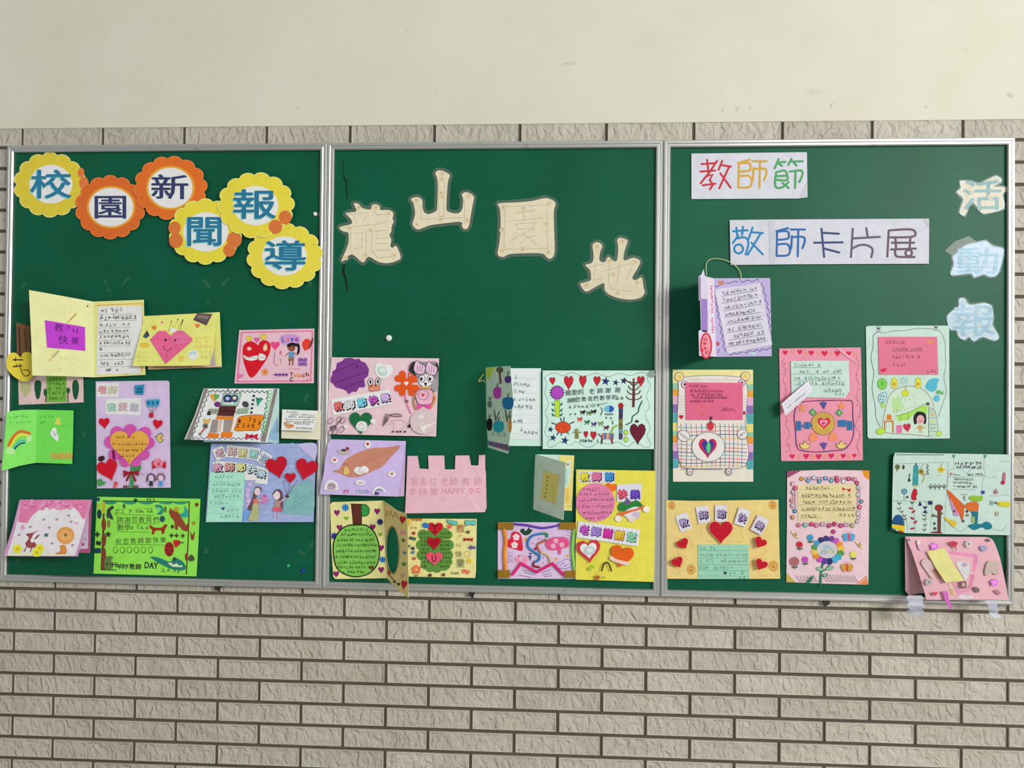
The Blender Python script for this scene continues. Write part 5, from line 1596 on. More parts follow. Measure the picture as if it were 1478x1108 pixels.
t.scrib(740, 405, 765, 405, 30, (60, 66, 70), 4); t.scrib(740, 435, 760, 470, 26, (60, 66, 70), 4); t.scrib(785, 445, 805, 470, 26, (60, 66, 70), 4); t.scrib(825, 665, 970, 665, 26, (50, 56, 70), 5)
t.done()

# grey green standing card
t = Thing('greeting_card', 'plain pale green folded card with a small yellow label on its front', 'card', M6, .002)
t.sheet([(385, 82), (560, 85), (678, 90), (662, 512), (380, 498)], (206, 226, 218), 'back_leaf')
t.sheet([(566, 88), (680, 92), (662, 512), (590, 505)], (240, 220, 136), 'yellow_letter', .0003)
t.part('drawing', stuff=True)
t.poly([(622, 140), (650, 130), (655, 230), (630, 330), (612, 330)], (206, 230, 226)); t.scrib(618, 200, 622, 320, 20, (120, 190, 200), 4); t.poly([(610, 340), (640, 340), (640, 450), (615, 450)], (246, 196, 90)); t.scrib(625, 478, 660, 478, 16, (190, 150, 60), 3); t.heart(632, 160, 20, 20, (190, 90, 80))
t.hinge((383, 80), (368, 500), (608, 360), .004, .11)
t.sheet([(383, 80), (500, 112), (615, 145), (608, 360), (597, 583), (480, 540), (368, 500), (374, 290)], (212, 230, 212), 'front_flap')
t.part('lettering', stuff=True)
t.scrib(395, 490, 495, 528, 30, (170, 190, 172), 3)
t.sheet([(447, 205), (568, 240), (540, 462), (422, 412)], (226, 214, 122), 'yellow_label', .0004)
for y in (252, 285, 315, 345, 375, 405):
    t.scrib(470 - (y - 250) * .12, y, 484 - (y - 250) * .12, y, 20, (110, 104, 60), 4)
t.done()

# pipe cleaner card
t = Thing('greeting_card', 'pale purple card edged with coloured pipe cleaners and gold tape corners', 'card', M6, .0022)
t.sheet([(98, 598), (692, 600), (690, 1030), (98, 1028)], (220, 196, 230))
t.part('drawing', stuff=True)
t.part('plant_doodle', stuff=True); t.poly(smooth([(265, 660), (295, 645), (310, 668), (335, 635), (345, 655), (365, 650), (345, 685), (310, 700), (280, 685)], True, 2), (30, 70, 50))
t.star(310, 728, 24, (206, 176, 100), 4); t.star(540, 880, 22, (222, 160, 80), 6); t.star(628, 856, 20, (222, 170, 80), 4); t.star(628, 785, 16, (216, 180, 90), 4)
t.heart(382, 804, 30, 26, (196, 30, 90)); t.heart(263, 858, 24, 22, (206, 40, 90)); t.heart(345, 840, 22, 18, (60, 60, 130))
t.part('carrot_doodle'); t.poly([(326, 852), (358, 850), (344, 900)], (90, 80, 130))
for x, ro in ((248, -15), (306, 15)):
    t.part('hand_print'); t.ell(x, 890, 22, 28, (236, 160, 190)); t.stroke([(x - 15, 870), (x - 22, 850)], 8, (236, 160, 190)); t.stroke([(x, 865), (x - 2, 846)], 8, (236, 160, 190)); t.stroke([(x + 14, 870), (x + 20, 850)], 8, (236, 160, 190))
t.part('cloud_doodle'); t.stroke(smooth([(548, 940), (560, 905), (590, 895), (610, 880), (650, 890), (655, 925), (625, 950), (575, 950)], True), 4, (90, 110, 170), True); t.stroke([(570, 930), (600, 905), (610, 935), (640, 910)], 4, (100, 120, 180))
t.part('lettering', stuff=True)
for x in (182, 205, 230):
    t.scrib(x, 825, x, 910, 20, (140, 120, 170), 3)
for y, x0, x1 in ((730, 400, 465), (760, 345, 400), (870, 430, 460), (910, 425, 455)):
    t.scrib(x0, y, x1, y, 22, (140, 130, 180), 3)
for a in ([(285, 960), (330, 970), (375, 985)], [(300, 980), (380, 1000)], [(255, 1000), (300, 1010), (350, 1020)], [(430, 985), (500, 960)], [(440, 1003), (510, 985)], [(450, 1015), (510, 1005)]):
    t.stroke(a, 4, (90, 80, 110), sm=True)
for i in range(9):
    t.stroke([(622 + i % 3 * 14, 668 + i * 8), (630 + i % 3 * 14, 672 + i * 8)], 4, (110, 90, 150))
t.sheet(smooth([(162, 745), (195, 720), (205, 680), (235, 670), (270, 690), (285, 750), (285, 815), (235, 805), (175, 785)], True), (220, 36, 66), 'red_felt_heart', .001)
t.flower(238, 712, 26, (246, 220, 226), (240, 190, 200)); t.flower(225, 772, 26, (246, 220, 226), (240, 190, 200))
t.sheet(smooth([(465, 780), (470, 740), (515, 715), (560, 712), (610, 715), (640, 745), (632, 785), (585, 800), (578, 840), (560, 838), (555, 808), (500, 812)], True), (226, 84, 140), 'pink_felt_tree', .001)
for x, y in ((540, 740), (520, 780), (585, 770)):
    t.flower(x, y, 20, (246, 176, 196), (240, 150, 180))
TT = .0006
for pts, w_, c_ in (([(145, 650), (158, 740), (150, 840), (158, 965)], 30, (240, 150, 66)), ([(215, 612), (320, 622), (425, 642), (500, 635), (575, 618)], 17, (110, 70, 180)), ([(682, 650), (670, 740), (668, 840), (684, 975)], 24, (140, 220, 90)),
                    ([(475, 715), (470, 688), (430, 685)], 17, (60, 150, 110)), ([(430, 685), (365, 700), (330, 740), (332, 790), (385, 832), (418, 858), (405, 890), (375, 900)], 17, (50, 130, 190)), ([(472, 735), (410, 760), (402, 790), (425, 830)], 16, (190, 110, 80)),
                    ([(425, 830), (470, 845), (490, 870), (500, 905)], 15, (216, 190, 130)), ([(375, 900), (370, 930), (420, 942)], 15, (150, 40, 60)), ([(205, 1002), (275, 912), (395, 978), (515, 912), (602, 1002)], 22, (226, 50, 130))):
    t.part('pipe_cleaner', .0001, M_FUZZ); t.tube(pts, w_, c_, len(pts) != 5 or w_ != 22)
for q in ([(98, 598), (218, 600), (215, 656), (98, 655)], [(570, 600), (694, 600), (692, 655), (568, 652)], [(98, 962), (193, 962), (190, 1022), (98, 1022)], [(607, 968), (692, 968), (690, 1022), (607, 1022)]):
    t.sheet(q, (172, 128, 34), 'gold_tape', .0003, .0009, mat=M_FOIL)
t.done()

# yellow card
t = Thing('greeting_card', 'bright yellow card with pink letter circle and coloured title labels', 'card', M6, .0108)
t.sheet([(695, 197), (1300, 207), (1294, 630), (1288, 1053), (690, 1035)], (232, 222, 84))
t.part('title_label', .0003); t.poly([(718, 208), (992, 210), (988, 300), (718, 297)], (222, 214, 236))
for ch, x, c_, l_ in (('教', 760, (232, 222, 60), (60, 60, 40)), ('師', 850, (236, 120, 170), (90, 30, 60)), ('節', 946, (60, 150, 210), (30, 50, 110))):
    t.bubble(ch, x, 252, 68, 68, c_, 0, l_, 6, .035, .035)
t.sheet(heart_pts(962, 342, 92, 80, 10), (236, 110, 34), 'orange_heart', .0006)
t.sheet(ellipse_pts(842, 448, 148, 146, 30), (232, 134, 176), 'pink_letter', .0005)
for y, x0, x1 in ((350, 745, 880), (388, 720, 950), (432, 705, 980), (482, 710, 975), (528, 735, 965), (568, 765, 920)):
    t.scrib(x0, y, x1, y - 6, 30, (120, 50, 100), 3.5)
for y, x0, x1 in ((368, 730, 940), (412, 708, 975), (460, 700, 985), (505, 710, 975), (548, 745, 950)):
    t.stroke([(x0, y), (x1, y - 8)], 2, (196, 96, 146))
t.part('title_label', .0003); t.poly([(1005, 312), (1196, 303), (1190, 438), (1005, 442)], (222, 222, 236))
t.bubble('快', 1046, 385, 74, 72, (236, 90, 110), 0, (110, 40, 90), 5, .03, .03); t.bubble('樂', 1142, 386, 74, 72, (110, 70, 190), 0, (50, 40, 110), 5, .03, .03)
t.part('mixed_heart', .0006); t.poly(heart_pts(1105, 518, 180, 165), (226, 220, 226)); t.poly(smooth([(1015, 500), (1025, 455), (1075, 440), (1105, 455), (1150, 430), (1195, 460), (1195, 485), (1140, 480), (1090, 500), (1050, 520)], True, 3), (40, 130, 60)); t.poly([(1010, 530), (1060, 515), (1140, 500), (1215, 470), (1222, 520), (1190, 500), (1120, 520), (1050, 545), (1015, 580)], (230, 110, 60)); t.ell(1150, 545, 34, 26, (206, 190, 222)); t.ell(1085, 445, 24, 22, (110, 90, 130)); t.ell(1120, 575, 30, 22, (226, 214, 200))
for x, y in ((1015, 570), (1230, 500)):
    t.part('white_sticker'); t.ell(x, y, 26, 24, (240, 234, 224))
t.part('title_label', .0003); t.poly([(712, 590), (1182, 655), (1165, 782), (700, 715)], (232, 232, 240))
for i in range(14):
    t.stroke([(725 + i * 33, 596 + i * 4.5), (745 + i * 33 - 30, 716 + i * 4.5)], 2.5, (150, 160, 180))
for ch, x, y, c_, l_ in (('老', 757, 656, (210, 90, 206), (90, 30, 100)), ('師', 846, 670, (170, 140, 226), (60, 50, 100)), ('謝', 936, 682, (216, 50, 170), (110, 20, 40)), ('謝', 1025, 696, (230, 196, 50), (140, 50, 60)), ('您', 1116, 710, (150, 220, 180), (60, 90, 90))):
    t.bubble(ch, x, y, 74, 74, c_, 8, l_, 4, .03, .03)
t.sheet(heart_pts(792, 824, 182, 178, -6), (206, 54, 66), 'red_heart', .0008)
t.poly(heart_pts(790, 818, 128, 122, -6), (232, 234, 234)); t.ell(795, 815, 46, 34, (190, 206, 204)); t.ell(800, 812, 24, 18, (220, 228, 226))
t.sheet(heart_pts(1040, 865, 178, 172, 12), (230, 96, 20), 'orange_heart', .0008)
t.poly([(955, 850), (1000, 880), (1045, 890), (1110, 905), (1095, 925), (1060, 925), (1020, 910), (985, 900), (950, 880)], (240, 206, 196))
t.part('arc_doodle'); t.stroke([(890, 968), (905, 920), (930, 905), (950, 930), (962, 970)], 11, (40, 36, 30), sm=True)
t.part('leaf_doodle'); t.poly(smooth([(785, 945), (810, 935), (830, 920), (835, 945), (815, 955), (805, 970)], True), (170, 206, 70))
t.part('pot_doodle'); t.poly([(835, 1005), (876, 1005), (868, 1038), (842, 1038)], (190, 100, 50)); t.stroke([(852, 1005), (848, 975)], 3, (150, 180, 70))
t.part('wrinkles', stuff=True)
for x, y in ((895, 1018), (910, 1020)):
    t.ell(x, y, 5, 5, (110, 60, 40), n=6)
t.done()

# ================================================================== right board: titles
M7, M8 = (980, 210, 3.8895), (1340, 230, 4.1014)
SHI = [[(398, 80), (332, 98)], [(336, 96), (333, 236)], [(338, 100), (392, 98), (402, 120), (394, 140), (340, 146)], [(340, 172), (392, 170), (408, 202), (396, 232), (335, 236)],
       [(412, 88), (493, 88)], [(419, 125), (415, 195)], [(420, 131), (482, 130), (491, 155), (478, 193)], [(455, 90), (452, 238)]]
GLY = {
    '教': ((204, 62, 72), [[(158, 80), (165, 150)], [(126, 104), (202, 99)], [(120, 146), (203, 140)], [(214, 86), (175, 145), (121, 212)], [(152, 172), (188, 164), (172, 194)], [(172, 194), (192, 218), (174, 246)], [(133, 223), (204, 214)], [(243, 86), (222, 136)], [(238, 110), (291, 118)], [(280, 122), (226, 240)], [(232, 155), (290, 236)]]),
    '師': ((216, 172, 66), SHI),
    '節': ((84, 168, 106), [[(560, 76), (537, 128)], [(553, 96), (598, 91)], [(562, 104), (580, 114)], [(632, 75), (614, 108)], [(626, 90), (695, 88)], [(645, 96), (660, 112)], [(545, 150), (592, 140), (606, 160), (607, 194), (548, 192)], [(547, 150), (539, 200), (548, 236), (585, 232), (616, 204)], [(547, 172), (602, 169)], [(582, 210), (617, 238)], [(622, 146), (686, 140), (693, 165), (676, 205)], [(655, 142), (652, 238)]]),
    '敬': ((50, 140, 196), [[(303, 481), (386, 475)], [(322, 460), (326, 502)], [(359, 456), (354, 502)], [(332, 505), (302, 548)], [(326, 521), (372, 516), (390, 550), (374, 612)], 'O335,580,25', [(413, 460), (390, 526)], [(405, 486), (471, 491)], [(458, 495), (386, 612)], [(407, 545), (471, 611)]]),
    '師2': ((58, 112, 176), [[(x + 215, y + 383) for x, y in q] for q in SHI]),
    '卡': ((72, 84, 128), [[(800, 466), (815, 625)], [(805, 489), (898, 495)], [(758, 545), (919, 543)], [(815, 578), (900, 600)]]),
    '片': ((112, 102, 118), [[(976, 466), (966, 626)], [(1052, 463), (1060, 515)], [(975, 521), (1128, 512)], [(975, 577), (1010, 560), (1050, 558), (1086, 580), (1080, 627)]]),
    '展': ((118, 96, 106), [[(1178, 476), (1170, 623)], [(1178, 476), (1298, 470), (1328, 490), (1308, 512), (1187, 515)], [(1215, 516), (1220, 582)], [(1300, 512), (1295, 578)], [(1196, 545), (1320, 545)], [(1191, 583), (1330, 578)], [(1214, 586), (1216, 614), (1240, 625), (1322, 625)], 'O1290,603,18']),
}


def strip(label, sheet_pts, keys, dep):
    t = Thing('title_strip', label, 'sign', M7, dep)
    ps = t.sheet(sheet_pts, (220, 220, 232), 'paper_strip')
    for k in keys:
        c_, qs = GLY[k]
        t.part('character', of=ps)
        for q in qs:
            if isinstance(q, str):
                x, y, r = map(float, q[1:].split(','))
                t.stroke(ellipse_pts(x, y, r, r, 20), 12, c_, True)
            else:
                t.stroke(q, 12, c_, sm=len(q) > 3)
    return t


t = strip('smaller white title strip with three characters in red, yellow and green', [(70, 45), (718, 37), (720, 160), (722, 290), (675, 297), (70, 300)], '教師節', .003)
t.part('shaded_corner'); t.poly([(720, 200), (722, 290), (675, 297)], (206, 206, 218))  # shade of a curl put into the colour; the corner itself stays flat
t.done()
t = strip('longer white title strip with five blue to grey characters', [(285, 418), (530, 415), (1405, 410), (1403, 663), (640, 666), (290, 670)], ['敬', '師2', '卡', '片', '展'], .004)
t.part('paper_seam', stuff=True); t.poly([(505, 424), (540, 416), (538, 662), (508, 660)], (210, 210, 222)); t.poly([(1370, 412), (1405, 410), (1403, 460)], (206, 206, 216))
# keep the character strokes above the seam
t.done()


def lami(label, pts, ch, gx, gy, gw, gh, ink, col, edge, extra=None):
    t = Thing('cut_out_character', label, 'sign', M8, .0012, mat=M_GLOSS)
    film(t, pts + [], 9)
    if extra:
        film(t, extra, 6)
    t.sheet(smooth(pts, True, 3), edge, 'paper_character', .0005, .0002)
    cx = sum(p[0] for p in pts) / len(pts)
    cy = sum(p[1] for p in pts) / len(pts)
    t.poly(smooth([(cx + (x - cx) * .93, cy + (y - cy) * .93) for x, y in pts], True, 3), col)
    t.part('character', of=t.cur); t.text(ch, gx, gy, gw, gh, ink, .012)
    t.part('tape_stains', stuff=True)
    t.ell(cx - 60, cy - 10, 14, 12, tuple(int(v * .93) for v in col)); t.ell(cx + 50, cy + 20, 18, 16, tuple(int(v * .95) for v in col))
    t.done()


lami('laminated beige and teal cut-out character 活, topmost at the right frame', [(188, 128), (250, 130), (300, 145), (350, 120), (400, 98), (430, 115), (428, 135), (390, 160), (468, 165), (473, 185), (438, 205), (448, 290), (330, 320), (302, 300), (266, 256), (240, 270), (215, 332), (183, 312), (207, 235), (167, 195), (192, 170)],
     '活', 318, 212, 230, 180, (112, 164, 166), (214, 204, 180), (206, 222, 216))
lami('laminated pale blue cut-out character 動, middle one at the right frame', [(160, 560), (215, 510), (285, 492), (340, 482), (380, 512), (440, 526), (444, 560), (420, 660), (395, 690), (360, 694), (325, 680), (270, 698), (250, 675), (145, 686), (132, 670), (150, 620), (142, 580)],
     '動', 290, 600, 250, 160, (150, 196, 220), (196, 216, 238), (178, 214, 244), [(106, 540), (160, 490), (240, 460), (278, 490), (200, 520), (150, 570)])
lami('laminated pale blue cut-out character 報, lowest one at the right frame', [(182, 826), (215, 823), (245, 860), (330, 850), (375, 870), (384, 940), (380, 980), (418, 1050), (390, 1073), (320, 1050), (270, 1076), (240, 1050), (215, 1068), (180, 1050), (165, 1010), (127, 1005), (110, 930), (150, 890), (180, 870)],
     '報', 268, 950, 250, 190, (150, 192, 214), (190, 212, 224), (190, 222, 240))

# ------------------------------------------------------------------ right board: cards
R1, R2, R3, R4, R5, R6, R7, R8 = (980, 360, 6.5188), (950, 520, 5.831), (1110, 490, 5.833), (1240, 460, 6.157), (950, 710, 7.779), (1120, 670, 6.153), (1275, 640, 7.281), (1280, 760, 7.465)

# lavender card standing open
t = Thing('greeting_card', 'lavender card standing open with a tilted white letter and wire loop', 'card', R1, .003)
t.sheet([(330, 270), (858, 268), (866, 640), (873, 1003), (350, 1010)], (196, 182, 226), 'back_leaf')
t.part('wavy_border', stuff=True)
for a, b_ in (((335, 345), (430, 325)), ((440, 310), (555, 305)), ((580, 300), (755, 290)), ((780, 310), (850, 600)), ((840, 600), (862, 800)), ((340, 430), (380, 680)), ((385, 690), (430, 960)), ((470, 985), (600, 970)), ((620, 965), (870, 930))):
    t.stroke(wave(a[0], a[1], b_[0], b_[1], 9, max(1, int(math.dist(a, b_) / 60))), 6, (70, 60, 100))
t.heart(395, 318, 60, 54, (206, 140, 110), -10); t.part('corner_gem'); t.poly(smooth([(670, 965), (730, 968), (705, 1000)], True, 2), (190, 226, 222)); t.part('drawing', stuff=True); t.ell(365, 885, 18, 20, (206, 90, 110)); t.stroke([(365, 975), (380, 935)], 8, (90, 80, 170))
t.sheet([(335, 375), (765, 315), (820, 600), (878, 895), (455, 980), (395, 670)], (220, 216, 232), 'letter', .0004)
for i, (x0, x1, y0, y1) in enumerate(((400, 740, 440, 385), (405, 745, 508, 447), (420, 780, 580, 512), (430, 770, 638, 592), (440, 785, 708, 655), (455, 795, 780, 735), (465, 815, 852, 797), (455, 830, 915, 862))):
    t.stroke([(x0, y0), (x1, y1)], 4, (70, 66, 90))
    t.scrib(x0 + 5, y0 - 26, x1 - 10, y1 - 26, 44, (66, 62, 84), 5)
t.part('wire_loop', .001)
t.tube([(585, 290), (580, 220), (540, 160), (450, 105), (340, 85), (275, 105), (255, 150), (260, 245)], 7, (206, 214, 150))
t.hinge((335, 272), (350, 1008), (200, 600), .004, .12)
t.sheet([(330, 272), (245, 250), (232, 185), (215, 230), (185, 260), (188, 480), (202, 470), (208, 755), (186, 765), (192, 1000), (350, 1008)], (222, 212, 236), 'front_flap')
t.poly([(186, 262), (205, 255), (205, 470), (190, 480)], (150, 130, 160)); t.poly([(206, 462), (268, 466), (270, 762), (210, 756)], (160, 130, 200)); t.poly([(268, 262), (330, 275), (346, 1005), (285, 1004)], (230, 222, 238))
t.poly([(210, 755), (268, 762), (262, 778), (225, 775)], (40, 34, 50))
t.part('lettering', stuff=True); t.scrib(303, 335, 320, 600, 30, (226, 60, 130), 6); t.scrib(315, 640, 322, 790, 30, (226, 60, 130), 6)
t.part('red_seal'); t.ell(255, 905, 50, 118, (240, 150, 160)); t.ell(255, 905, 50, 118, None, line=(216, 30, 60), lw=14); t.scrib(240, 830, 262, 980, 50, (200, 20, 60), 9); t.ell(216, 945, 14, 18, (216, 40, 60))
t.done()

# bear card
t = Thing('greeting_card', 'cream card with a checked bear outline and rainbow striped sides', 'card', R2, .002)
t.sheet([(122, 78), (798, 78), (800, 560), (800, 1020), (125, 1020)], (234, 226, 210))
t.part('rainbow_band')
bands = [(236, 226, 140), (150, 206, 180), (240, 170, 70), (236, 180, 216), (140, 116, 186), (90, 176, 180), (240, 224, 130), (150, 210, 170), (240, 160, 60), (236, 180, 216), (140, 116, 186), (90, 176, 180)]
t.poly([(123, 79), (797, 79), (797, 150), (740, 130), (450, 126), (180, 135), (123, 160)], (238, 230, 160))
ys = [150, 190, 240, 300, 370, 440, 525, 592, 632, 692, 762, 830, 905]
for i in range(12):
    for q in ([(123, ys[i]), (178, ys[i]), (166, ys[i + 1]), (124, ys[i + 1])], [(742, ys[i] + 10), (798, ys[i] + 10), (799, ys[i + 1] + 10), (748, ys[i + 1] + 10)]):
        t.part('rainbow_band'); t.poly(q, bands[i])
        for j in range(4):
            x = q[0][0] + 8 + j * 12
            t.stroke([(x, q[0][1] + 6), (x + 4, q[2][1] - 4)], 3, tuple(int(v * .9) for v in bands[i]))
t.part('bear_body')
t.poly(smooth([(180, 160), (300, 132), (450, 127), (600, 132), (720, 155), (752, 240), (748, 360), (735, 480), (735, 600), (760, 740), (750, 850), (690, 905), (450, 912), (230, 905), (180, 850), (165, 740), (160, 560), (165, 400), (172, 260)], True), (236, 228, 220)); t.stroke(smooth([(180, 160), (300, 132), (450, 127), (600, 132), (720, 155), (752, 240), (748, 360), (735, 480), (735, 600), (760, 740), (750, 850), (690, 905), (450, 912), (230, 905), (180, 850), (165, 740), (160, 560), (165, 400), (172, 260)], True), 4, (80, 70, 100), True)
for x, y in ((178, 138), (735, 132)):
    t.part('bear_ear'); t.ell(x, y, 38, 36, (236, 222, 170), 0, (100, 80, 100), 4); t.ell(x, y, 18, 17, (236, 206, 80))
t.part('checked_pattern')
cs = [(214, 120, 90), (90, 90, 150), (110, 170, 170), (216, 110, 140), (70, 80, 120), (222, 180, 110), (120, 160, 190)]
for i, x in enumerate((190, 235, 275, 320, 365, 405, 450, 480, 520, 560, 595, 630, 665, 700)):
    t.stroke([(x, 530), (x + 6, 700), (x + 2, 900)], 6, cs[i % 7], sm=True)
for i, y in enumerate((560, 595, 625, 660, 705, 740, 770, 800, 830, 860, 885)):
    t.stroke([(168, y), (300, y + 6), (560, y - 4), (748, y + 4)], 6, cs[(i + 2) % 7], sm=True)
t.part('speckle', stuff=True)
for i in range(26):
    x = 215 + i * 18
    t.stroke([(x, 160 + t.rng.uniform(-10, 10)), (x + 6, 165)], 3, (150, 140, 150))
for y in range(300, 450, 24):
    t.stroke([(178, y), (222, y)], 3, (190, 180, 180)); t.stroke([(718, y), (742, y)], 3, (190, 180, 180))
for i in range(22):
    t.stroke([(195 + i * 16, 906), (198 + i * 16, 922)], 4, (110, 100, 110))
t.part('belly', .0001); t.ell(422, 728, 138, 124, (234, 230, 226), 0, (80, 70, 100), 4, 28)
t.heart(417, 742, 156, 172, (206, 40, 80)); t.heart(420, 738, 104, 136, (70, 60, 150)); t.part('green_drop'); t.poly(smooth([(425, 682), (442, 730), (425, 786), (404, 735)], True), (90, 206, 130))
t.part('paw'); t.ell(215, 635, 52, 46, (236, 232, 228), 30, (80, 70, 100), 4); t.scrib(180, 610, 250, 660, 26, (80, 70, 100), 4)
t.part('paw'); t.ell(708, 620, 42, 42, (236, 232, 228), -30, (80, 70, 100), 4); t.scrib(685, 640, 730, 600, 26, (80, 70, 100), 4)
for x, y in ((268, 938), (595, 936)):
    t.part('foot'); t.ell(x, y, 26, 30, (226, 216, 216), 0, (80, 70, 90), 5); t.ell(x + 2, y + 5, 12, 12, None, 0, (80, 70, 90), 4)
for x, y in ((222, 202), (705, 186)):
    t.part('eye'); t.ell(x, y, 26, 28, (232, 206, 214), 0, (80, 60, 90), 4); t.ell(x, y, 9, 10, (60, 30, 60))
t.heart(195, 478, 38, 40, (206, 40, 70)); t.part('drawing', stuff=True); t.ell(725, 442, 10, 15, (190, 30, 60))
t.sheet([(230, 185), (712, 188), (712, 500), (235, 500)], (230, 106, 144), 'pink_letter', .0004)
for y, x0, x1 in ((215, 260, 420), (252, 262, 545), (285, 262, 540), (308, 265, 580), (338, 265, 465), (405, 540, 635)):
    t.scrib(x0, y, x1, y + 3, 28, (110, 30, 70), 4.5)
for y, x0, x1 in ((266, 262, 550), (318, 330, 580), (350, 265, 468), (424, 515, 655)):
    t.stroke([(x0, y), (x1, y)], 3, (120, 40, 80))
t.heart(368, 418, 92, 90, None, 0, (240, 110, 100), 8)
t.part('nose'); t.poly([(428, 475), (458, 475), (443, 510)], (60, 30, 40)); t.stroke([(443, 505), (443, 525)], 5, (60, 30, 40)); t.stroke([(412, 540), (443, 512), (480, 545)], 5, (90, 40, 60)); t.ell(441, 555, 26, 34, (220, 50, 70))
t.done()

# pink card with ingots
t = Thing('greeting_card', 'deep pink card with heart rows, a mint note and a gold heart medal', 'card', R3, .002)
t.sheet([(85, 75), (430, 70), (772, 65), (778, 300), (785, 640), (790, 1015), (450, 1020), (102, 1022), (92, 500)], (240, 156, 178))
t.part('drawing', stuff=True)
for x, y, w_ in ((135, 113, 44), (258, 107, 46), (355, 115, 48), (467, 120, 54), (575, 118, 52), (670, 120, 46), (195, 985, 46), (312, 985, 52), (417, 988, 52), (523, 982, 50), (625, 982, 46), (718, 978, 40)):
    t.heart(x, y, w_, w_, (220, 44, 84))
for x, y in ((190, 105), (305, 108), (415, 115), (520, 118), (622, 118), (730, 120), (250, 985), (365, 985), (470, 985), (575, 985), (670, 980)):
    t.star(x, y, 22, (240, 156, 110))
t.stroke([(125, 155), (112, 200), (140, 260), (120, 340), (145, 420), (125, 520), (150, 640), (140, 720), (172, 790), (150, 860), (185, 945)], 3, (170, 80, 120), sm=True)
t.stroke([(735, 150), (760, 220), (730, 300), (755, 380), (735, 480), (775, 580), (740, 680), (730, 740), (770, 800), (742, 880), (765, 980)], 3, (170, 80, 120), sm=True)
for x, y in ((135, 203), (113, 290), (138, 420), (155, 688), (128, 778), (170, 885), (740, 298), (762, 420), (738, 552), (765, 645), (762, 805), (735, 910), (150, 940)):
    t.ell(x, y, 5, 5, (150, 50, 110), n=6)
t.part('dashed_frame')
fr = smooth([(240, 545), (300, 522), (460, 512), (640, 512), (700, 525), (705, 640), (715, 740), (700, 840), (640, 920), (540, 935), (400, 945), (280, 935), (235, 900), (222, 760), (212, 640)], True)
for i in range(0, len(fr), 2):
    t.stroke([fr[i], fr[(i + 1) % len(fr)], fr[(i + 2) % len(fr)]], 9, ((110, 60, 120), (90, 70, 130), (170, 60, 110))[i // 2 % 3])
t.part('gold_medal', .0001); t.ell(455, 706, 100, 96, (226, 186, 90), 0, (120, 80, 60), 4, 28)
for i in range(30):
    a = i * math.pi / 15
    t.stroke([(455 + 52 * math.cos(a), 706 + 50 * math.sin(a)), (455 + 96 * math.cos(a), 706 + 92 * math.sin(a))], 3, (150, 110, 60))
t.heart(462, 708, 108, 104, (220, 40, 70)); t.heart(460, 706, 68, 64, (244, 160, 190)); t.part('heart_core'); t.poly(heart_pts(458, 708, 28, 28), (200, 30, 70))
for x, y, w_ in ((250, 725, 44), (322, 722, 50), (615, 705, 70), (680, 722, 46)):
    t.part('blue_sweet'); t.poly(rect_pts(x, y, w_, 80 if w_ in (44, 46) else 58), (60, 120, 176)); t.poly([(x + w_ / 2, y), (x + w_ / 2 + 18, y - 18), (x + w_ / 2 + 18, y + 18)], (60, 110, 170)); t.stroke([(x, y - 26), (x, y + 26)], 4, (40, 70, 130))
for x, y in ((368, 610), (592, 615)):
    t.flower(x, y, 30, (90, 160, 110), (200, 220, 140), 4)
for x, y in ((280, 578), (610, 556)):
    t.star(x, y, 40, (244, 156, 100))
for x, y in ((375, 820), (540, 818)):
    t.part('orange_bell'); t.poly(smooth([(x - 32, y + 30), (x - 28, y - 20), (x, y - 42), (x + 28, y - 18), (x + 32, y + 28)], True), (246, 150, 110))
for x, y in ((458, 552), (460, 895)):
    t.part('grapes'); t.poly([(x - 32, y - 22), (x, y - 32), (x + 32, y - 22), (x + 4, y + 36)], (100, 90, 170)); t.stroke([(x - 20, y - 15), (x + 4, y + 20)], 4, (60, 50, 110))
for x, y in ((303, 888), (610, 885)):
    t.part('gold_ingot'); t.poly(smooth([(x - 46, y - 12), (x - 20, y - 4), (x, y - 34), (x + 22, y - 4), (x + 44, y - 12), (x + 25, y + 28), (x - 25, y + 28)], True, 3), (238, 216, 130)); t.stroke(smooth([(x - 46, y - 12), (x - 20, y - 4), (x, y - 34), (x + 22, y - 4), (x + 44, y - 12), (x + 25, y + 28), (x - 25, y + 28)], True, 3), 4, (130, 90, 50), True)
t.part('crease_highlight'); t.poly([(560, 68), (600, 70), (690, 150), (765, 210), (745, 208), (650, 140)], (246, 176, 192))  # crease catching light, painted as a paler streak on the flat sheet
t.sheet([(183, 180), (430, 176), (670, 178), (680, 430), (640, 490), (190, 485)], (206, 232, 222), 'mint_letter', .0004)
for y, x0, x1 in ((215, 210, 440), (268, 250, 615), (325, 210, 600), (365, 215, 635), (425, 455, 610), (458, 545, 640)):
    t.scrib(x0, y, x1, y, 36, (84, 110, 110), 4.5)
for y, x0, x1 in ((235, 195, 445), (290, 195, 615), (345, 200, 610), (382, 210, 635), (440, 455, 612)):
    t.stroke([(x0, y), (x1, y)], 3, (110, 130, 130))
t.hinge((335, 340), (365, 440), (120, 590), .006, .03)
t.sheet([(105, 540), (335, 340), (365, 440), (140, 640)], (230, 228, 236), 'white_slip', .0005)
for d in (0, 30, 60):
    t.stroke([(125 + d * .3, 560 + d), (330 + d * .3, 382 + d)], 3, (170, 170, 190))
t.scrib(155, 575, 300, 450, 30, (130, 130, 160), 4)
t.done()

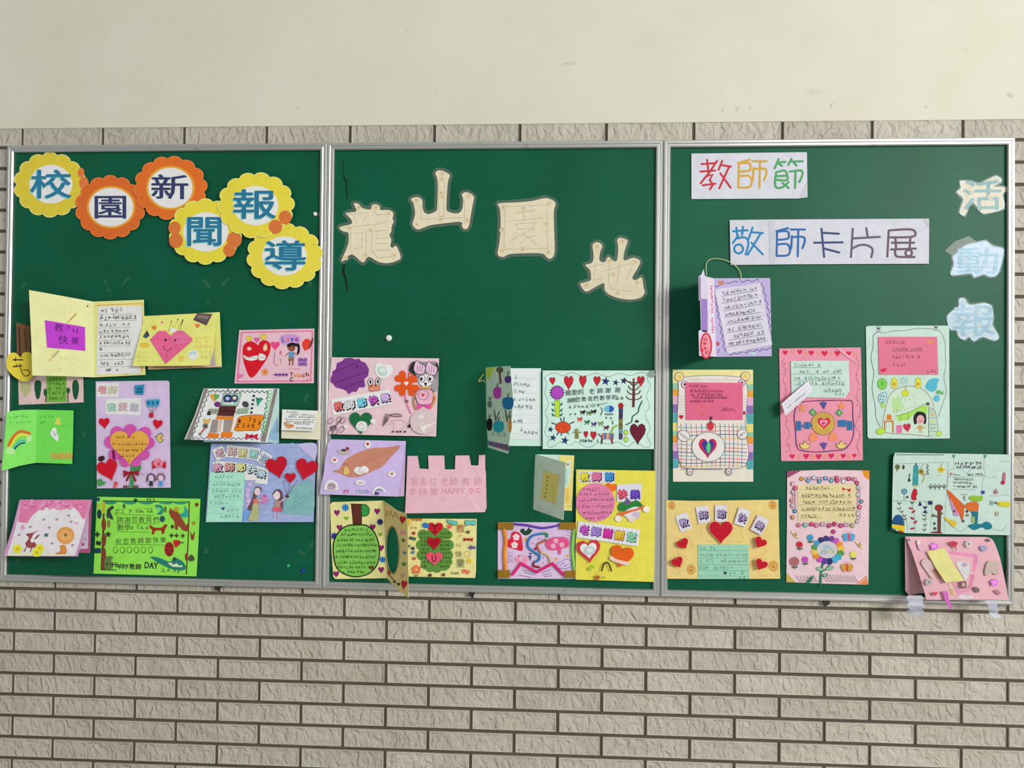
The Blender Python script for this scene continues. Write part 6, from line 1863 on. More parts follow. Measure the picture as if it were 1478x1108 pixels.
# mint card with girl
t = Thing('greeting_card', 'mint card with pink note and a girl in an arched house', 'card', R4, .002)
t.sheet([(60, 72), (85, 62), (790, 60), (800, 80), (802, 560), (806, 1062), (440, 1065), (85, 1062), (75, 1045), (68, 560)], (208, 234, 222))
t.part('wavy_line')
t.stroke([(170, 115), (230, 125), (300, 108), (400, 105), (520, 85), (660, 92), (720, 115), (760, 200), (765, 300), (770, 420), (752, 520), (775, 640), (740, 760), (700, 870)], 5, (120, 110, 140), sm=True)
t.stroke([(170, 115), (125, 150), (125, 240), (105, 350), (130, 480), (115, 620), (140, 760), (150, 880), (190, 965)], 6, (90, 84, 120), sm=True)
for x, y in ((172, 92), (682, 82)):
    t.part('pin_drawing'); t.poly([(x - 18, y - 24), (x + 18, y - 24), (x + 14, y + 22), (x - 14, y + 22)], (190, 200, 206)); t.ell(x, y - 6, 10, 9, (60, 56, 66)); t.stroke([(x - 18, y - 24), (x + 18, y - 24), (x + 14, y + 22), (x - 14, y + 22)], 3, (120, 110, 120), True)
t.part('house')
t.poly(smooth([(205, 985), (230, 820), (270, 680), (350, 615), (440, 598), (540, 612), (620, 680), (670, 800), (700, 990), (640, 1042), (440, 1025), (270, 1015)], True), (212, 236, 214)); t.stroke(smooth([(205, 985), (230, 820), (270, 680), (350, 615), (440, 598), (540, 612), (620, 680), (670, 800), (700, 990), (640, 1042), (440, 1025), (270, 1015)], True), 5, (150, 100, 110), True)
t.poly([(290, 700), (350, 690), (400, 780), (330, 840), (290, 780)], (190, 230, 160)); t.poly([(330, 860), (460, 820), (560, 770), (610, 775), (605, 850), (500, 830), (440, 900), (345, 905)], (176, 230, 100))
t.stroke([(320, 862), (420, 840), (600, 752)], 4, (70, 110, 90), sm=True); t.ell(610, 755, 18, 15, (90, 90, 90))
for i in range(10):
    x = 300 + i * 32
    t.stroke([(x, 815 - i * 6), (x + 12, 840 - i * 10)], 4, (110, 150, 100))
t.stroke([(375, 860), (362, 915)], 4, (110, 150, 70)); t.stroke([(440, 850), (432, 900)], 4, (90, 140, 70))
t.part('lamp'); t.stroke([(415, 590), (412, 640)], 9, (216, 160, 90)); t.ell(410, 662, 32, 28, (220, 230, 60), -20, (150, 150, 60), 3)
for a in (20, 55, 90, 125, 160):
    x, y = math.cos(math.radians(a)), math.sin(math.radians(a))
    t.stroke([(412 + 50 * x, 665 + 40 * y), (412 + 80 * x, 665 + 70 * y)], 3, (190, 170, 130))
for i in range(8):
    a = i * math.pi / 4
    t.stroke([(398 + 14 * math.cos(a), 550 + 12 * math.sin(a)), (398 + 44 * math.cos(a), 550 + 38 * math.sin(a))], 5, (110, 180, 196))
for x in (312, 524):
    t.part('yellow_ear'); t.poly(smooth([(x - 24, 605), (x - 22, 545), (x, 520), (x + 24, 545), (x + 26, 600), (x, 618)], True), (226, 230, 70)); t.stroke(smooth([(x - 24, 605), (x - 22, 545), (x, 520), (x + 24, 545), (x + 26, 600), (x, 618)], True), 3, (150, 150, 60), True); t.ell(x, 580, 13, 15, (226, 150, 50))
t.part('green_ball'); t.ell(205, 578, 42, 48, (136, 222, 90), 0, (60, 130, 60), 4); t.ell(205, 576, 18, 20, (110, 200, 80))
t.part('spotted_cup'); t.poly(smooth([(170, 690), (200, 660), (242, 655), (240, 710), (215, 748), (180, 740)], True), (190, 226, 230)); t.stroke(smooth([(170, 690), (200, 660), (242, 655), (240, 710), (215, 748), (180, 740)], True), 4, (60, 120, 140), True)
for x, y in ((195, 685), (218, 690), (188, 712), (212, 718), (205, 740)):
    t.ell(x, y, 7, 7, (40, 110, 130), n=6)
t.part('green_leaf'); t.poly(smooth([(190, 755), (225, 755), (230, 780), (205, 792)], True), (180, 232, 110))
t.part('blue_cloud'); t.poly(smooth([(592, 610), (610, 560), (650, 530), (712, 535), (695, 575), (690, 620), (650, 648)], True), (90, 190, 216))
t.part('blue_drop'); t.poly(smooth([(660, 705), (685, 678), (715, 690), (712, 725), (680, 735)], True), (100, 196, 220))
t.part('green_fish'); t.poly(smooth([(682, 650), (710, 630), (735, 650), (750, 640), (745, 675), (720, 665), (700, 670)], True), (110, 190, 120))
t.part('orange_cabinet'); t.poly([(250, 850), (285, 850), (290, 895), (245, 895)], (230, 130, 40)); t.stroke([(228, 1000), (230, 910), (300, 908), (302, 1005)], 12, (222, 130, 50))
t.part('pink_box'); t.poly([(332, 945), (380, 942), (382, 1012), (335, 1015)], (240, 120, 180))
t.heart(428, 970, 68, 82, (210, 44, 84), -8)
t.part('girl'); t.poly(smooth([(490, 930), (485, 870), (510, 830), (550, 824), (590, 845), (598, 900), (590, 932), (575, 930), (572, 880), (520, 870), (512, 930)], True), (40, 32, 38)); t.ell(545, 895, 34, 40, (240, 190, 190)); t.ell(545, 908, 10, 7, (216, 80, 90)); t.ell(530, 880, 4, 5, BLK, n=6); t.ell(558, 880, 4, 5, BLK, n=6); t.poly([(528, 945), (560, 945), (562, 985), (526, 985)], (216, 170, 110)); t.stroke([(500, 975), (530, 955)], 6, (226, 180, 120)); t.stroke([(588, 972), (560, 955)], 6, (226, 180, 120)); t.stroke([(540, 985), (540, 1015)], 5, (226, 190, 150)); t.stroke([(555, 985), (556, 1015)], 5, (226, 190, 150)); t.ell(532, 900, 9, 6, (240, 150, 150)); t.ell(562, 900, 9, 6, (240, 150, 150))
t.part('calendar_strip'); t.poly([(622, 775), (672, 775), (690, 1040), (620, 1040)], (196, 226, 206))
for y in (825, 880, 940, 1000):
    t.stroke([(622, y), (685, y)], 3, (90, 130, 110))
t.stroke([(622, 775), (620, 1040)], 3, (90, 130, 110)); t.scrib(630, 805, 670, 805, 22, (190, 90, 70), 4); t.ell(650, 850, 12, 12, (226, 170, 90)); t.ell(652, 910, 13, 12, (226, 220, 90)); t.scrib(635, 970, 675, 970, 24, (90, 130, 120), 4)
t.part('lime'); t.ell(192, 1000, 42, 27, (190, 232, 70), -12, (120, 150, 50), 3)
t.part('lime'); t.ell(710, 1020, 24, 22, (200, 232, 100), 0, (120, 150, 50), 3)
t.sheet([(170, 160), (430, 160), (693, 160), (705, 495), (178, 495)], (236, 128, 156), 'pink_note', .0004)
for y, x0, x1 in ((205, 230, 410), (268, 295, 565), (338, 290, 545), (408, 295, 420), (465, 595, 690)):
    t.scrib(x0, y, x1, y, 36, (140, 60, 90), 4.5)
for y, x0, x1 in ((218, 230, 415), (286, 285, 570)):
    t.stroke([(x0, y), (x1, y)], 3, (150, 70, 100))
t.part('note_sticker'); t.poly(smooth([(595, 190), (660, 195), (655, 220), (615, 215)], True), (240, 150, 110)); t.part('note_sticker'); t.poly(smooth([(190, 450), (240, 435), (235, 465), (200, 470)], True), (222, 50, 90))
t.done()

# yellow card with hearts
t = Thing('greeting_card', 'cream yellow card with a winged red heart and five tilted characters', 'card', R5, .0108)
t.sheet([(88, 90), (400, 98), (700, 95), (1350, 85), (1358, 500), (1370, 972), (700, 975), (98, 972)], (238, 212, 136))
t.part('wing_sketch', stuff=True)
for pts in ([(575, 420), (500, 395), (460, 410), (490, 450), (468, 480), (500, 500), (490, 530), (540, 560), (620, 545)], [(830, 420), (900, 395), (945, 430), (925, 465), (950, 500), (940, 560), (880, 560), (800, 545)],
            [(335, 490), (360, 540), (390, 600), (350, 620)], [(215, 650), (230, 700), (300, 720), (320, 760)], [(160, 880), (190, 925), (240, 900), (240, 870)], [(1040, 560), (1035, 620), (1090, 640)], [(1140, 680), (1180, 700), (1220, 650)], [(1060, 800), (1070, 750), (1110, 740)], [(1130, 900), (1160, 945), (1220, 920)]):
    t.stroke(pts, 4, (196, 166, 104), sm=True)
for x, y, q in ((152, 150, 44), (1285, 145, 46), (370, 868, 52), (1292, 830, 56)):
    t.part('biscuit_drawing'); t.ell(x, y, q * .9, q * 1.05, (222, 170, 84), 0, (190, 130, 60), 4); t.stroke([(x - 18, y - 22), (x + 16, y - 24)], 4, (160, 110, 60)); t.ell(x, y + 8, 10, 9, (150, 60, 40), n=8)
t.sheet([(445, 592), (730, 590), (1015, 588), (1022, 972), (447, 975)], (160, 216, 188), 'mint_letter', .0004)
for y in (655, 738, 812, 880, 940):
    t.stroke([(446, y), (1018, y + 4)], 4, (84, 140, 120))
for y, x0, x1 in ((630, 460, 645), (705, 455, 1010), (775, 460, 1010), (850, 460, 835), (912, 790, 970), (955, 890, 1000)):
    t.scrib(x0, y, x1, y, 50, (90, 116, 112), 4)
t.part('ink_heart'); t.poly(heart_pts(752, 912, 40, 40), (60, 50, 90))
for ch, x, y, ro in (('教', 287, 338, -20), ('師', 505, 252, -10), ('節', 708, 240, 0), ('快', 945, 282, 18), ('樂', 1140, 368, 28)):
    p_ = t.sheet(rect_pts(x, y, 138, 190, ro), (226, 222, 232), 'character_tile', .0005)
    t.text(ch, x, y + 4, 96, 92, (52, 42, 84), .05, ro + 6, 12, 12, .02); t.text(ch, x, y + 4, 96, 92, (52, 42, 84), .055, ro + 6, 0, 0, .02); t.text(ch, x, y + 4, 96, 92, (196, 172, 216), .008, ro + 6, 0, 0, .02)
t.part('heart_halo'); t.poly(heart_pts(705, 458, 286, 276), (244, 196, 150))
for x, y, w_, h_, ro in ((705, 456, 264, 256, 0), (284, 588, 136, 122, -28), (222, 796, 136, 126, -25), (1143, 574, 140, 128, 30), (1152, 822, 144, 128, 26)):
    t.sheet(heart_pts(x, y, w_, h_, ro), (198, 14, 42), 'red_heart', .0012)
t.done()

# pink gem card
t = Thing('greeting_card', 'pale pink card with gem-framed letter and a rainbow petal flower', 'card', R6, .0025)
t.sheet([(100, 60), (440, 48), (830, 55), (826, 560), (820, 1068), (450, 1058), (92, 1045), (98, 500)], (240, 208, 218))
for q, c_, hatch in (([(100, 60), (232, 50), (102, 122)], (150, 60, 100), 0), ([(760, 52), (830, 55), (828, 142), (785, 110)], (236, 150, 40), 0), ([(92, 960), (180, 1048), (92, 1045)], (206, 180, 90), 0), ([(805, 985), (820, 1068), (710, 1062)], (236, 140, 90), 1)):
    t.part('corner_patch'); t.poly(q, c_)
t.stroke([(730, 1060), (815, 1000)], 5, (240, 220, 200)); t.stroke([(112, 110), (190, 56)], 5, (200, 130, 160)); t.stroke([(105, 90), (150, 56)], 5, (200, 130, 160))
t.sheet([(195, 180), (450, 175), (710, 175), (708, 340), (705, 510), (195, 505)], (234, 218, 166), 'letter', .0004)
for y, x0, x1 in ((210, 260, 485), (275, 225, 670), (335, 225, 680), (395, 225, 710), (460, 215, 395), (450, 560, 700)):
    t.scrib(x0, y, x1, y, 40, (84, 70, 60), 5)
for y, x0, x1 in ((222, 210, 515), (295, 215, 675), (358, 210, 690), (412, 215, 710), (475, 215, 410)):
    t.stroke([(x0, y), (x1, y)], 3, (150, 130, 90))
t.part('red_bow'); t.poly([(625, 222), (586, 200), (592, 232)], (200, 40, 60)); t.poly([(625, 222), (668, 215), (655, 248)], (200, 40, 60))
gems = [(228, 128, (236, 170, 80)), (285, 145, (120, 180, 206)), (338, 118, (206, 214, 226)), (385, 150, (110, 170, 200)), (440, 122, (120, 170, 206)), (492, 145, (110, 180, 196)), (540, 120, (226, 90, 130)), (545, 145, (216, 80, 120)), (600, 152, (220, 216, 226)), (645, 128, (206, 80, 130)), (700, 135, (230, 150, 170)), (720, 165, (200, 90, 130)),
        (148, 172, (226, 150, 170)), (172, 210, (214, 80, 130)), (150, 245, (220, 200, 216)), (140, 320, (226, 170, 150)), (145, 365, (226, 200, 220)), (168, 415, (90, 160, 186)), (148, 470, (232, 160, 110)), (200, 540, (222, 140, 140)), (260, 540, (150, 206, 196)), (318, 530, (216, 70, 120)), (360, 545, (230, 150, 180)), (412, 530, (220, 190, 190)), (470, 545, (216, 80, 130)), (518, 528, (206, 60, 110)), (575, 545, (222, 90, 140)), (620, 535, (226, 170, 200)), (680, 545, (196, 200, 140)), (720, 508, (200, 196, 190)),
        (730, 205, (206, 206, 216)), (728, 270, (216, 226, 226)), (757, 328, (110, 160, 180)), (745, 380, (226, 110, 140)), (728, 440, (216, 206, 206)), (510, 598, (206, 60, 130))]
for x, y, c_ in gems:
    t.part('stick_on_gem', 0, M_FOIL)
    t.lift += .0004
    base = len(t.cur.v)
    ring = [t.px(p) for p in ellipse_pts(x, y, 21, 21, 8)]
    ri2 = [t.px(p) for p in ellipse_pts(x, y, 11, 11, 8)]
    for q in ring:
        t.cur.v.append(t.surf.at(q[0], q[1], t.lift))
    for q in ri2:
        t.cur.v.append(t.surf.at(q[0], q[1], t.lift + .0025))
    for i in range(8):
        a, b_, c2, d2 = base + i, base + (i + 1) % 8, base + 8 + (i + 1) % 8, base + 8 + i
        t.cur.t += [(a, b_, c2), (a, c2, d2)]
        t.cur.c += [c_, c_]
    for i in range(1, 7):
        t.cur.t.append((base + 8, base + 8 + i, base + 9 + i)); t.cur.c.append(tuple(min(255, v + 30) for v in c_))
    t.lift -= .0004
for x0, y0, x1, y1, k in ((250, 125, 700, 130, 15), (160, 200, 160, 400, 8), (735, 200, 735, 490, 9), (230, 535, 690, 540, 14)):
    t.part('pen_loops', stuff=True)
    for i in range(k):
        f = (i + .5) / k
        t.ell(x0 + (x1 - x0) * f, y0 + (y1 - y0) * f, 13, 17, None, 40, (190, 90, 130) if i % 2 else (150, 140, 150), 4, 8)
pc = [(120, 70, 150), (206, 90, 196), (240, 150, 60), (244, 200, 70), (90, 160, 70), (60, 176, 206), (80, 180, 216), (44, 50, 110), (90, 60, 160), (206, 80, 190), (240, 150, 50), (240, 206, 90), (90, 160, 80), (70, 160, 206), (60, 50, 110), (64, 60, 130)]
t.part('stem'); t.poly(smooth([(425, 880), (410, 950), (405, 1058), (385, 1056), (392, 960), (408, 880)], True, 3), (40, 130, 96)); t.stroke([(415, 950), (450, 925), (475, 885)], 12, (50, 140, 100), sm=True); t.ell(390, 930, 34, 15, (150, 200, 170), 10, (50, 130, 96), 4); t.ell(478, 922, 34, 15, (150, 200, 170), -12, (50, 130, 96), 4); t.ell(438, 985, 24, 14, (150, 200, 170), -20, (50, 130, 96), 4); t.poly(smooth([(268, 1052), (300, 1005), (335, 995), (300, 1053)], True), (40, 130, 96))
for i in range(16):
    a = math.radians(-75 + i * 22.5)
    t.part('petal'); t.ell(462 + 118 * math.cos(a), 762 + 100 * math.sin(a), 31, 26, pc[i], math.degrees(a))
t.part('silver_centre', .0004, M_GLOSS); t.ell(455, 757, 92, 76, (214, 206, 214), 0, None, 3, 24); t.ell(450, 735, 38, 26, (176, 196, 214)); t.ell(425, 780, 34, 24, (190, 190, 200)); t.ell(490, 770, 36, 30, (200, 210, 180)); t.stroke([(390, 800), (420, 760), (450, 790), (490, 750), (520, 790)], 5, (150, 160, 170), sm=True)
for x, y, c_ in ((210, 712, (206, 44, 60)), (260, 845, (200, 80, 190)), (306, 650, (60, 160, 200)), (165, 862, (180, 110, 116)), (686, 800, (232, 226, 90))):
    q = 42 if c_ == (180, 110, 116) else 28
    t.part('small_flower'); t.ell(x, y, q, q, c_); t.stroke([(x, y + q), (x + 4, y + q + 25)], 5, (70, 110, 80)); t.ell(x - 8, y + q + 10, 15, 7, (70, 110, 80), 20); t.ell(x + 16, y + q + 8, 14, 7, (70, 110, 80), -20)
for x, y, c1_, c2_ in ((648, 645, (90, 170, 220), (216, 80, 110)), (632, 915, (216, 160, 80), (226, 80, 50))):
    t.part('butterfly')
    for sg in (-1, 1):
        t.ell(x + sg * 30, y - 10, 27, 22, c1_, sg * 20); t.ell(x + sg * 25, y + 20, 22, 18, c1_, -sg * 20)
        t.stroke([(x, y - 25), (x + sg * 12, y - 50), (x + sg * 26, y - 48)], 3, (226, 150, 180), sm=True)
    t.ell(x, y, 11, 34, c2_)
for x, y in ((172, 625), (742, 715)):
    t.part('bee'); t.poly(rect_pts(x, y, 24, 48, -35), (222, 190, 110)); t.stroke([(x - 12, y - 8), (x + 8, y - 20)], 6, (50, 40, 40)); t.stroke([(x - 4, y + 8), (x + 16, y - 4)], 6, (50, 40, 40)); t.ell(x - 20, y - 22, 18, 9, (240, 226, 190), 40); t.ell(x + 25, y + 20, 18, 9, (240, 226, 190), 40)
t.part('grass_strokes', stuff=True)
for i in range(18):
    x = 200 + i * 30
    if 350 < x < 425:
        continue
    t.stroke([(x + 24, 1046), (x + 2, 1022), (x - 14, 992), (x - 16, 972 + abs(i - 9) * 2)], 4.5, (124, 116, 134), sm=True)
t.done()

# wide mint drawing card
t = Thing('greeting_card', 'wide mint drawing card with an orange fox and turquoise pencil over the right frame', 'card', R7, .0118)
t.sheet([(125, 95), (700, 105), (1335, 115), (1332, 540), (1325, 962), (700, 952), (235, 940), (90, 905), (95, 520), (105, 150)], (208, 232, 222))
t.part('panel_lines', stuff=True)
G = (110, 126, 126)
for q in ([(108, 212), (400, 205), (682, 195)], [(682, 195), (665, 480), (635, 945)], [(100, 600), (400, 606), (512, 604)], [(512, 604), (495, 935)], [(735, 115), (738, 255), (700, 275), (680, 310), (672, 480)], [(1062, 115), (1055, 255), (1068, 310), (1045, 400), (1035, 490)], [(738, 258), (820, 265), (868, 315), (930, 268), (1050, 262)], [(675, 350), (800, 352), (1060, 340), (1100, 358), (1200, 350)], [(1215, 195), (1260, 185), (1330, 195)], [(1110, 550), (1200, 548), (1260, 538), (1330, 552)], [(645, 800), (740, 880), (815, 922), (895, 862)], [(1140, 895), (1240, 915), (1300, 850)], [(140, 605), (175, 660), (205, 740), (240, 800), (255, 930)], [(300, 606), (320, 720), (330, 820), (335, 930)], [(455, 606), (440, 780), (435, 930)], [(720, 480), (980, 482)]):
    t.stroke(q, 3.5, G, sm=len(q) > 2)
t.part('lettering', stuff=True)
t.stroke(wave(135, 115, 640, 118, 6, 14, 4), 6, (70, 70, 80))
for i, ch in enumerate('HAPPY'):
    t.text(ch, 775 + i * 52, 208 + (i % 2) * 4, 38, 32, (56, 50, 80), .01, -3)
t.text('THE', 1005, 205, 60, 28, (56, 50, 80), .01)
t.scrib(765, 245, 1040, 248, 40, (60, 56, 80), 7); t.text('P', 714, 324, 30, 34, (206, 50, 70), .02); t.scrib(735, 325, 810, 328, 26, (70, 66, 80), 5); t.scrib(880, 328, 1050, 320, 28, (70, 66, 80), 5)
for y, x0, x1 in ((372, 740, 945), (410, 740, 940), (450, 740, 985)):
    t.scrib(x0, y, x1, y + 4, 30, (80, 80, 90), 4.5)
t.stroke([(810, 535), (890, 538)], 4, (90, 84, 90)); t.scrib(848, 545, 852, 600, 24, (90, 84, 90), 4)
t.part('turquoise_pencil'); t.poly([(318, 235), (345, 215), (370, 235), (366, 450), (306, 450)], (60, 160, 160)); t.poly([(306, 440), (366, 440), (335, 470)], (222, 200, 160)); t.stroke([(342, 205), (342, 225)], 12, (50, 60, 70)); t.stroke([(320, 300), (345, 380)], 4, (120, 206, 200))
t.part('red_flame'); t.poly(smooth([(320, 475), (350, 480), (358, 530), (345, 560), (350, 590), (305, 592), (292, 560), (300, 520)], True, 3), (196, 30, 50))
t.part('thermometer_doodle'); t.stroke([(278, 315), (270, 385)], 9, (50, 60, 66)); t.ell(272, 385, 15, 15, (40, 56, 60))
t.part('tree_doodle'); t.ell(150, 245, 26, 27, (110, 120, 60)); t.stroke([(148, 265), (145, 290)], 9, (110, 100, 60)); t.ell(212, 248, 12, 24, (60, 70, 70))
t.part('snake'); t.ell(398, 295, 28, 30, (176, 160, 60)); t.ell(398, 295, 12, 12, (110, 60, 50)); t.stroke([(412, 320), (428, 360), (408, 412)], 13, (190, 184, 110), sm=True); t.stroke([(380, 275), (425, 210)], 4, (150, 160, 130)); t.stroke([(425, 322), (480, 320)], 7, (60, 60, 50))
t.part('zigzag'); t.stroke([(458, 215), (472, 235), (455, 255), (475, 275), (458, 295), (476, 315)], 7, (70, 80, 84))
t.part('lantern'); t.poly([(605, 235), (648, 270), (632, 300), (590, 308), (570, 268)], (226, 206, 60)); t.stroke([(605, 235), (620, 205)], 7, (190, 170, 50)); t.ell(608, 272, 18, 16, (190, 160, 40)); t.stroke([(575, 325), (568, 342)], 4, (190, 180, 120)); t.stroke([(605, 328), (605, 345)], 4, (190, 180, 120))
t.part('bird_row', stuff=True)
for x in (500, 545, 590, 640):
    t.stroke([(x - 22, 440), (x, 470), (x + 26, 435)], 6, (90, 100, 90)); t.stroke([(x, 420), (x, 485)], 6, (90, 100, 90))
t.stroke([(470, 460), (660, 455)], 4, (100, 110, 100))
t.part('lollipop'); t.ell(222, 502, 27, 27, (110, 170, 190), 0, (50, 100, 130), 5); t.stroke([(220, 530), (220, 595)], 4, (90, 120, 120)); t.ell(252, 562, 14, 13, (90, 80, 96))
t.part('tent', 0); t.poly([(92, 815), (120, 760), (155, 742), (195, 760), (222, 830), (222, 845), (92, 838)], (30, 90, 140)); t.poly([(90, 850), (222, 862), (222, 930), (150, 905), (90, 880)], (240, 206, 40)); t.stroke([(92, 838), (222, 855)], 12, (40, 56, 60)); t.poly([(92, 885), (140, 910), (120, 915), (91, 903)], (40, 100, 130)); t.poly([(165, 905), (222, 930), (190, 936), (165, 928)], (200, 60, 30))
t.part('garland', stuff=True)
for x, y, c_ in ((172, 625, (90, 100, 90)), (165, 682, (120, 110, 60)), (192, 715, (130, 120, 60)), (222, 758, (130, 60, 60)), (228, 792, (120, 110, 70)), (305, 620, (90, 60, 60)), (432, 752, (110, 120, 110)), (435, 795, (110, 120, 100)), (440, 855, (110, 120, 110)), (432, 905, (100, 120, 110))):
    t.stroke([(x - 20, y - 8), (x, y + 10), (x + 20, y - 10)], 8, c_)
for x, y, ro in ((292, 680, 10), (318, 715, -40), (306, 785, 35), (338, 825, -35), (308, 892, -10)):
    t.part('red_leaf'); t.ell(x, y, 24, 11, (196, 50, 84), ro)
t.part('blue_bows'); t.poly([(440, 690), (412, 660), (470, 660)], (40, 50, 110)); t.poly([(440, 695), (415, 728), (468, 730)], (40, 50, 110)); t.poly([(385, 605), (405, 640), (400, 655), (368, 652)], (40, 50, 100)); t.poly(rect_pts(495, 622, 44, 40, 0), (44, 50, 100))
t.part('brown_tree'); t.poly([(572, 690), (608, 690), (604, 925), (625, 945), (500, 940), (510, 925), (572, 920)], (120, 60, 50)); t.ell(585, 675, 42, 36, (130, 60, 40)); t.ell(580, 678, 26, 24, (170, 40, 50)); t.stroke([(575, 770), (530, 755)], 10, (110, 70, 50)); t.ell(528, 756, 20, 16, (110, 120, 80)); t.stroke([(605, 745), (628, 728)], 12, (120, 60, 50)); t.ell(538, 840, 11, 16, (60, 70, 60)); t.ell(543, 892, 16, 17, (80, 90, 70))
for i in range(5):
    x, y = 690 + i * 14, 545 + i * 48
    t.part('purple_feather'); t.poly(smooth([(x - 12, y - 20), (x + 30, y - 26), (x + 55, y + 15), (x + 4, y + 22)], True, 3), (206, 150, 196))
t.part('orange_wing'); t.poly([(665, 482), (700, 500), (855, 650), (850, 700), (835, 828), (800, 740), (765, 690), (730, 620), (690, 560)], (224, 104, 40))
t.ell(840, 815, 14, 14, (80, 70, 110)); t.ell(745, 710, 15, 14, (130, 60, 130))
t.part('fox_body'); t.poly(smooth([(858, 655), (890, 622), (950, 612), (1000, 630), (1000, 690), (985, 716), (920, 712), (880, 690)], True), (222, 116, 46)); t.poly([(920, 712), (998, 714), (990, 840), (965, 840)], (30, 120, 140)); t.poly([(930, 765), (962, 770), (960, 838), (930, 830)], (170, 190, 120))
t.part('green_crown'); t.poly(smooth([(900, 570), (930, 545), (1000, 552), (1042, 545), (1045, 585), (1000, 612), (930, 600)], True), (150, 196, 60)); t.ell(1048, 512, 20, 20, (50, 80, 150))
t.part('teal_fish'); t.poly(smooth([(892, 862), (960, 840), (1030, 845), (1080, 820), (1130, 840), (1142, 885), (1090, 905), (1040, 880), (960, 908), (920, 890)], True), (24, 130, 150))
t.part('yellow_dog'); t.poly(smooth([(640, 765), (690, 795), (740, 808), (768, 825), (765, 855), (742, 882), (700, 840), (655, 805)], True, 3), (230, 200, 60))
t.part('sparkle', stuff=True); t.ell(882, 712, 14, 14, (90, 60, 80)); t.ell(884, 752, 18, 13, (140, 130, 90)); t.ell(1195, 738, 21, 22, (176, 160, 100)); t.ell(1195, 738, 11, 11, (214, 222, 200))
t.part('red_thermometer'); t.poly(smooth([(1255, 330), (1272, 300), (1286, 325), (1278, 405), (1258, 408)], True, 3), (200, 110, 140)); t.ell(1258, 410, 21, 22, (190, 40, 90))
t.part('cake'); t.poly([(1165, 490), (1200, 488), (1205, 528), (1162, 528)], (200, 130, 150)); t.stroke([(1182, 488), (1184, 472)], 6, (110, 80, 90)); t.stroke([(1165, 508), (1202, 508)], 5, (120, 60, 90))
t.part('yellow_pencil'); t.poly([(1180, 620), (1210, 610), (1334, 612), (1332, 670), (1215, 655)], (226, 214, 60)); t.poly(smooth([(1115, 600), (1150, 605), (1190, 615), (1180, 635), (1120, 645), (1130, 620)], True, 3), (150, 176, 180)); t.ell(1185, 622, 12, 11, (70, 80, 80)); t.ell(1212, 632, 10, 10, (150, 140, 50))
for x in (742, 1072):
    t.part('tassel'); t.poly([(x - 14, 116), (x + 18, 116), (x + 8, 150), (x - 4, 150)], (90, 170, 170))
t.done()

# pink pop-out card
t = Thing('greeting_card', 'pink flap card covered with stickers and a yellow note above the bottom frame', 'card', R8, .0118)
t.sheet([(195, 105), (1090, 112), (1085, 650), (425, 712), (330, 718), (245, 742), (200, 690), (198, 400)], (224, 174, 184), 'back_leaf')
t.stroke([(250, 330), (255, 690)], 4, (190, 140, 150)); t.part('lettering', stuff=True); t.scrib(320, 605, 380, 605, 20, (150, 120, 130), 3)

for name, legs in (('left', [[(225, 740), (375, 740), (395, 772), (210, 775)], [(210, 775), (395, 772), (385, 805), (240, 812)], [(240, 812), (385, 805), (405, 855), (210, 850)], [(210, 850), (405, 855), (375, 880), (250, 892)], [(250, 892), (375, 880), (405, 915), (212, 905)], [(212, 905), (400, 915), (400, 970), (250, 962)]]),
                   ('right', [[(1050, 780), (1165, 780), (1195, 825), (1075, 830)], [(1075, 830), (1195, 825), (1190, 860), (1100, 865)], [(1100, 865), (1190, 860), (1208, 915), (1085, 890)], [(1085, 890), (1208, 915), (1190, 930), (1110, 922)], [(1095, 925), (1190, 928), (1248, 978), (1150, 985)]])):
    for i, q in enumerate(legs):
        top, bot = (.050, .064) if i % 2 == 0 else (.064, .050)
        t.hinge(q[0], q[1], q[3], top, bot)
        t.lift = 0
        t.sheet(q, (232, 232, 244), 'spring_leaf', .0004)
t.hinge((200, 105), (1100, 112), (800, 785), .0135, .058)
t.sheet(smooth([(200, 105), (650, 108), (1060, 110)], False, 2) + [(1110, 118), (1140, 140), (1165, 185), (1195, 260), (1222, 345), (1255, 490), (1285, 640), (1312, 782), (870, 785), (430, 787), (345, 500), (270, 270)], (240, 186, 198), 'front_flap')
t.part('pink_straps', .0003, M_FUZZ)
t.poly([(670, 262), (960, 295), (985, 330), (955, 490), (920, 480), (940, 330), (680, 292)], (240, 150, 190)); t.poly([(905, 510), (945, 520), (905, 690), (865, 700)], (238, 146, 186))
t.poly([(700, 600), (735, 596), (790, 720), (770, 745)], (240, 160, 194)); t.poly([(740, 690), (900, 660), (905, 690), (760, 735)], (240, 166, 196))
t.part('white_tuft', .0004, M_FUZZ); t.poly(smooth([(760, 748), (820, 735), (880, 745), (935, 745), (900, 770), (860, 782), (800, 772)], True, 2), (228, 230, 236))
t.part('peach_strip'); t.poly([(660, 610), (705, 620), (745, 740), (700, 730)], (240, 206, 180)); t.poly([(672, 660), (715, 670), (720, 735), (690, 735)], (216, 180, 130)); t.poly([(490, 470), (560, 480), (610, 545), (540, 560)], (214, 160, 130))
t.part('lace', .0006); t.poly(smooth([(745, 395), (800, 370), (850, 362), (885, 385), (890, 490), (850, 570), (810, 520)], True), (226, 224, 224)); t.ell(835, 410, 32, 24, (196, 170, 200)); t.ell(850, 378, 28, 14, (230, 190, 206)); t.stroke([(800, 470), (870, 520)], 8, (206, 206, 204))
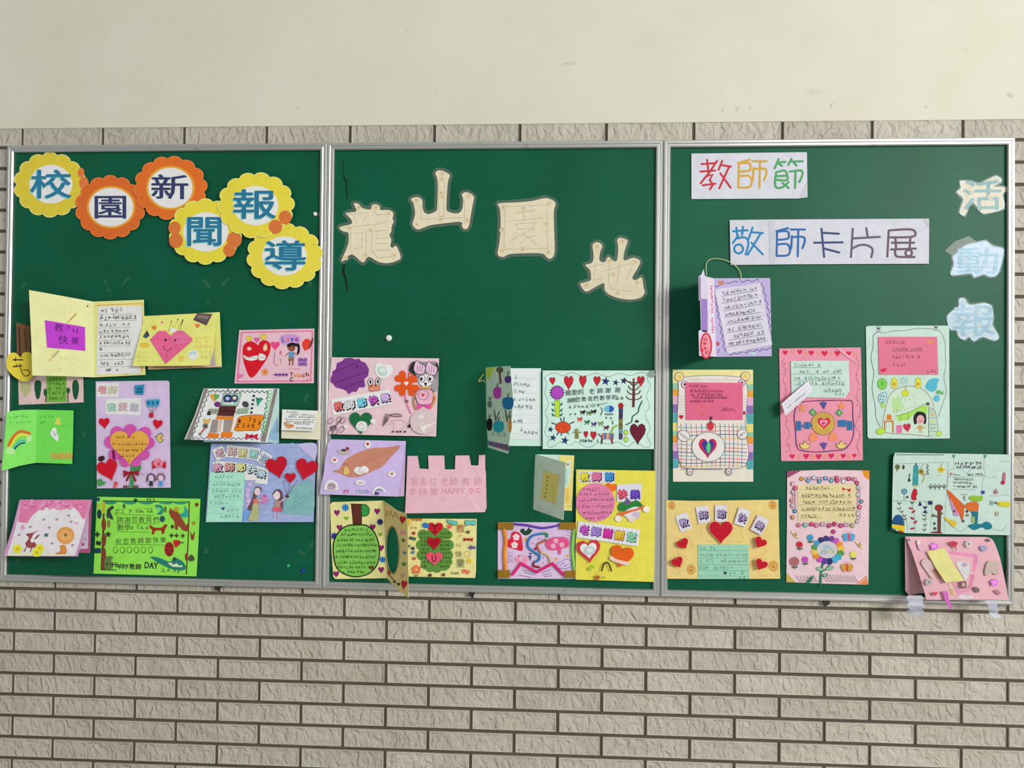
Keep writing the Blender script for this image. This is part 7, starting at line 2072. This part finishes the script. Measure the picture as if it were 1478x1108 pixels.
for pts, c_, h_ in (([(370, 385), (430, 345), (500, 400), (510, 450), (470, 470), (520, 540), (480, 548), (430, 480)], (226, 196, 196), .003), ([(1085, 380), (1130, 370), (1205, 385), (1200, 450), (1210, 505), (1175, 515), (1130, 495), (1080, 525), (1055, 490)], (206, 186, 176), .003), ([(325, 150), (365, 160), (410, 220), (385, 250), (345, 240)], (232, 186, 200), .002), ([(1005, 215), (1040, 200), (1080, 215), (1065, 258), (1020, 255)], (170, 166, 200), .002), ([(935, 660), (960, 645), (1000, 675), (985, 708), (950, 695)], (130, 110, 116), .002), ([(1155, 690), (1190, 680), (1225, 710), (1205, 735)], (190, 130, 150), .001), ([(1070, 135), (1095, 128), (1115, 150), (1095, 162)], (110, 100, 110), .001), ([(225, 125), (250, 135), (245, 160)], (150, 120, 130), .001)):
    t.sheet(smooth(pts, True, 3), c_, 'raised_sticker', h_)
    t.lift -= h_
t.part('sticker_detail'); t.ell(440, 410, 28, 34, (236, 214, 210), 30); t.poly(smooth([(1065, 480), (1110, 455), (1150, 480), (1085, 525)], True), (236, 196, 206)); t.poly(smooth([(1140, 480), (1190, 460), (1208, 498), (1170, 512)], True), (120, 186, 216)); t.ell(345, 170, 20, 26, (244, 226, 232)); t.ell(1045, 232, 18, 16, (150, 180, 214))
for x, y in ((512, 210), (1162, 600)):
    t.part('magenta_gem', .0008, M_GLOSS)
    for i in range(5):
        a = i * 1.2566 - 1.57
        t.ell(x + 27 * math.cos(a), y + 25 * math.sin(a), 19, 18, (214, 50, 206), n=8)
    t.ell(x, y, 15, 14, (232, 120, 226), n=8)
for x, y, c_ in ((885, 185, (226, 214, 214)), (455, 595, (190, 184, 186))):
    t.part('flower_sticker', .0004)
    for i in range(6):
        a = i * 1.047
        t.ell(x + 28 * math.cos(a), y + 26 * math.sin(a), 17, 14, c_, math.degrees(a), n=8)
    t.ell(x, y, 12, 12, (150, 130, 130), n=8)
t.part('rose_sticker', .0003); t.poly(smooth([(670, 170), (715, 155), (765, 175), (745, 215), (752, 258), (730, 225), (700, 205)], True, 3), (206, 60, 80)); t.stroke([(725, 205), (752, 258)], 8, (150, 110, 100))
t.heart(518, 725, 58, 52, (216, 80, 96))
t.part('spool_sticker'); t.poly([(790, 590), (855, 585), (860, 662), (800, 660)], (130, 96, 86)); t.poly([(808, 605), (842, 602), (845, 645), (812, 645)], (216, 176, 160))
t.part('ribbon_tail'); t.poly([(595, 690), (655, 695), (668, 770), (705, 880), (675, 885), (620, 770)], (216, 110, 196))
t.hinge((430, 265), (620, 230), (740, 590), .030, .060)
t.sheet([(430, 265), (620, 230), (725, 410), (835, 575), (635, 602), (525, 440)], (238, 232, 150), 'yellow_note', .0005)
for x, y in ((560, 330), (600, 395), (640, 440)):
    t.stroke([(x - 16, y + 12), (x + 20, y - 10)], 3, (196, 190, 110))
t.done()

# ================================================================== pins and wear on the boards


def pin(px, py, rad, c_, label, dep=0.0):
    t = Thing('push_pin', label, 'pin', (0, 0, 1), .0005, mat=M_GLOSS)
    t.part('pin_head')
    o = t.surf.at(px, py)
    R_ = rad / 528.0
    prof = [(1.0, 0), (1.0, .25), (.75, .45), (.8, .8), (.5, 1.0), (0.05, 1.02)]
    n = 12
    for r, y in prof:
        for i in range(n):
            a = 2 * math.pi * i / n
            t.cur.v.append(o + Vector((R_ * r * math.cos(a), -R_ * 1.3 * y, R_ * r * math.sin(a))))
    for k in range(len(prof) - 1):
        for i in range(n):
            a, b_ = k * n + i, k * n + (i + 1) % n
            t.cur.t += [(a, b_, a + n), (b_, b_ + n, a + n)]
            t.cur.c += [c_, c_]
    t.done()


pin(561.5, 487.8, 4.4, (222, 226, 224), 'white push pin on the bare middle of the centre board')
pin(455.3, 309, 3.0, (226, 228, 222), 'white push pin beside the left board\'s right frame')
pin(438, 822.5, 3.2, (20, 60, 140), 'blue push pin low on the left board')
pin(416.5, 816, 2.4, (40, 170, 110), 'green push pin low on the left board')

SM = (36, 92, 68)


def smears(root, items):
    t = Thing('smears', '', '', (0, 0, 1), .0002)
    for pts in items:
        t.part('tape_residue')
        t.poly(pts, SM)
    t.done(root)


def blot(x, y, w_, h_, rot, seed):
    r = random.Random(seed)
    c, s = math.cos(math.radians(rot)), math.sin(math.radians(rot))
    out = []
    for i in range(22):
        a = 2 * math.pi * i / 22
        k = r.uniform(.3, 1.1)
        X, Y = w_ / 2 * k * math.cos(a), h_ / 2 * k * math.sin(a)
        out.append((x + X * c - Y * s, y + X * s + Y * c))
    return out


smears(BOARD_L, [blot(34, 412, 26, 7, -40, 1), blot(153, 408, 15, 5, 50, 2), blot(182, 405, 24, 7, -50, 3), blot(157, 419, 10, 6, 70, 4), blot(298, 408, 22, 8, 50, 5), blot(325, 407, 22, 7, -40, 6), blot(448, 410, 20, 8, -60, 7), blot(442, 573, 22, 8, -60, 8), blot(435, 797, 18, 10, 40, 9), blot(449, 787, 18, 8, -60, 10),
                 blot(121, 628, 16, 6, -60, 11), blot(30, 590, 14, 6, -30, 12), blot(300, 436, 5, 10, 10, 13), blot(26, 808, 8, 6, 0, 14), blot(124, 808, 5, 8, 0, 15), blot(297, 795, 10, 14, 30, 16)])
smears(BOARD_M, [blot(912, 668, 5, 8, 10, 21), blot(792, 526, 7, 2, 0, 22), blot(486, 482, 5, 2, 0, 23), blot(800, 748, 6, 3, 0, 24), blot(736, 232, 4, 3, 0, 25)])
t = Thing('tears', '', '', (460, 220, 5.5385), .0002)
t.part('dark_crack')
t.poly(smooth([(195, 895), (212, 900), (205, 950), (222, 1000), (232, 1100), (222, 1100), (208, 1010), (186, 960)], True, 3), (0, 34, 22))
t.part('dark_scuff')
t.poly([(192, 60), (202, 75), (196, 160), (228, 230), (232, 360), (220, 380), (214, 250), (190, 180)], (0, 50, 32))
t.done(BOARD_M)

t = Thing('wall_marks', '', '', (0, 0, 1), surf=Flat(Vector((0, -.0022, 0)), Vector((0, -1, 0))))
for q in ([blot(588, 46, 8, 3, 0, 31)], [[(813, 92), (830, 88), (830, 89.5), (813, 93.5)], [(818, 94), (831, 91), (831, 92), (818, 95)]], [blot(816, 51, 3, 3, 0, 32)], [blot(1043, 159, 3, 6, 20, 33)], [blot(1063, 157, 4, 8, -20, 34)], [blot(1083, 155, 3, 7, 15, 35)], [blot(1200, 152, 4, 10, 30, 36)], [blot(1337, 154, 4, 6, 0, 37)], [blot(630, 136, 3, 3, 0, 38)], [blot(430, 155, 8, 3, -40, 39)], [blot(1458, 137, 14, 8, 20, 40)]):
    t.part('scuff_mark')
    for p in q:
        t.poly(p, (178, 172, 156))
t.done(wu)
